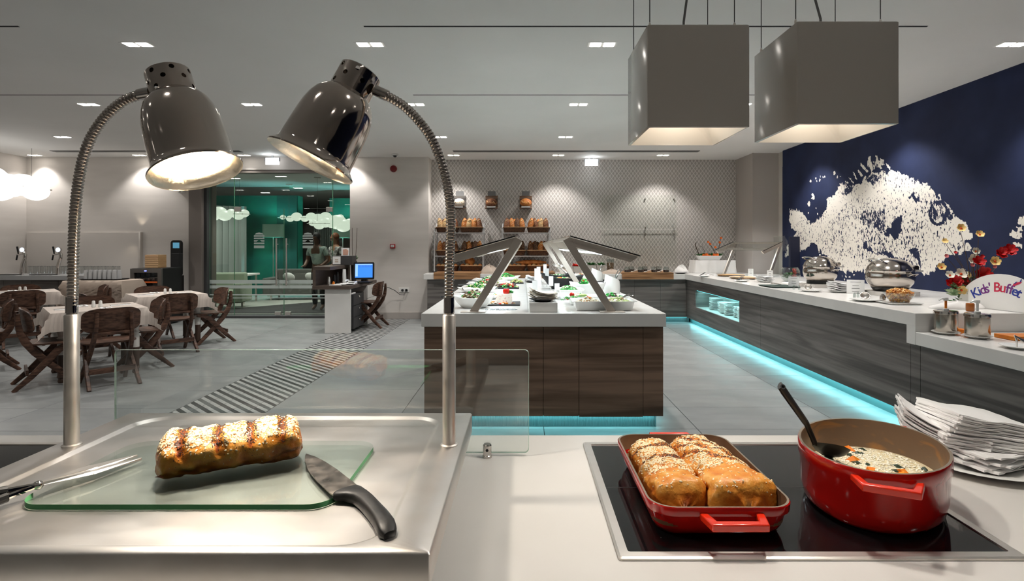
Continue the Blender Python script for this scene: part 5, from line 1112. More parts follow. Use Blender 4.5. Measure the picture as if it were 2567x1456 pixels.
# ---------------------------------------------------------------- till desk
t = thing('till_desk', 'till desk with white end panel, brown top and open brown shelf box', 'desk', (-3.2, 9.9, 0))
MB().box(-3.306, -2.878, 9.25, 9.30, 0, .74).build('end_panel', M_WHITE, t, smooth=0, bevel=.003); MB().box(-3.49, -2.87, 9.18, 10.9, .74, .80).build('desktop', M_BROWN, t, smooth=0, bevel=.003)
MB().box(-3.49, -3.44, 9.2, 10.2, .80, 1.06).build('side_panel', M_BROWN, t, smooth=0, bevel=.002); MB().box(-3.49, -3.2, 9.2, 10.2, 1.06, 1.12).build('shelf_top', M_BROWN, t, smooth=0, bevel=.002); MB().box(-3.44, -3.2, 10.15, 10.2, .80, 1.06).build('back_panel', M_BROWN, t, smooth=0)
MB().box(-3.30, -3.28, 9.3, 10.88, 0, .74).build('modesty_panel', M_WHITE, t, smooth=0)
def drawers(name, label, x0, x1, y0, y1, z0, z1, n, m, knob):
    t = thing(name, label, 'drawer unit', ((x0+x1)/2, (y0+y1)/2, z0)); MB().box(x0, x1-.018, y0, y1, z0, z1).build('carcass', m, t, smooth=0, bevel=.004); h = (z1-z0)/n
    for i in range(n):
        d = MB().box(x1-.017, x1, y0+.006, y1-.006, z0+i*h+.005, z0+(i+1)*h-.003).build('drawer', m, t, smooth=0, bevel=.003); b = MB(); b.M = Matrix.Translation((x1, (y0+y1)/2, z0+(i+.7)*h)) @ Matrix.Rotation(math.pi/2, 4, 'Y')
        (b.lathe([(.008, 0), (.014, .012), (.01, .02)], 10) if knob else b.box(-.006, .006, -.05, .05, 0, .02)).build('knob' if knob else 'handle', M_CHROME, d)
    return t
drawers('pedestal', 'dark grey drawer pedestal on castors under the till desk', -3.24, -2.86, 9.36, 9.98, .05, .64, 3, M_DGREY, True); drawers('drawer_cabinet', 'white drawer cabinet under the far end of the till desk', -3.24, -2.87, 10.25, 10.88, .0, .735, 3, M_WHITE, False)
o = MB().box(-3.18, -2.9, 9.4, 9.62, .642, .66).build('paper_stack', M_PAPER, smooth=0); tag(o, 'stack of paper on the grey pedestal under the till desk', 'papers')
Y = 9.85; s = Y/F
t = thing('till_monitor', 'black touch-screen till monitor showing a blue screen on the desk', 'monitor', ((912-VX)*s, Y, .80)); c = Vector(((912-VX)*s, Y, .80)); M = Matrix.Translation(c) @ Matrix.Rotation(math.radians(12), 4, 'Z') @ Matrix.Rotation(math.radians(-10), 4, 'X')
b = MB(); b.M = M; b.loft([[(x, y, z) for x, z, _ in rrect(-.18, .18, .07, .375, .02, 4)] for y in (-.02, .025)]); b.build('housing', M_BLACK, t, smooth=30)
b = MB(); b.M = M; b.box(-.15, .15, -.0225, -.0205, .10, .345); sc_o = b.build('screen', M_SCREEN, t, smooth=0)
b = MB(); b.M = M; b.box(-.148, .148, -.0232, -.0226, .325, .343); b.box(-.148, -.105, -.0232, -.0226, .12, .322); b.build('screen_bar', M_SCRL, sc_o, smooth=0, kind='stuff')
b = MB(); b.M = M
for i in range(9):
    for j in range(2): b.box(-.09+i*.026, -.07+i*.026, -.0236, -.0232, .285+j*.02, .297+j*.02)
b.build('screen_key', flat('screen_keys', (60, 110, 210), .9), sc_o, smooth=0, kind='stuff')
MB().box(c.x-.13, c.x+.13, Y-.1, Y+.12, .801, .835).build('base', M_BLACK, t, smooth=0, bevel=.012); MB().prism_x([(Y+.0, .83), (Y+.1, .83), (Y+.09, 1.05), (Y+.03, 1.0)], c.x-.05, c.x+.05).build('stand', M_BLACK, t, smooth=0)
x = (882-VX)/F*9.6; t = thing('telephone', 'white desk telephone with handset beside the till monitor', 'telephone', (x, 9.55, .80)); MB().prism_x([(9.46, .801), (9.66, .801), (9.66, .85), (9.46, .82)], x-.08, x+.08).build('body', M_PORC, t, smooth=0, bevel=.008); MB().tube([(x-.085, 9.5, .85), (x-.085, 9.54, .868), (x-.085, 9.62, .872), (x-.085, 9.67, .86)], [.02, .014, .014, .02], 8).build('handset', M_PORC, t)
MB().box(x-.03, x+.06, 9.50, 9.6, .832, .842).build('keypad', M_GREY, t, smooth=0)
for i, (px, y_, r_, h, m, nm, lb) in enumerate(((824, 9.55, .035, .13, M_STEEL, 'metal_cup', 'small metal cup in the till desk shelf'), (838, 9.6, .028, .16, M_BLACK, 'dark_bottle', 'dark bottle in the till desk shelf'), (846, 9.85, .03, .2, M_DGREY, 'tall_bottle', 'tall grey bottle at the back of the till desk shelf'), (836, 9.42, .022, .06, M_ORG, 'orange_jar', 'small orange jar in the till desk shelf'), (863, 9.8, .035, .25, M_PORC, 'cup_stack', 'white paper cups stacked in the till desk shelf'))):
    o = MB().lathe([(r_, 0), (r_, h*.6), (r_*.7, h*.85), (r_*.55, h)] if nm != 'cup_stack' else [(.04, 0), (.028, .24), (.026, .25)], 16).build(nm, m); o.location = ((px-VX)/F*y_, y_, .801); tag(o, lb, 'cup' if 'cup' in nm else 'bottle')
for i, (px, y_, a_) in enumerate(((842, 9.35, .2), (856, 9.38, -.15), (868, 9.42, .1))):
    o = MB().box(-.1, .1, -.07, .07, 0, .008).build('paper_sheaf', M_PAPER, smooth=0); o.location = ((px-VX)/F*y_, y_, .802+.009*i); o.rotation_euler = (0, 0, a_); tag(o, 'white sheaf of papers at the front of the till desk, %s in the pile' % ('bottom', 'middle', 'top')[i], 'papers')
t = thing('leaflet_box', 'dark grey box with a small notice standing on the till desk shelf', 'box', (-3.3, 9.9, 1.12)); MB().box(-3.42, -3.06, 9.95, 10.2, 1.12, 1.285).build('body', M_DGREY, t, smooth=0, bevel=.003); p_ = MB().box(-3.41, -3.27, 9.944, 9.949, 1.135, 1.275).build('notice', M_PAPER, t, smooth=0)
b = MB()
for k_ in range(2): b.box(-3.37, -3.31, 9.943, 9.944, 1.17+k_*.035, 1.19+k_*.035)
b.build('printed_line', M_CLOTHB, p_, smooth=0, kind='stuff')
t = thing('framed_card', 'pale framed picture card standing on the grey leaflet box', 'card', (-3.2, 10.05, 1.285)); MB().box(-3.29, -3.145, 10.05, 10.06, 1.286, 1.43).build('card', M_PAPER, t, smooth=0); MB().prism_y([(-3.26, 1.3), (-3.17, 1.3), (-3.16, 1.38), (-3.2, 1.41), (-3.26, 1.4)], 10.047, 10.0495).build('picture', mat('card_pink', (206, 160, 140), .6), t, smooth=0)
x = (887-VX)/F*10.3; t = thing('bamboo_vase', 'dark vase with sparse green plant and two tall sticks on the till desk', 'vase', (x, 10.3, .80)); MB().lathe([(.04, 0), (.05, .15), (.06, .38)], 16, (x, 10.3, .801)).build('vase', M_DGREY, t)
for dx, tx in ((-.02, -.03), (.02, .06)): MB().tube([(x+dx, 10.3, 1.1), (x+(dx+tx)*.6, 10.3, 1.45), (x+tx, 10.3, 1.80)], .005, 6).build('stick', M_LEGB, t)
b = MB(); leafy(b, (x, 10.3, 1.2), .12, 16, 1.0); b.build('leaves', M_LEAF, t, smooth=0, kind='stuff')
# ================================================================ BREAD WALL
def XY(px, Y): return (px-VX)/F*Y
LOAFM = {'golden': mat('golden_crust', (206, 134, 66), .6, n=(14, (166, 92, 38), .4, .62), bump=(40, .4, .004)), 'floury': mat('floury_crust', (206, 176, 132), .8, n=(16, (172, 132, 84), .42, .6), bump=(40, .4, .004)),
         'brown': mat('brown_crust', (142, 92, 60), .7, n=(16, (102, 62, 38), .42, .6), bump=(40, .4, .004)), 'dark seeded': mat('dark_crust', (88, 60, 44), .8, n=(60, (130, 98, 70), .5, .6), bump=(90, .6, .004))}
M_SCORE = mat('scored_crumb', (232, 196, 140), .8); M_DARKCR = mat('white_floured_crust', (232, 226, 216), .85, n=(10, (206, 192, 172), .45, .6), bump=(40, .4, .004))
def loaf_mesh(L, r, seed, m, scores=3, sm=M_SCORE, name='bread_loaf'):
    t = thing(name, '', 'bread'); b = MB(); loops = []; n = 16
    for i in range(15):
        u = -1+2*i/14; rr = r*max(.16, (1-abs(u)**2.0))**.62; ph = noise.noise((u*2, seed, 0))*.12
        loops.append([(rr*(1+.08*noise.noise((u*3, a, seed)))*math.cos(a), rr*.85*(1+.08*noise.noise((u*3, a, seed+4)))*math.sin(a)+ph*r, u*L/2) for a in (2*math.pi*k/n for k in range(n))])
    b.loft(loops); b.build('crust', m, t, world=False, smooth=70)
    for k in range(scores):
        z = (-.5+(k+.5)/scores)*L*.8; rr = r*.86
        MB().tube([(-rr*.75, -rr*.62, z-.02), (-rr*.3, -rr*.86, z-.003), (rr*.3, -rr*.86, z+.012), (rr*.75, -rr*.6, z+.028)], [.003, .008, .008, .003], 6, flat=.7).build('score', sm, t, world=False)
    return t
loafs = {k: loaf_mesh(.28, .058, i, m, 0 if k == 'dark seeded' else 3, M_SCORE if k in ('golden', 'floury') else LOAFM['floury']) for i, (k, m) in enumerate(LOAFM.items())}
bsk = thing('bread_basket', '', 'basket'); b = MB(); n = 4
b.loft([rrect(-.19, .19, -.11, .11, .05, n, 0), rrect(-.2, .2, -.12, .12, .055, n, .004), rrect(-.222, .222, -.14, .14, .06, n, .095), rrect(-.228, .228, -.146, .146, .062, n, .1), rrect(-.228, .228, -.146, .146, .062, n, .108), rrect(-.214, .214, -.132, .132, .055, n, .108), rrect(-.192, .192, -.11, .11, .05, n, .008)], True, True)
b.build('woven_body', M_WICK, bsk, world=False, smooth=40)
b = MB(); rp = rrect(-.226, .226, -.144, .144, .062, n, .108); b.tube(rp+[rp[0]], .009, 6); b.build('braided_rim', mat('pale_wicker_rim', (168, 134, 96), .7, bump=(80, .8, .004)), bsk, world=False)
M_RACK = mat('rack_white_metal', (190, 190, 190), .4)
Zs = (1.731, 1.268)
seqs = ['floury,floury,golden,brown', 'golden,floury,golden,brown', 'brown,golden,dark seeded,golden', 'golden,brown,floury,brown', 'golden,brown,dark seeded,brown', 'dark seeded,golden,dark seeded,golden', 'golden,brown,golden,dark seeded', 'brown,dark seeded,golden,brown']
for ri, (pa, pb) in enumerate(((1089, 1211), (1259, 1379))):
    Yf, Yb = 11.0, 11.36; x0, x1 = XY(pa, Yf), XY(pb, Yf); rn = ('the rack nearer the pier', 'the rack nearer the salad guard')[ri]
    t = thing('bread_rack', 'white metal tiered bread rack, '+('the one nearer the pale pier', 'the one behind the salad guard')[ri], 'rack', ((x0+x1)/2, 11.2, .961))
    for x in (x0, x1):
        for y in (Yf, Yb): MB().box(x-.012, x+.012, y-.012, y+.012, .961, Zs[0]+(.02 if y == Yf else .2)).build('upright', M_RACK, t, smooth=0)
        MB().tube([(x, Yf, Zs[0]), (x, Yb, Zs[0]+.19)], .011, 6).build('side_brace', M_RACK, t); MB().tube([(x, Yf+.05, Zs[0]+.09), (x, Yb, Zs[0]+.09)], .008, 6).build('side_brace', M_RACK, t)
    for z in Zs: MB().box(x0, x1, Yf-.01, Yb, z-.016, z).build('shelf', M_RACK, t, smooth=0, bevel=.002)
    for si in range(3):
        for bi in range(2):
            z = (Zs[0], Zs[1], .9615)[si]; xb = x0+(x1-x0)*(.25+.5*bi)+.003; dn = '%s %s basket, %s' % (('first', 'second')[bi], ('top', 'middle', 'bottom')[si], ('rack by the pier', 'rack by the guard')[ri])
            once(bsk, (xb, 11.14, z+.001), 0, 'wicker basket of bread, '+dn, 'bread baskets')
            if si < 2:
                for k, kind in enumerate(seqs[(si*4+ri*2+bi) % 8].split(',')):
                    o = once(loafs[kind], (xb-.15+k*.1, 11.13+R.uniform(-.02, .02), z+.16), 0, '%s bread loaf, %s in %s' % (kind, ORD[k], dn), 'upright loaves in baskets')
                    o.rotation_euler = (math.radians(-14), math.radians(R.uniform(-9, 9)), R.uniform(-.3, .3))
                for k in range(3):
                    o = once(loafs[('brown', 'golden', 'dark seeded')[(k+si) % 3]], (xb-.1+k*.1, 11.225, z+.145), 0, 'bread loaf, %s in the rear row of %s' % (ORD[k], dn), 'rear loaves in baskets'); o.rotation_euler = (math.radians(-10), R.uniform(-.15, .15), 0)
            else:
                for k in range(6):
                    o = MB().ball((0, 0, 0), (.04, .04, .032), 12, 8).build('bread_roll', LOAFM[('golden', 'floury', 'golden')[k % 3]]) if (ri, bi, k) in ((0, 0, 0), (0, 0, 1)) else None
                    if o is None: src = roll_src[k % 2]; o = src.copy(); COL.objects.link(o)
                    else:
                        if k == 0: roll_src = [o]
                        else: roll_src.append(o)
                    o.location = (xb-.17+(k % 5)*.085, 11.07 if k < 5 else 11.18, z+.115); tag(o, 'round bread roll, %s in %s' % (ORD[k], dn), 'bread roll', 'bread rolls')
bigs = [('big round brown loaf on the rolls of the first rack', 1178, .1, .085, 'golden'), ('round crusty loaf half hidden by the gooseneck', 1119, .07, .07, 'brown')]
for lb, px, rx, rz_, kd in bigs: o = MB().ball((0, 0, 0), (rx, .09, rz_), 20, 12).build('round_loaf', LOAFM[kd]); o.location = (XY(px, 11.17), 11.17, 1.155); tag(o, lb, 'bread')
lg = loaf_mesh(.62, .05, 9, LOAFM['golden'], 0, name='long_baguette'); lg.location = (XY(1331, 11.13), 11.13, 1.135); lg.rotation_euler = (0, math.pi/2, 0); lg['label'] = 'long golden baguette lying across the rolls of the second rack'
# loaves in wall brackets
for i, (px, kd, lb) in enumerate(((1152.5, 'white', 'floured round loaf in the wall bracket nearest the pier'), (1232.5, 'brown', 'brown patterned loaf in the middle wall bracket'), (1318, 'golden', 'golden round loaf in the wall bracket nearest the island guard'))):
    Y = 11.44; s = Y/F; x = (px-VX)*s; Z = lambda y: EYE-(y-VY)*s
    t = thing('wall_bread_bracket', 'wood and metal bread bracket on the mesh-papered wall, '+('nearest the pier', 'the middle one', 'nearest the island guard')[i], 'bracket', (x, 11.44, Z(510)))
    MB().box(x-.128, x+.128, 11.425, 11.448, Z(524), Z(491)).build('back_board', M_WAL if i else M_GREYW, t, smooth=0, bevel=.002); MB().box(x-.08, x+.08, 11.435, 11.449, Z(491), Z(479)).build('metal_plate', M_GREY, t, smooth=0)
    MB().box(x-.128, x+.128, 11.22, 11.43, Z(524), Z(523)+.006).build('ledge', M_WAL, t, smooth=0); MB().box(x-.09, x+.09, 11.22, 11.225, Z(524), Z(518)).build('front_lip', M_STEEL, t, smooth=0)
    lf_ = thing('round_loaf', lb, 'bread', (x, 11.32, Z(509))); MB().ball((x, 11.32, Z(509)), (.118, .09, .088), 24, 14).build('crust', M_DARKCR if kd == 'white' else LOAFM[kd], lf_)
    for k in range(4): a_ = -.06+k*.04; MB().tube([(x+a_-.05, 11.262, Z(509)+.045), (x+a_, 11.233, Z(509)+.0), (x+a_+.03, 11.262, Z(509)-.04)], [.002, .006, .002], 6).build('score', M_SCORE if kd != 'white' else LOAFM['floury'], lf_)
# oak blocks on the back worktop
for i, (pa, pb, lb) in enumerate(((1087, 1203, 'oak block board under the bread rack nearer the pier'), (1255, 1392, 'oak block board under the bread rack behind the guard'), (1560, 1689, 'oak block board carrying the jam jars'))):
    tag(MB().prism_x([(10.505, .83), (10.538, .83), (10.538, .9315), (11.38, .9315), (11.38, .9605), (10.505, .9605)], XY(pa, 10.505), XY(pb, 10.505)).build('oak_board', M_OAK, smooth=0, bevel=.003), lb, 'board')
M_JAR = pane_glass('jar_glass', (226, 232, 230), .12)
M_JAM = mat('dark_jam', (60, 32, 22), .3)
jar0 = thing('jam_jar', '', 'jar'); MB().lathe([(.05, 0), (.058, .01), (.058, .08), (.046, .094), (.048, .106)], 16, c1=False).build('jar_glass', M_JAR, jar0, world=False); MB().lathe([(.046, .004), (.055, .012), (.055, .045)], 16).build('jam', M_JAM, jar0, world=False)
js = [(1572, 0), (1583, 1), (1606, 0), (1616, 1), (1640, 0), (1651, 1), (1670, 0)]
for i, (px, bk) in enumerate(js): once(jar0, (XY(px, 10.62+.2*bk), 10.62+.2*bk, .961), 0, 'glass jam jar on the oak block, %s counting from the guard' % ordw(i), 'jam jars')
for i, px in enumerate((1594, 1627, 1660)):
    y = 10.7; x = XY(px, y); t = thing('jam_spoon', 'small spoon propped beside the jam jars, %s counting from the guard' % ordw(i), 'spoon', (x, y, .961)); MB().tube([(x-.06, y, .968), (x+.07, y, 1.02)], .006, 6).build('handle', M_STEEL, t); MB().ball((x-.075, y, .968), (.022, .016, .007), 10, 6).build('bowl', M_STEEL, t)
# things between the blocks
x = XY(1530, 11.0); t = thing('cereal_jar', 'tall clear jar of cereal on the back worktop beside planters', 'jar', (x, 11.0, .93)); MB().lathe([(.07, 0), (.072, .26), (.07, .27)], 18, (x, 11, .931), c1=False).build('jar_glass', M_JAR, t); MB().lathe([(.065, .004), (.067, .2)], 18, (x, 11, .931)).build('cereal_fill', mat('cereal', (160, 126, 96), .8, n=(60, (90, 62, 44), .45, .58)), t)
for i, (px, h) in enumerate(((1447, .13), (1482, .15), (1506, .15))):
    y = 11.0; x = XY(px, y); t = thing('planter', 'small grey planter with green herbs on the back worktop, %s counting from the guard' % ordw(i), 'planter', (x, y, .93)); MB().loft([rrect(x-.07, x+.07, y-.06, y+.06, .01, 2, .931), rrect(x-.085, x+.085, y-.07, y+.07, .01, 2, .931+h)]).build('pot', mat('stone_planter_%d' % i, (170, 164, 156), .8), t, smooth=30)
    b = MB()
    for k in range(5): leafy(b, (x+R.uniform(-.05, .05), y, .93+h), .09, 9, .9)
    b.build('leaves', M_LEAF if i else M_TOM, t, smooth=0, kind='stuff')
def cloth_lump(name, label, c, rx, ry, h, m, seed=0, cat='cloth'):
    b = MB(); loops = []; n = 28
    for i in range(8):
        f = i/7; k = math.cos(f*math.pi/2)**.6 if f < 1 else .02
        loops.append([(c[0]+rx*k*math.cos(a)*(1+.16*noise.noise((math.cos(a)*2, math.sin(a)*2+f*3, seed))), c[1]+ry*k*math.sin(a)*(1+.16*noise.noise((math.cos(a)*2+5, math.sin(a)*2, seed))), c[2]+h*f*(1+.5*noise.noise((math.cos(a)*2.5, math.sin(a)*2.5, seed+f)))) for a in (2*math.pi*q/n for q in range(n))])
    b.loft(loops); return tag(b.build(name, m, smooth=60), label, cat)
cloth_lump('bread_cloth', 'beige cloth heaped over bread between the two oak blocks', (XY(1228, 10.75), 10.75, .931), .19, .14, .15, M_CLOTHB, 3); cloth_lump('bread_cloth', 'crumpled brown cloth on the back worktop behind the pitchers', (XY(1535, 10.75), 10.75, .931), .22, .12, .07, M_CLOTHB, 8)
cloth_lump('bread_cloth', 'small folded cloth on the oak block behind the guard post', (XY(1415, 10.8), 10.8, .962), .13, .1, .06, M_CLOTHB, 12); cloth_lump('napkin_bundle', 'white folded napkins heaped at the worktop corner', (XY(1708, 10.72), 10.72, .945), .14, .1, .12, M_CLOTHW, 5, 'napkins')
o = plate_mesh(.13).build('plate', M_SLATE); o.location = (XY(1706, 10.7), 10.7, .931); tag(o, 'dark plate under napkins at the worktop corner', 'plate')
t = thing('wall_socket', 'small grey wall socket above the worktop corner', 'socket', tuple(P(1735, 672, 11.44))); p = P(1735, 672, 11.44); MB().box(p.x-.07, p.x+.07, 11.43, 11.449, p.z-.045, p.z+.045).build('plate', M_GREY, t, smooth=0, bevel=.003); MB().box(p.x-.0, p.x+.04, 11.427, 11.43, p.z-.02, p.z+.02).build('outlet', M_PORC, t, smooth=0)

# ================================================================ SALAD ISLAND
ZI = .931
def guard(loc, rot, label, L, posts, led):
    """food guard: bent steel frames carry a dark-edged glass canopy and a light bar; local x = outward, y = along"""
    t = thing('sneeze_guard', label, 'food guard', loc, rot)
    prof = [(0, .604), (.555, .446), (.487, .399), (.052, .52), (.370, .006), (.302, .006), (-.054, .575)]
    for y in posts:
        MB().prism_y([(.302, .006), (.37, .006), (.052, .52), (0, .604), (-.054, .575)], y-.012, y+.012).build('post', M_POST, t, world=False, smooth=0, bevel=.0015)
        MB().prism_y([(0, .604), (.555, .446), (.487, .399), (.052, .52)], y-.012, y+.012).build('arm', M_POST, t, world=False, smooth=0, bevel=.0015)
        MB().box(.241, .44, y-.045, y+.045, 0, .007).build('base_plate', M_POST, t, world=False, smooth=0, bevel=.001)
    b = MB(); b.prism_y([(0, .607), (.56, .448), (.562, .456), (.002, .615)], posts[0]-.05, posts[-1]+.05); b.build('canopy_glass', M_SHEET, t, world=False, smooth=0)
    for yy_ in (posts[0]-.05, posts[-1]+.046): MB().prism_y([(0, .6065), (.56, .4475), (.562, .457), (.002, .616)], yy_, yy_+.004).build('dark_edge', M_BLACK, t, world=False, smooth=0)
    MB().box(-.008, .02, posts[0], posts[-1], .575, .6).build('ridge_rail', M_POST, t, world=False, smooth=0)
    MB().prism_y([(.20, .487), (.30, .459), (.30, .474), (.20, .502)], posts[0]+.02, posts[-1]-.02).build('light_housing', M_STEEL, t, world=False, smooth=0)
    bb = MB().prism_y([(.215, .479), (.285, .459), (.285, .4625), (.215, .4825)], posts[0]+.03, posts[-1]-.03).build('led_bar', M_LEDC, t, world=False, smooth=0)
    l = light('AREA', 'guard_light', (0, 0, 0), led, (.86, .95, 1), None, None, .06, posts[-1]-posts[0]-.1); l.parent = t; l.location = (.26, (posts[0]+posts[-1])/2, .452)
    return t
GW = 8
guard((.382, 4.45, .93), 0, 'steel and glass food guard over the salad dishes on the aisle side', 4.6, (0, 2.3, 4.55), GW)
guard((-.053, 9.0, .93), math.pi, 'steel and glass food guard over the salad dishes on the till desk side', 4.6, (0, 2.25, 4.55), GW)
def oval_bowl(label, px, Y, L, W, H, m, rot=0, food=None, wavy=0, name='serving_bowl', z=ZI):
    x = XY(px, Y); t = thing(name, label, 'bowl', (x, Y, z)); n = 32
    def E_(s, zz, wv=0): return [(p[0], p[1], zz+(wv*math.cos(2*(2*math.pi*i/n)) if wv else 0)) for i, p in enumerate(ell(x, Y, L/2*s, W/2*s, rot, 0, n))]
    b = MB(); b.loft([E_(.5, z), E_(.58, z+.003), E_(.84, z+H*.5, wavy*.3), E_(1, z+H, wavy), E_(.975, z+H+.003, wavy), E_(.80, z+H*.5, wavy*.3), E_(.55, z+.012)], True, True); b.build('bowl_shell', m, t, smooth=50)
    if food: heap(food[0], (x, Y, z+H*.62), L*.36, W*.36, food[3] if len(food) > 3 else H*.5+.045, int(food[1]*1.6), .013, food[2], t, rot=rot)
    return t
GREENS = [M_HERB, M_LEAFL, M_CREAMF, M_LEAF]
def spoon(label, a, b_, m=M_BLACK, name='serving_spoon', r=.008):
    t = thing(name, label, 'spoon', tuple(b_)); MB().tube([a, Vector(a).lerp(Vector(b_), .5)+Vector((0, 0, .008)), b_], [r*1.2, r, r*.8], 8, flat=.6).build('handle', m, t)
    d = (Vector(b_)-Vector(a)).normalized(); c = Vector(b_)+d*.03; q = MB(); q.M = Matrix.Translation(c) @ d.to_track_quat('X', 'Z').to_matrix().to_4x4(); q.ball((0, 0, 0), (.036, .024, .01), 12, 8).build('bowl', m, t); return t
V = lambda px, py, Y: P(px, py, Y)
oval_bowl('large white oval bowl of grain salad beside the guard post', 1188, 4.78, .36, .27, .095, M_PORC, .1, ('grain_salad', 170, [M_GRAIN, M_BEANS, M_CREAMF, M_HERB, M_CREAMF]), .008)
spoon('black spoon resting across the grain salad bowl', V(1104, 744, 4.7), V(1158, 748, 4.75))
def slate(label, x0, x1, y0, y1): return tag(MB().box(x0, x1, y0, y1, ZI, ZI+.012).build('slate_tray', M_SLATE, smooth=0, bevel=.002), label, 'tray')
slate('black slate tray under the moulded rice salad', -.34, -.02, 4.9, 5.2)
t = thing('moulded_rice_salad', 'white moulded rice salad topped with a red pepper flower and parsley', 'salad', (-.14, 5.05, ZI+.013)); z = ZI+.0125
MB().loft([rrect(-.25, -.09, 4.95, 5.13, .02, 3, z), rrect(-.225, -.095, 4.97, 5.11, .02, 3, z+.085)]).build('rice_mould', mat('speckled_rice', (224, 214, 200), .6, n=(70, (190, 110, 104), .58, .66), bump=(120, .6, .004)), t, smooth=30)
b = MB()
for k in range(8): a = k*math.pi/4; c = Vector((-.145+.018*math.cos(a), 5.03+.018*math.sin(a), z+.105)); b.ball(c, (.014, .014, .026), 8, 6)
b.build('pepper_flower', M_TOM, t, kind='stuff')
b = MB()
for k in range(4): leafy(b, (-.1+R.uniform(-.02, .02), 5.06, z+.088), .045, 10)
b.build('parsley', M_HERB, t, smooth=0, kind='stuff'); heap('vegetable_border', (-.19, 4.99, z), .12, .06, .02, 60, .012, [M_ORG, M_CREAMF, M_ORG, M_TOM, M_GRAIN], t)
oval_bowl('shallow white leaf-shaped dish with sliced eggs behind the grain salad', 1215, 5.55, .52, .24, .05, M_PORC, .25, ('egg_salad', 60, [M_CREAMF, M_ORG, M_CREAMF, M_HERB], .02), .012, 'leaf_dish')
spoon('steel scoop lying in the dish with sliced eggs', V(1160, 724, 5.7), V(1190, 724, 5.8), M_STEEL, 'scoop', .016)
oval_bowl('shallow white leaf-shaped dish of chopped cucumber salad', 1196, 6.35, .46, .24, .05, M_PORC, .2, ('cucumber_salad', 110, GREENS), .012, 'leaf_dish'); spoon('black spoon lying in the cucumber salad', V(1148, 714, 6.3), V(1186, 715, 6.4))
oval_bowl('shallow white leaf-shaped dish of mixed leaves and tomato', 1222, 7.15, .5, .26, .055, M_PORC, .1, ('leaf_salad', 110, GREENS+[M_TOM]), .014, 'leaf_dish'); spoon('black spoon lying in the mixed leaf and tomato dish', V(1167, 704, 7.1), V(1203, 706, 7.2))
oval_bowl('shallow white leaf-shaped dish of cabbage salad far along the island', 1235, 7.95, .5, .26, .06, M_PORC, .1, ('cabbage_salad', 110, GREENS), .014, 'leaf_dish'); spoon('black spoon lying in the far cabbage salad', V(1205, 696, 7.9), V(1230, 698, 8.0))
oval_bowl('shallow white bowl of green beans at the far end of the island', 1265, 8.6, .5, .26, .06, M_PORC, .1, ('green_bean_salad', 130, [M_HERB, M_LEAF, M_LEAFL, M_HERB]), .01)
slate('black slate tray with tomatoes and lettuce', -.36, -.04, 6.85, 7.15); t = thing('tomato_garnish', 'sliced tomatoes and lettuce on the second slate tray', 'salad', (-.2, 7, ZI+.013)); heap('garnish', (-.19, 7.0, ZI+.013), .13, .11, .05, 110, .018, [M_TOM, M_LEAFL, M_HERB, M_TOM, M_BEANS], t)
slate('black slate tray with pale artichokes far along the island', -.16, .02, 7.75, 8.0); t = thing('artichoke_garnish', 'pale green artichoke hearts on the far slate tray', 'salad', (-.08, 7.88, ZI+.013)); heap('hearts', (-.08, 7.88, ZI+.013), .08, .09, .05, 50, .018, [M_LEAFL, M_GRAIN, M_LEAFL], t)
t = thing('ice_bed', 'patch of crushed ice glaze on the island worktop near the front edge', 'ice', (-.2, 4.6, ZI)); heap('ice_chip', (-.18, 4.62, ZI), .14, .045, .004, 160, .006, [mat('ice', (226, 236, 240), .1, trans=.5)], t)
# centre line
o = MB().box(.058, .283, 4.42, 4.66, ZI, ZI+.077).build('riser_box', M_WHITE, smooth=0, bevel=.003); tag(o, 'small white riser box at the front edge of the island', 'box')
o = plate_mesh(.115).build('plate', M_SLATE); o.location = (.17, 4.55, ZI+.078); tag(o, 'dark plate under cream napkins on the white riser box', 'plate')
q = random.Random(3)
cn = [napkin_mesh(.2, .15, s, .03).build('cream_napkin', mat('cream_tissue_%d' % s, (226, 218, 204), .9, bump=(90, .3, .002)), smooth=60) for s in (11, 12, 13)]
for i in range(11): put(cn[i % 3], .17+q.uniform(-.012, .012), 4.55+q.uniform(-.01, .01), ZI+.096+i*.0052, q.uniform(-.35, .35), q.uniform(-.05, .05), q.uniform(-.08, .08), 'cream paper napkin on the riser box, %s from the bottom' % ordw(i), 'cream napkins on the riser box')
cl2 = [napkin_mesh(.2, .16, s, .02).build('table_napkin', M_NAP, smooth=60) for s in (21, 22)]
o = plate_mesh(.13).build('plate', M_SLATE); o.location = (XY(1337, 8.1), 8.1, ZI); tag(o, 'dark plate of folded napkins far along the island centre', 'plate')
for i in range(8): put(cl2[i % 2], XY(1337, 8.1)+q.uniform(-.01, .01), 8.1, ZI+.022+i*.008, q.uniform(-.3, .3), 0, q.uniform(-.04, .04), 'white napkin on the far plate of the island, %s from the bottom' % ordw(i), 'napkins on the far island plate')
o = MB().box(.045, .05, 4.46, 9.0, ZI, ZI+.07).build('acrylic_divider', M_SHEET, smooth=0); tag(o, 'low clear acrylic divider running along the island centre', 'divider')
for i, (px, Y, h) in enumerate(((1341, 5.3, .20), (1351, 5.9, .23), (1345, 6.7, .26), (1381, 6.1, .2), (1371, 7.2, .24), (1396, 5.5, .16), (1366, 8.2, .26), (1350, 7.5, .25))):
    x = XY(px, Y); t = thing('label_stand', 'clear stand holding a white dish label on the island centre, %s from the front' % ordw(i), 'label stand', (x, Y, ZI), R.uniform(-.4, .4))
    MB().lathe([(.022, 0), (.022, .006)], 12).build('foot', M_SHEET, t, world=False); MB().box(-.003, .003, -.002, .002, .006, h*.6).build('stem', M_STEEL, t, world=False, smooth=0); MB().box(-.026, .026, -.004, -.002, h*.45, h).build('label_card', M_PAPER, t, world=False, smooth=0)
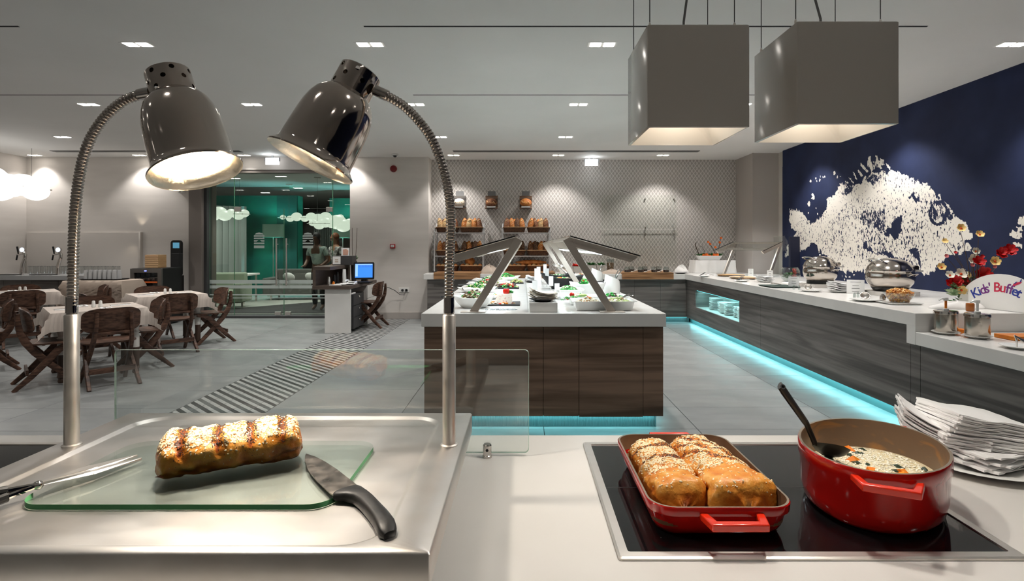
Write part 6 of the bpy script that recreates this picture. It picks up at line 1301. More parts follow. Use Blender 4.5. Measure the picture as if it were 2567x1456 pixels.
# aisle side
def gn_tray(label, x0, x1, y0, y1, h, foods, m=M_PORC, div=False, cat='tray'):
    t = thing('food_tray', label, cat, ((x0+x1)/2, (y0+y1)/2, ZI)); n = 4; z = ZI; R4 = lambda g, zz, r: rrect(x0+g, x1-g, y0+g, y1-g, r, n, zz)
    b = MB(); b.loft([R4(.045, z, .02), R4(.036, z+.004, .025), R4(.02, z+h-.005, .03), R4(0, z+h-.004, .035), R4(0, z+h, .035), R4(.022, z+h-.001, .03), R4(.045, z+.008, .02)]); b.build('tray_body', m, t, smooth=40)
    if div: MB().box(x0+(x1-x0)*.6, x0+(x1-x0)*.6+.01, y0+.03, y1-.03, z+.01, z+h-.004).build('divider', m, t, smooth=0)
    for nm, cx_, rx, ms, cnt, hh in foods: heap(nm, (cx_, (y0+y1)/2, z+h-.03), rx, (y1-y0)*.36, hh+.02, int(cnt*1.6), .013, ms, t)
    return t
gn_tray('deep white tray of onion and mushroom salads at the front of the island', .41, .945, 4.5, 4.82, .078, (('mushroom_salad', .56, .1, [M_CREAMF, M_GRAIN, M_CREAMF, M_ORG], 70, .03), ('pickled_salad', .8, .12, [M_GRAIN, M_LEAFL, M_CREAMF], 70, .03)), div=True)
gn_tray('deep white tray of seafood salad just behind the mushroom tray', .40, .97, 4.92, 5.24, .078, (('seafood_salad', .52, .11, [M_CREAMF, M_CREAMF, M_HERB, M_TOM], 70, .03), ('olive_salad', .82, .12, [M_BEANS, M_CREAMF, M_HERB], 70, .03)), div=True)
gn_tray('square white tray of feta and parsley salad', .35, .62, 5.42, 5.8, .1, (('feta_salad', .47, .1, [M_CREAMF, M_CREAMF, M_HERB, M_BEANS, M_HERB], 110, .04),))
t = thing('herb_garnish', 'parsley, radish and lime garnish at the edge of the seafood tray', 'garnish', (.42, 4.86, ZI)); b = MB(); [leafy(b, (.36+.02*k, 4.87+R.uniform(-.03, .03), ZI+.05+R.uniform(0, .03)), .028, 8) for k in range(7)]; b.build('parsley', M_HERB, t, smooth=0, kind='stuff'); MB().ball((.44, 4.9, ZI+.1), (.022, .02, .02), 12, 8).build('radish', M_TOM, t); MB().ball((.54, 4.9, ZI+.095), (.035, .02, .014), 12, 8).build('lime_wedge', M_LEAFL, t)
spoon('steel spoon handle rising from the pickled salad tray', V(1578, 738, 4.75), V(1556, 750, 4.7), M_CHROME); spoon('thin steel spoon in the olive salad tray', V(1586, 740, 5.1), V(1566, 750, 5.05), M_CHROME, r=.005)
oval_bowl('big white wavy-rimmed bowl of yoghurt topped with lettuce', 1473, 5.95, .40, .30, .135, M_PORC, 0, ('yoghurt', 20, [M_CREAMF], .01), .014); t = thing('lettuce_garnish', 'lettuce leaf floating in the big white yoghurt bowl', 'garnish', (XY(1466, 5.95), 5.95, ZI+.1)); b = MB(); [leafy(b, (XY(1466, 5.95)+R.uniform(-.04, .04), 5.93, ZI+.12), .06, 9, .9) for k in range(4)]; b.build('leaves', M_HERB, t, smooth=0, kind='stuff')
x_, y_ = XY(1473, 5.95), 5.95; t = thing('yoghurt', 'smooth white yoghurt filling the wavy bowl', 'yoghurt', (x_, y_, ZI+.1)); MB().loft([ell(x_, y_, .145, .105, 0, ZI+.07), ell(x_, y_, .165, .122, 0, ZI+.105), ell(x_, y_, .1, .07, 0, ZI+.112)]).build('surface', M_PORC, t)
def pitcher(label, px, Y, r, h, lbt):
    x = XY(px, Y); t = thing('dressing_pitcher', label, 'pitcher', (x, Y, ZI)); n = 28; L = []
    for rr, z, tl in ((.92, 0, 0), (1, .01, 0), (1.03, h*.45, 0), (.96, h*.75, .0), (.86, h*.95, .16), (.84, h, .2), (.80, h, .2), (.92, h*.7, .0), (.95, .012, 0)):
        L.append([(x+r*rr*math.cos(a), Y+r*rr*math.sin(a), ZI+z-tl*h*math.cos(a)*.8) for a in (2*math.pi*k/n for k in range(n))])
    b = MB(); b.loft(L); b.build('jug_body', M_PORC, t, smooth=50)
    for s, (dx, dz) in enumerate(((.07, .14), (.105, .13))): o = thing('serving_ladle', '%s steel ladle handle in %s' % (('upright', 'leaning')[s], lbt), 'ladle', (x, Y, ZI)); MB().tube([(x+.01, Y, ZI+.06), (x+dx*.6, Y, ZI+h+.02), (x+dx, Y-.01, ZI+h+dz*.55)], [.004, .005, .006], 8).build('handle', M_CHROME, o); MB().ball((x+.0, Y, ZI+.045), (.022, .022, .014), 12, 8).build('bowl', M_CHROME, o)
pitcher('tall white dressing pitcher standing beside the yoghurt bowl', 1534, 6.1, .088, .19, 'the pitcher beside the yoghurt bowl'); pitcher('white dressing pitcher farther along the island', 1496, 7.9, .085, .19, 'the farther pitcher')
oval_bowl('deep matt black boat bowl of shrimp salad', 1412, 6.9, .52, .28, .15, M_BLKM, .15, ('shrimp_salad', 120, [M_CREAMF, M_ORG, M_GRAIN, M_CREAMF, M_HERB], .05), .018); oval_bowl('matt black boat bowl behind the shrimp salad', 1398, 7.8, .5, .28, .14, M_BLKM, .15, ('green_salad', 120, [M_HERB, M_LEAF, M_CREAMF], .05), .018)
for i, (a, c) in enumerate((((1395, 668, 7.0), (1420, 684, 6.95)), ((1410, 670, 7.2), (1432, 684, 7.1)), ((1404, 664, 7.6), (1426, 676, 7.6)))): spoon('steel serving spoon leaning over the black boat bowls, %s from the divider' % ordw(i), V(*c), V(*a), M_CHROME, r=.009)
oval_bowl('white bowl of parsley and peppers beside the middle guard post', 1459, 7.15, .28, .24, .085, M_PORC, 0, ('herb_salad', 130, [M_HERB, M_HERB, M_TOM, M_LEAFL], .06), .01); oval_bowl('white square-sided bowl of pink radish salad', 1458, 8.35, .32, .24, .11, M_PORC, 0, ('radish_salad', 110, [M_PINK, M_PINK, M_CREAMF, M_HERB], .05), .012)
spoon('black spoon resting on the yoghurt bowl rim', V(1518, 708, 6.0), V(1495, 706, 5.95)); o = MB().loft([ell(XY(1520, 5.55), 5.55, .17, .05, .1, ZI+.0), ell(XY(1520, 5.55), 5.55, .18, .055, .1, ZI+.012)]).build('spoon_rest', M_DGREY); tag(o, 'dark oval spoon rest before the tall dressing pitcher', 'spoon rest')
# ================================================================ FISH WALL BUFFET
ZB = .931
def BX(px, Y): return XY(px, Y)
# cloth-covered riser with flower trough
x0, x1 = 3.40, 4.18; t = thing('display_riser', 'display riser wrapped in a pleated white cloth at the worktop corner', 'riser', (3.8, 11, ZB)); MB().box(x0+.02, x1-.02, 10.84, 11.22, ZB, ZB+.24).build('box', M_CLOTHW, t, smooth=0)
b = MB(); L = []; n = 60
for z, fl_ in ((ZB+.252, 0), (ZB+.25, .004), (ZB+.13, .018), (ZB+.002, .035)):
    l = []
    for i in range(n):
        u = i/n; cx_ = (x0+x1)/2; hw = (x1-x0)/2; cyy = 11.03; hd = .2; a = u*4
        if a < 1: p = (-hw+2*hw*a, -hd)
        elif a < 2: p = (hw, -hd+2*hd*(a-1))
        elif a < 3: p = (hw-2*hw*(a-2), hd)
        else: p = (-hw, hd-2*hd*(a-3))
        w_ = fl_*(1+.9*math.sin(i*1.9)+.7*math.sin(i*.83)); q_ = 1+w_*1.2; l.append((cx_+p[0]*q_, cyy+p[1]*(1+w_*3), z))
    L.append(l)
b.loft(L, False, True); tag(b.build('riser_cloth', M_CLOTHW, smooth=50), 'pleated white cloth draped over the corner riser', 'cloth')
x0, x1 = XY(1746, 11), XY(1807, 11); zr = ZB+.254; t = thing('flower_trough', 'white trough of orange flowers and gourds on the cloth riser', 'planter', (3.7, 11, zr)); b = MB(); b.loft([rrect(x0+.05, x1-.05, 10.93, 11.07, .01, 2, zr), rrect(x0, x1, 10.9, 11.1, .01, 2, zr+.085), rrect(x0+.01, x1-.01, 10.91, 11.09, .01, 2, zr+.085), rrect(x0+.05, x1-.05, 10.94, 11.06, .01, 2, zr+.03)]); b.build('trough', M_PORC, t, smooth=30)
def flower_mesh(b, c, r, n=6, d=(0, -1, .4), cup=.5):
    q_ = Matrix.Translation(c) @ Vector(d).normalized().to_track_quat('Z', 'Y').to_matrix().to_4x4(); old = b.M; b.M = q_
    for k in range(n):
        a = 2*math.pi*k/n+.2*math.sin(k*3); ca, sa = math.cos(a), math.sin(a); px_, py_ = -sa, ca; w_ = r*1.0*math.sin(math.pi/n)*1.0
        pts = [(0, 0, 0), (ca*r*.5+px_*w_, sa*r*.5+py_*w_, cup*r*.35), (ca*r*.95+px_*w_*.6, sa*r*.95+py_*w_*.6, cup*r*.95), (ca*r*1.05, sa*r*1.05, cup*r*.85), (ca*r*.95-px_*w_*.6, sa*r*.95-py_*w_*.6, cup*r*.95), (ca*r*.5-px_*w_, sa*r*.5-py_*w_, cup*r*.35), (ca*r*.55, sa*r*.55, cup*r*.2)]
        b.add(pts, [(0, 1, 6), (1, 2, 6), (2, 3, 6), (3, 4, 6), (4, 5, 6), (5, 0, 6)])
    b.M = old
M_FW = mat('white_petal', (232, 228, 210), .6, sss=.1); M_FC = mat('cream_petal', (240, 206, 130), .6, sss=.1); M_FR = mat('red_petal', (196, 14, 18), .5, sss=.05); M_FP = mat('pink_bud', (206, 110, 110), .6); M_FO = mat('orange_petal', (232, 110, 30), .6); M_STEM = mat('brown_stem', (78, 62, 50), .8); M_HEART = mat('orange_heart', (206, 74, 16), .6)
b = MB(); [leafy(b, (x0+.06+i*.05, 11.0, zr+.085), .08, 9, .9) for i in range(9)]; b.build('foliage', M_LEAF, t, smooth=0, kind='stuff')
for px, py in ((1764, 636), (1771, 634), (1779, 638), (1790, 635), (1797, 634)): b = MB(); flower_mesh(b, P(px, py+5, 10.94), .035); b.build('flower', M_FO, t, smooth=40)
for px, py in ((1775, 607), (1780, 612), (1793, 620), (1807, 597), (1804, 608), (1810, 626)):
    MB().tube([(XY(1795, 11), 11, zr+.06), P((1795+px)/2+2, (py+640)/2, 11), P(px, py, 11)], .003, 5).build('stem', M_STEM, t); b = MB(); flower_mesh(b, P(px, py, 10.99), .026); b.build('flower', M_FO, t, smooth=40)
MB().tube([(XY(1755, 11), 11, zr+.06), P(1747, 625, 11), P(1743, 615, 11), P(1745, 608, 11)], .008, 6).build('stem', M_STEM, t); MB().tube([P(1752, 616, 11), P(1760, 618, 11), P(1768, 632, 11)], .004, 6).build('stem', M_STEM, t)
# corner food guard
g = guard((4.47, 9.62, .93), 0, 'steel food guard over the round pies by the wall pillar', .9, (0, .9), 0.01)
g.rotation_euler = (0, 0, math.radians(180+33)); g.scale = (1, -1, 1) if False else (1, 1, 1)
g.location = (4.0, 10.38, .93); g.rotation_euler = (0, 0, math.radians(180+33.5))
light('SPOT', 'pie_light', (4.0, 9.9, 1.38), 5, (1, .88, .72), None, (3.75, 9.6, .93), .03, spot=110, blend=.6)
M_PIE = mat('pie_top', (222, 176, 116), .6, n=(30, (196, 132, 70), .45, .6), bump=(80, .5, .004))
def disc(name, label, px, Y, r, cat, m=M_PORC, top=None, h=.035):
    x = BX(px, Y); t = thing(name, label, cat, (x, Y, ZB)); MB().lathe([(r*.8, 0), (r*.82, .004), (r, h), (r*.97, h), (r*.8, .01)], 32, (x, Y, ZB)).build('pan', m, t)
    if top: MB().lathe([(r*.9, .012), (r*.93, h*.8), (r*.6, h*.95), (.01, h)], 28, (x, Y, ZB)).build('pie', top, t)
    return t
disc('pie_pan', 'round pan with flat golden pie nearer the cloth riser', 1832, 9.75, .25, 'pie', M_STEEL, M_PIE); disc('pie_pan', 'round pan with flat golden pie in front of the other pie', 1866, 8.98, .24, 'pie', M_STEEL, M_PIE)
def plate(label, px, Y, r, z=ZB, m=M_PORC):
    o = plate_mesh(r).build('plate', m); o.location = (BX(px, Y), Y, z); return tag(o, label, 'plate')
def tool(name, label, px, Y, kind, ang=0, z=ZB+.02, m=M_CHROME):
    x = BX(px, Y); t = thing(name, label, 'utensil', (x, Y, z), ang)
    if kind == 'ladle':
        b = MB(); b.M = Matrix.Translation((0, 0, .036)) @ Matrix.Rotation(math.radians(50), 4, 'X'); b.lathe([(.006, -.036), (.026, -.03), (.038, -.014), (.042, 0), (.040, 0), (.036, -.012), (.02, -.028), (.005, -.033)], 20).build('bowl', M_STEEL, t, world=False); MB().tube([(0, .035, .04), (.03, .1, .03), (.06, .2, .01)], .005, 8).build('handle', m, t, world=False)
    elif kind == 'spatula':
        b = MB(); b.M = Matrix.Translation((-.03, 0, .03)) @ Matrix.Rotation(math.radians(-30), 4, 'Y')
        for k in range(5): b.box(-.045, .045, -.034+k*.015, -.026+k*.015, 0, .002)
        b.box(-.05, -.042, -.036, .036, 0, .002).box(.042, .05, -.036, .036, 0, .002); b.build('slotted_blade', M_DGREY, t, world=False, smooth=0, kind='stuff'); MB().tube([(.01, 0, .012), (.08, 0, .02), (.16, .0, .006)], .005, 8).build('handle', m, t, world=False)
    else:
        for s in (-1, 1): MB().tube([(-.12, .0, .03), (0, s*.018, .02), (.1, s*.01, .004)], [.009, .006, .006], 8, flat=.5).build('tong_arm', m, t, world=False)
    return t
plate('white plate holding a slotted spatula at the worktop corner', 1766, 9.55, .1); tool('spatula', 'black slotted spatula on the corner plate', 1766, 9.55, 'spatula'); 
plate('white plate holding a spatula in front of the pies', 1860, 8.25, .11); tool('spatula', 'white-topped slotted spatula on the plate in front of the pies', 1860, 8.25, 'spatula', .3)
o = MB().loft([rrect(3.18, 3.52, 7.0, 7.42, .03, 3, ZB), rrect(3.16, 3.54, 6.98, 7.44, .03, 3, ZB+.014), rrect(3.175, 3.525, 6.995, 7.425, .03, 3, ZB+.009)]).build('green_tray', mat('dark_green_tray', (22, 52, 44), .4), smooth=30); tag(o, 'dark green tray with tongs in front of the glass bowl', 'tray'); tool('tongs', 'steel tongs lying on the dark green tray', 1946, 7.25, 'tongs', .6)
def nap_heap(label, px, Y, n, seeds, w_=.19, l_=.14):
    plate('dark-rimmed white plate under '+label, px, Y, .12); qq = random.Random(seeds); src = cl2
    for i in range(n): put(src[i % 2], BX(px, Y)+qq.uniform(-.012, .012), Y+qq.uniform(-.01, .01), ZB+.022+i*.0085, qq.uniform(-.3, .3), 0, qq.uniform(-.06, .06), 'white napkin in %s, %s from the bottom' % (label, ordw(i)), label)
nap_heap('the napkins near the fish-wall guard', 1918, 8.15, 8, 1); nap_heap('the napkins between the two steel cookers', 2104, 6.35, 10, 2)
def card(label, px, Y, w_, h, rot, m=M_PAPER, lines=3):
    x = BX(px, Y); t = thing('menu_card', label, 'card', (x, Y, ZB), rot); MB().prism_x([(-.002, 0), (.002, 0), (.012, h), (.008, h)], -w_/2, w_/2).build('card', m, t, world=False, smooth=0); MB().prism_x([(.008, h*.98), (.012, h), (.05, 0), (.046, 0)], -w_/2, w_/2).build('easel_back', m, t, world=False, smooth=0)
    b = MB()
    for k in range(lines): wd = w_*(.3, .18, .22, .2)[k % 4]; zz = h*(.82-.2*k-(.06 if k else 0)); b.box(-wd, wd, -.003+.01*zz/h, -.0012+.01*zz/h, zz, zz+h*.035)
    b.build('printed_line', M_GREY, t, world=False, smooth=0, kind='stuff')
card('white menu card standing behind the pies nearer the riser', 1882, 9.75, .085, .13, -.35); card('white menu card standing beside the pies nearer the fish wall', 1930, 9.15, .085, .13, -.5); card('white menu card before the glass bowl of greens', 1990, 7.15, .125, .135, -.4); card('large white menu card between the napkins and the farther steel cooker', 2145, 6.15, .17, .155, -.45, lines=4)
# glass bowl of greens and peppers
x, y = BX(1981, 8.3), 8.3; t = thing('glass_bowl', 'round glass bowl holding green leaves and red peppers', 'bowl', (x, y, ZB)); MB().lathe([(.07, 0), (.12, .04), (.142, .1), (.135, .16), (.105, .21)], 28, (x, y, ZB), c1=False).build('bowl_glass', M_JAR, t)
b = MB(); [leafy(b, (x-.05+R.uniform(-.03, .03), y+R.uniform(-.05, .03), ZB+.03+R.uniform(0, .06)), .07, 10, 1.2) for k in range(9)]; b.build('green_leaves', M_LEAF, t, smooth=0, kind='stuff'); b = MB()
for k in range(22): b.ball((x+.06+R.uniform(-.035, .035), y+R.uniform(-.04, .03), ZB+.03+k*.007), (.02, .018, .022), 8, 5)
b.build('red_peppers', mat('dried_red_pepper', (150, 40, 24), .4), t, kind='stuff')
cloth_lump('folded_cloth', 'white cloth spread under the glass bowl of greens', (BX(1990, 8.0)+.02, 7.95, ZB), .2, .16, .02, M_CLOTHW, 7)
# steel cookers
M_COOK = rough_noise(mat('cooker_steel', (188, 180, 172), .14, 1), (8, 8, 8), .08, .2)
def cooker(label, px, Y, R_):
    x = BX(px, Y); t = thing('steel_cooker', label, 'cooker', (x, Y, ZB)); z = ZB; c = (x, Y, z)
    MB().loft([rrect(x-.2, x+.2, Y-.2, Y+.2, .03, 3, z), rrect(x-.2, x+.2, Y-.2, Y+.2, .03, 3, z+.045)]).build('induction_base', M_STEEL, t, smooth=30); MB().lathe([(.15, .046), (.16, .05), (R_*.78, .085)], 32, c).build('black_base', M_BLACK, t)
    MB().lathe([(R_*.78, .085), (R_*.93, .13), (R_, .18), (R_*1.0, .22), (R_*.97, .262), (R_*.985, .266)], 44, c).build('body', M_COOK, t, smooth=60); MB().lathe([(R_*1.0, .264), (R_*1.0, .274), (R_*.97, .276)], 44, c).build('rim', M_CHROME, t)
    MB().lathe([(R_*.965, .276), (R_*.9, .315), (R_*.74, .355), (R_*.5, .383), (R_*.25, .396), (.01, .4)], 44, c).build('lid', M_COOK, t, smooth=60)
    a = math.radians(205); d = Vector((math.cos(a), math.sin(a), 0)); s = Vector((-d.y, d.x, 0)); b = MB(); p0 = Vector(c)+d*R_*.72; b.tube([p0+s*.07+Vector((0, 0, .34)), p0+d*.11+s*.06+Vector((0, 0, .385)), p0+d*.13+Vector((0, 0, .39)), p0+d*.11-s*.06+Vector((0, 0, .385)), p0-s*.07+Vector((0, 0, .34))], .009, 8, flat=1); b.build('lid_handle', M_CHROME, t)
    a2 = math.radians(-15); d = Vector((math.cos(a2), math.sin(a2), 0)); s = Vector((-d.y, d.x, 0)); p1 = Vector(c)+d*R_*.98
    MB().tube([p1+s*.07+Vector((0, 0, .3)), p1-s*.07+Vector((0, 0, .3))], .024, 14).build('hinge', M_CHROME, t); MB().box(p1.x-.03, p1.x+.06, p1.y-.06, p1.y+.04, z+.255, z+.272).build('hinge_plate', M_STEEL, t, smooth=0, bevel=.002)
    a3 = math.radians(-68); d = Vector((math.cos(a3), math.sin(a3), 0)); s = Vector((-d.y, d.x, 0)); p2 = Vector(c)+d*R_*1.0; MB().tube([p2+s*.05+Vector((0, 0, .215)), p2+d*.035+s*.045+Vector((0, 0, .235)), p2+d*.035-s*.045+Vector((0, 0, .235)), p2-s*.05+Vector((0, 0, .215))], .006, 8).build('side_handle', M_CHROME, t)
    if px < 2100: MB().lathe([(.008, .4), (.008, .408), (.014, .414), (.008, .424), (.001, .426)], 12, c).build('lid_knob', M_CHROME, t)
cooker('round steel soup cooker nearer the wall pillar, with a small lid knob', 2056, 7.2, .205); cooker('round steel soup cooker behind the crouton bowl', 2231, 6.02, .232)
plate('white saucer under the ladle before the small-knobbed cooker', 2033, 6.45, .12); tool('ladle', 'steel ladle on the saucer before the small-knobbed cooker', 2026, 6.42, 'ladle', -.5); plate('white saucer under the ladle before the cooker with the crouton bowl', 2170, 5.33, .14); tool('ladle', 'steel ladle on the saucer beside the steel egg shaker', 2168, 5.30, 'ladle', -.5)
def shaker(label, px, Y, r, h, m): x = BX(px, Y); o = MB().lathe([(r*.8, 0), (r, h*.3), (r*.9, h*.7), (r*.4, h*.97), (.001, h)], 18, (x, Y, ZB)).build('shaker', m); o['org'] = [0, 0, 0]; return tag(o, label, 'shaker')
shaker('steel egg-shaped shaker beside the crouton bowl', 2213, 5.28, .027, .075, M_COOK); shaker('small glass salt shaker before the menu card and green tray', 1990, 6.75, .014, .06, M_JAR); shaker('small glass pepper shaker beside the ladle saucer', 2003, 6.72, .014, .06, M_JAR); shaker('tiny glass salt shaker before the large menu card', 2142, 5.6, .014, .06, M_JAR); shaker('tiny glass pepper shaker beside the large menu card ladle', 2151, 5.66, .014, .06, M_JAR)
# croutons
x, y = BX(2254, 5.08), 5.08; o = MB().loft([rrect(x-.13, x+.13, y-.11, y+.11, .03, 4, ZB), rrect(x-.15, x+.15, y-.13, y+.13, .03, 4, ZB+.014), rrect(x-.12, x+.12, y-.1, y+.1, .03, 4, ZB+.01)]).build('square_plate', M_PORC, smooth=40); tag(o, 'white square plate under the crouton bowl', 'plate')
t = thing('crouton_bowl', 'flared glass bowl heaped with golden croutons', 'bowl', (x, y, ZB+.015)); MB().lathe([(.065, 0), (.075, .006), (.108, .05), (.13, .088)], 32, (x, y, ZB+.015), c1=False).build('bowl_glass', M_JAR, t)
b = MB(); q = random.Random(9)
for k in range(330):
    z = q.uniform(.01, .088); r_ = (.068+.05*z/.088) if z < .08 else .11; a = q.random()*6.28; rr = math.sqrt(q.random())*r_
    if k > 200: z = .08+.045*(1-(rr/.12)**2)*q.uniform(.6, 1)
    b.m = q.randrange(3); h = .0075; M_ = Matrix.Translation((x+rr*math.cos(a), y+rr*math.sin(a), ZB+.015+z)) @ Matrix.Rotation(q.random()*3, 4, 'Z') @ Matrix.Rotation(q.random()*3, 4, 'X'); b.M = M_; b.box(-h, h, -h, h, -h, h); b.M = None
b.build('crouton', [mat('crouton_gold', (222, 166, 88), .8), mat('crouton_pale', (236, 200, 140), .8), mat('crouton_toasted', (186, 118, 54), .8)], t, smooth=0, kind='stuff')
o = MB().tube([(4.55, 5.6, ZB+.012), (4.5, 5.35, ZB+.012), (4.35, 5.2, ZB+.012), (4.45, 4.95, ZB+.012)], .01, 8).build('power_lead', M_BLACK, smooth=60); tag(o, 'black power lead lying behind the crouton bowl', 'cable')
# flower arrangement
Y = 4.95; base = P(2442, 757, Y); t = thing('flower_arrangement', 'arrangement of red, white and cream flowers behind the children sign', 'flowers', (base.x, base.y, ZB))
MB().lathe([(.055, 0), (.07, .02), (.08, .07), (.074, .075), (.06, .03)], 18, (base.x, base.y, ZB+.008)).build('pot', M_PORC, t)
b = MB()
for px, py, r_ in ((2400, 742, .10), (2385, 735, .08), (2415, 735, .11), (2440, 745, .12), (2460, 740, .1), (2395, 722, .07), (2425, 725, .1), (2410, 755, .08)): leafy(b, P(px, py, Y+R.uniform(-.05, .05)), r_, 12, 1)
b.build('succulent_leaf', mat('pale_green_petal', (150, 170, 130), .6, n=(20, (90, 120, 76), .4, .6)), t, smooth=0, kind='stuff')
b = MB(); [leafy(b, P(px, py, Y+.05), .09, 10, .8) for px, py in ((2400, 760), (2430, 765), (2455, 715), (2402, 703), (2420, 698))]; b.build('green_leaf', M_LEAF, t, smooth=0, kind='stuff')
fl_ = [(2408, 572, .036, M_FC), (2368, 605, .026, M_FC), (2455, 588, .034, M_FC), (2445, 630, .032, M_FW), (2440, 650, .048, M_FW), (2461, 659, .026, M_FW), (2493, 655, .042, M_FC), (2359, 670, .036, M_FC), (2380, 690, .036, M_FW), (2408, 687, .048, M_FW), (2425, 689, .028, M_FC), (2409, 727, .04, M_FC), (2510, 634, .05, M_FR), (2530, 628, .055, M_FR), (2453, 657, .05, M_FR), (2388, 712, .06, M_FR), (2412, 708, .055, M_FR), (2396, 704, .05, M_FR), (2462, 688, .07, M_FR), (2372, 642, .018, M_FP), (2395, 633, .014, M_FR), (2437, 665, .018, M_FP), (2462, 643, .018, M_FR), (2493, 668, .016, M_FP)]
for i, (px, py, r_, m) in enumerate(fl_):
    yy_ = Y+.05*math.sin(i*2.1); c = P(px, py, yy_); b = MB(); flower_mesh(b, c, r_, 7 if m == M_FR else 6, (-.3, -1, .35+.3*math.sin(i)), .6)
    if m == M_FR and r_ > .04: flower_mesh(b, c, r_*.65, 5, (-.3, -1, .5), 1)
    f_ = b.build('flower', m, t, smooth=40)
    if m in (M_FC, M_FW) and r_ > .03: MB().ball((c.x, c.y-.006, c.z), (r_*.24, r_*.2, r_*.28), 8, 6).build('flower_heart', M_HEART, f_)
    s0 = Vector((base.x+.02*math.sin(i), base.y, ZB+.05)); mid = s0.lerp(c, .55)+Vector((.02*math.sin(i*1.7), 0, .02)); MB().tube([s0, mid, c+Vector((0, .008, 0))], [.004, .003, .002], 5).build('stem', M_STEM, t)
o = cloth_lump('folded_cloth', 'rolled white cloth lying under the flower arrangement', (BX(2400, 4.72), 4.72, ZB), .24, .09, .055, M_CLOTHW, 15)
# children buffet sign
t = thing('children_buffet_sign', "white half-round sign reading Kids' Buffet with a small toy plane", 'sign', (3.95, 4.585, ZB)); Rr = .375; hh = .298
ang = math.radians(-83); M = Matrix.Translation((3.955, 4.585, ZB+.001)) @ Matrix.Rotation(ang, 4, 'Z') @ Matrix.Rotation(math.radians(-4), 4, 'X')
arc = [(Rr*math.cos(a), .0+hh*math.sin(a)) for a in (math.pi*k/40 for k in range(41))]
b = MB(); b.M = M; b.loft([[(x, y, z) for x, z in arc] for y in (0, .012)]); b.build('board', mat('sign_white', (236, 234, 230), .25), t, smooth=0)
M_BL = mat('sign_blue', (44, 60, 150), .5); M_PU = mat('sign_purple', (120, 50, 130), .5); M_RD = mat('sign_red', (206, 40, 76), .5)
txt = "Kids' Buffet"; wds = [.034, .014, .024, .018, .012, .014, .030, .027, .017, .017, .022, .018]; tot = sum(wds); rad = .36; a = tot*1.62/2/rad+.10; cz = -.21
mats = [M_BL, M_BL, M_PU, M_PU, M_PU, M_PU, M_RD, M_RD, M_PU, M_PU, M_BL, M_BL]
for ch, wd, m in zip(txt, wds, mats):
    a -= wd*1.62/2/rad
    if ch != ' ': b = MB(); b.M = M; add_text(b, ch, .112, Matrix.Translation((rad*math.sin(-a), -.0012, cz+rad*math.cos(a))) @ FACE @ Matrix.Rotation(a, 4, 'Z'), bold=.0012); b.build('letter', m, t, smooth=0)
    a -= wd*1.62/2/rad
b = MB(); b.M = M @ Matrix.Translation((.135, 0, .228)) @ Matrix.Scale(.72, 4) @ Matrix.Rotation(.35, 4, 'Y').inverted()
b.prism_y([(-.05, -.008), (-.04, -.02), (.03, -.015), (.06, .0), (.05, .006), (-.03, .012)], -.003, -.0004); b.build('plane_body', M_RD, t, smooth=0); b = MB(); b.M = M @ Matrix.Translation((.135, 0, .228)) @ Matrix.Scale(.72, 4) @ Matrix.Rotation(.35, 4, 'Y').inverted(); b.prism_y([(.045, .0), (.07, .03), (.055, .03), (.035, .005)], -.003, -.0006); b.prism_y([(-.02, -.0), (.015, .018), (-.002, .02), (-.03, .006)], -.0042, -.0032); b.build('plane_wing', M_BL, t, smooth=0, kind='stuff')
# pump dispensers
def dispenser(label, px, Y, orange):
    x = XY(px, Y); z = .783; o = plate_mesh(.094).build('plate', M_PORC); o.location = (x, Y, z); tag(o, 'white saucer under the sauce can %s' % ('with the orange pump' if orange else 'with the white pump'), 'plate')
    t = thing('sauce_dispenser', label, 'dispenser', (x, Y, z+.008)); c = (x, Y, z+.008); MB().lathe([(.074, 0), (.076, .003), (.076, .148), (.078, .15), (.078, .153)], 36, c).build('can', rough_noise(mat('can_steel_%d' % px, (186, 178, 168), .22, 1), (6, 6, 30), .14, .3), t); MB().lathe([(.079, .15), (.081, .152), (.081, .168), (.076, .174), (.04, .176), (.02, .176)], 36, c).build('lid', M_CHROME, t)
    MB().lathe([(.02, .176), (.02, .188), (.012, .19)], 16, c).build('pump_collar', M_PORC, t); MB().lathe([(.0085, .19), (.0085, .25)], 12, c).build('pump_stem', M_ORG if orange else M_PORC, t); MB().lathe([(.017, .25), (.017, .272)], 14, c).build('pump_head', M_PORC, t); MB().tube([(x, Y, z+.272), (x-.04, Y-.01, z+.274), (x-.062, Y-.014, z+.262)], [.009, .007, .005], 8).build('spout', M_PORC, t)
dispenser('steel sauce can with orange pump stem on a saucer', 2371, 4.262, True); dispenser('steel sauce can with white pump on a saucer', 2450, 4.075, False)
x = XY(2432, 4.5); o = MB().lathe([(.026, 0), (.03, .006), (.03, .06), (.024, .066)], 18, (x, 4.5, ZB)).build('honey_jar', mat('amber_honey', (176, 96, 24), .15, trans=.4)); tag(o, 'amber honey jar behind the white pump can', 'jar')
o = plate_mesh(.11).build('plate', M_PORC); o.location = (XY(2556, 3.66), 3.66, .783); tag(o, 'white saucer holding a steel clip at the frame edge', 'plate')
x = XY(2553, 3.66); t = thing('sugar_tongs', 'steel wing-shaped tongs standing on the saucer at the frame edge', 'tongs', (x, 3.66, .79)); b = MB()
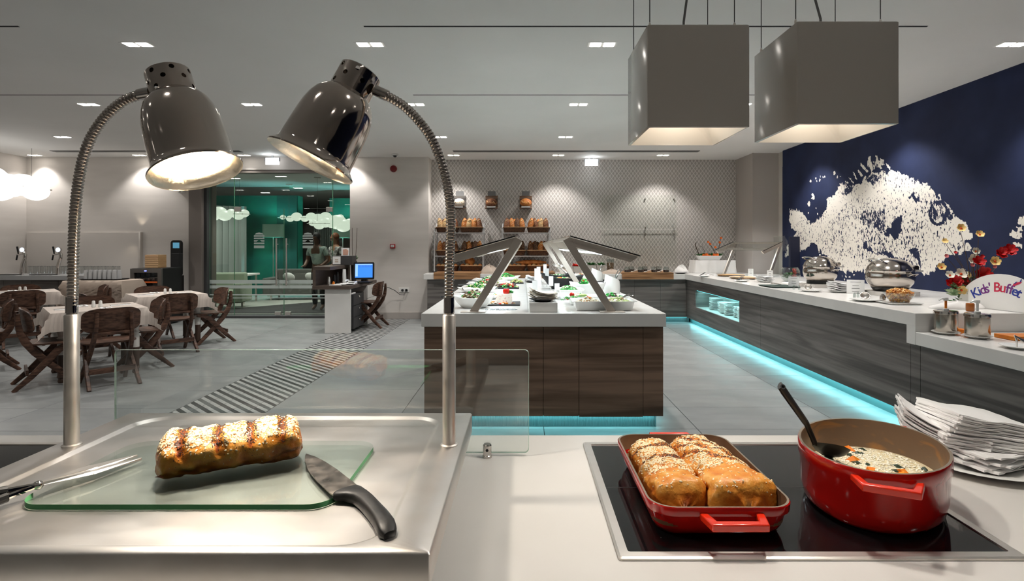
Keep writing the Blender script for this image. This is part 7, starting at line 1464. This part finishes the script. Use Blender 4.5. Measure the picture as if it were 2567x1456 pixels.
b.tube([(x-.01, 3.66, .795), (x-.012, 3.66, .84), (x-.028, 3.66, .872)], [.012, .016, .006], 8, flat=.4); b.build('upright_arm', M_STEEL, t); MB().tube([(x-.025, 3.66, .868), (x+.04, 3.66, .83), (x+.09, 3.66, .80)], [.006, .017, .008], 8, flat=.4).build('lower_arm', M_STEEL, t)
t = thing('orange_board', 'orange serving board on the lower worktop at the frame edge', 'board', (XY(2560, 4.0), 4.0, .783)); MB().box(XY(2533, 3.98), XY(2533, 3.98)+.25, 3.95, 4.12, .783, .812).build('board', mat('orange_board', (216, 128, 36), .4, n=(14, (200, 108, 26), .4, .6)), t, smooth=0, bevel=.003)
o = MB().box(XY(2404, 4.30), XY(2404, 4.30)+.055, 4.2, 4.34, .783, .815).build('orange_block', M_ORG, smooth=0, bevel=.003); tag(o, 'orange block between the two sauce cans', 'block')
# plates in the lit niche
pl = thing('stacked_plate', '', 'plate'); MB().lathe([(.06, 0), (.066, .003), (.118, .014), (.12, .017), (.117, .0185), (.064, .0075), (.001, .007)], 24).build('plate_body', M_PORC, pl, world=False)
plb = thing('stacked_bowl', '', 'bowl'); MB().lathe([(.04, 0), (.05, .004), (.085, .03), (.088, .038), (.084, .038), (.045, .009), (.001, .008)], 24).build('bowl_body', M_PORC, plb, world=False)
for si, (x, y, cnt, src, stp) in enumerate(((3.38, 9.62, 10, pl, .0205), (3.42, 9.32, 8, pl, .0205), (3.33, 9.10, 7, plb, .022), (3.36, 8.86, 10, pl, .0205), (3.40, 8.58, 8, pl, .0205), (3.34, 8.36, 7, plb, .022), (3.38, 8.145, 8, pl, .0205))):
    for i in range(cnt): once(src, (x, y, NZ0+.001+i*stp), 0, 'white %s, %s from the bottom in %s niche stack from the wall' % ('bowl' if src is plb else 'plate', ordw(i), 'the '+ordw(si)), 'crockery in the lit niche')
# ---------------------------------------------------------------- tidy: drop helper properties
for o in COL.objects:
    if 'org' in o: del o['org']
for m in bpy.data.materials:
    if 'nt' in m: del m['nt']
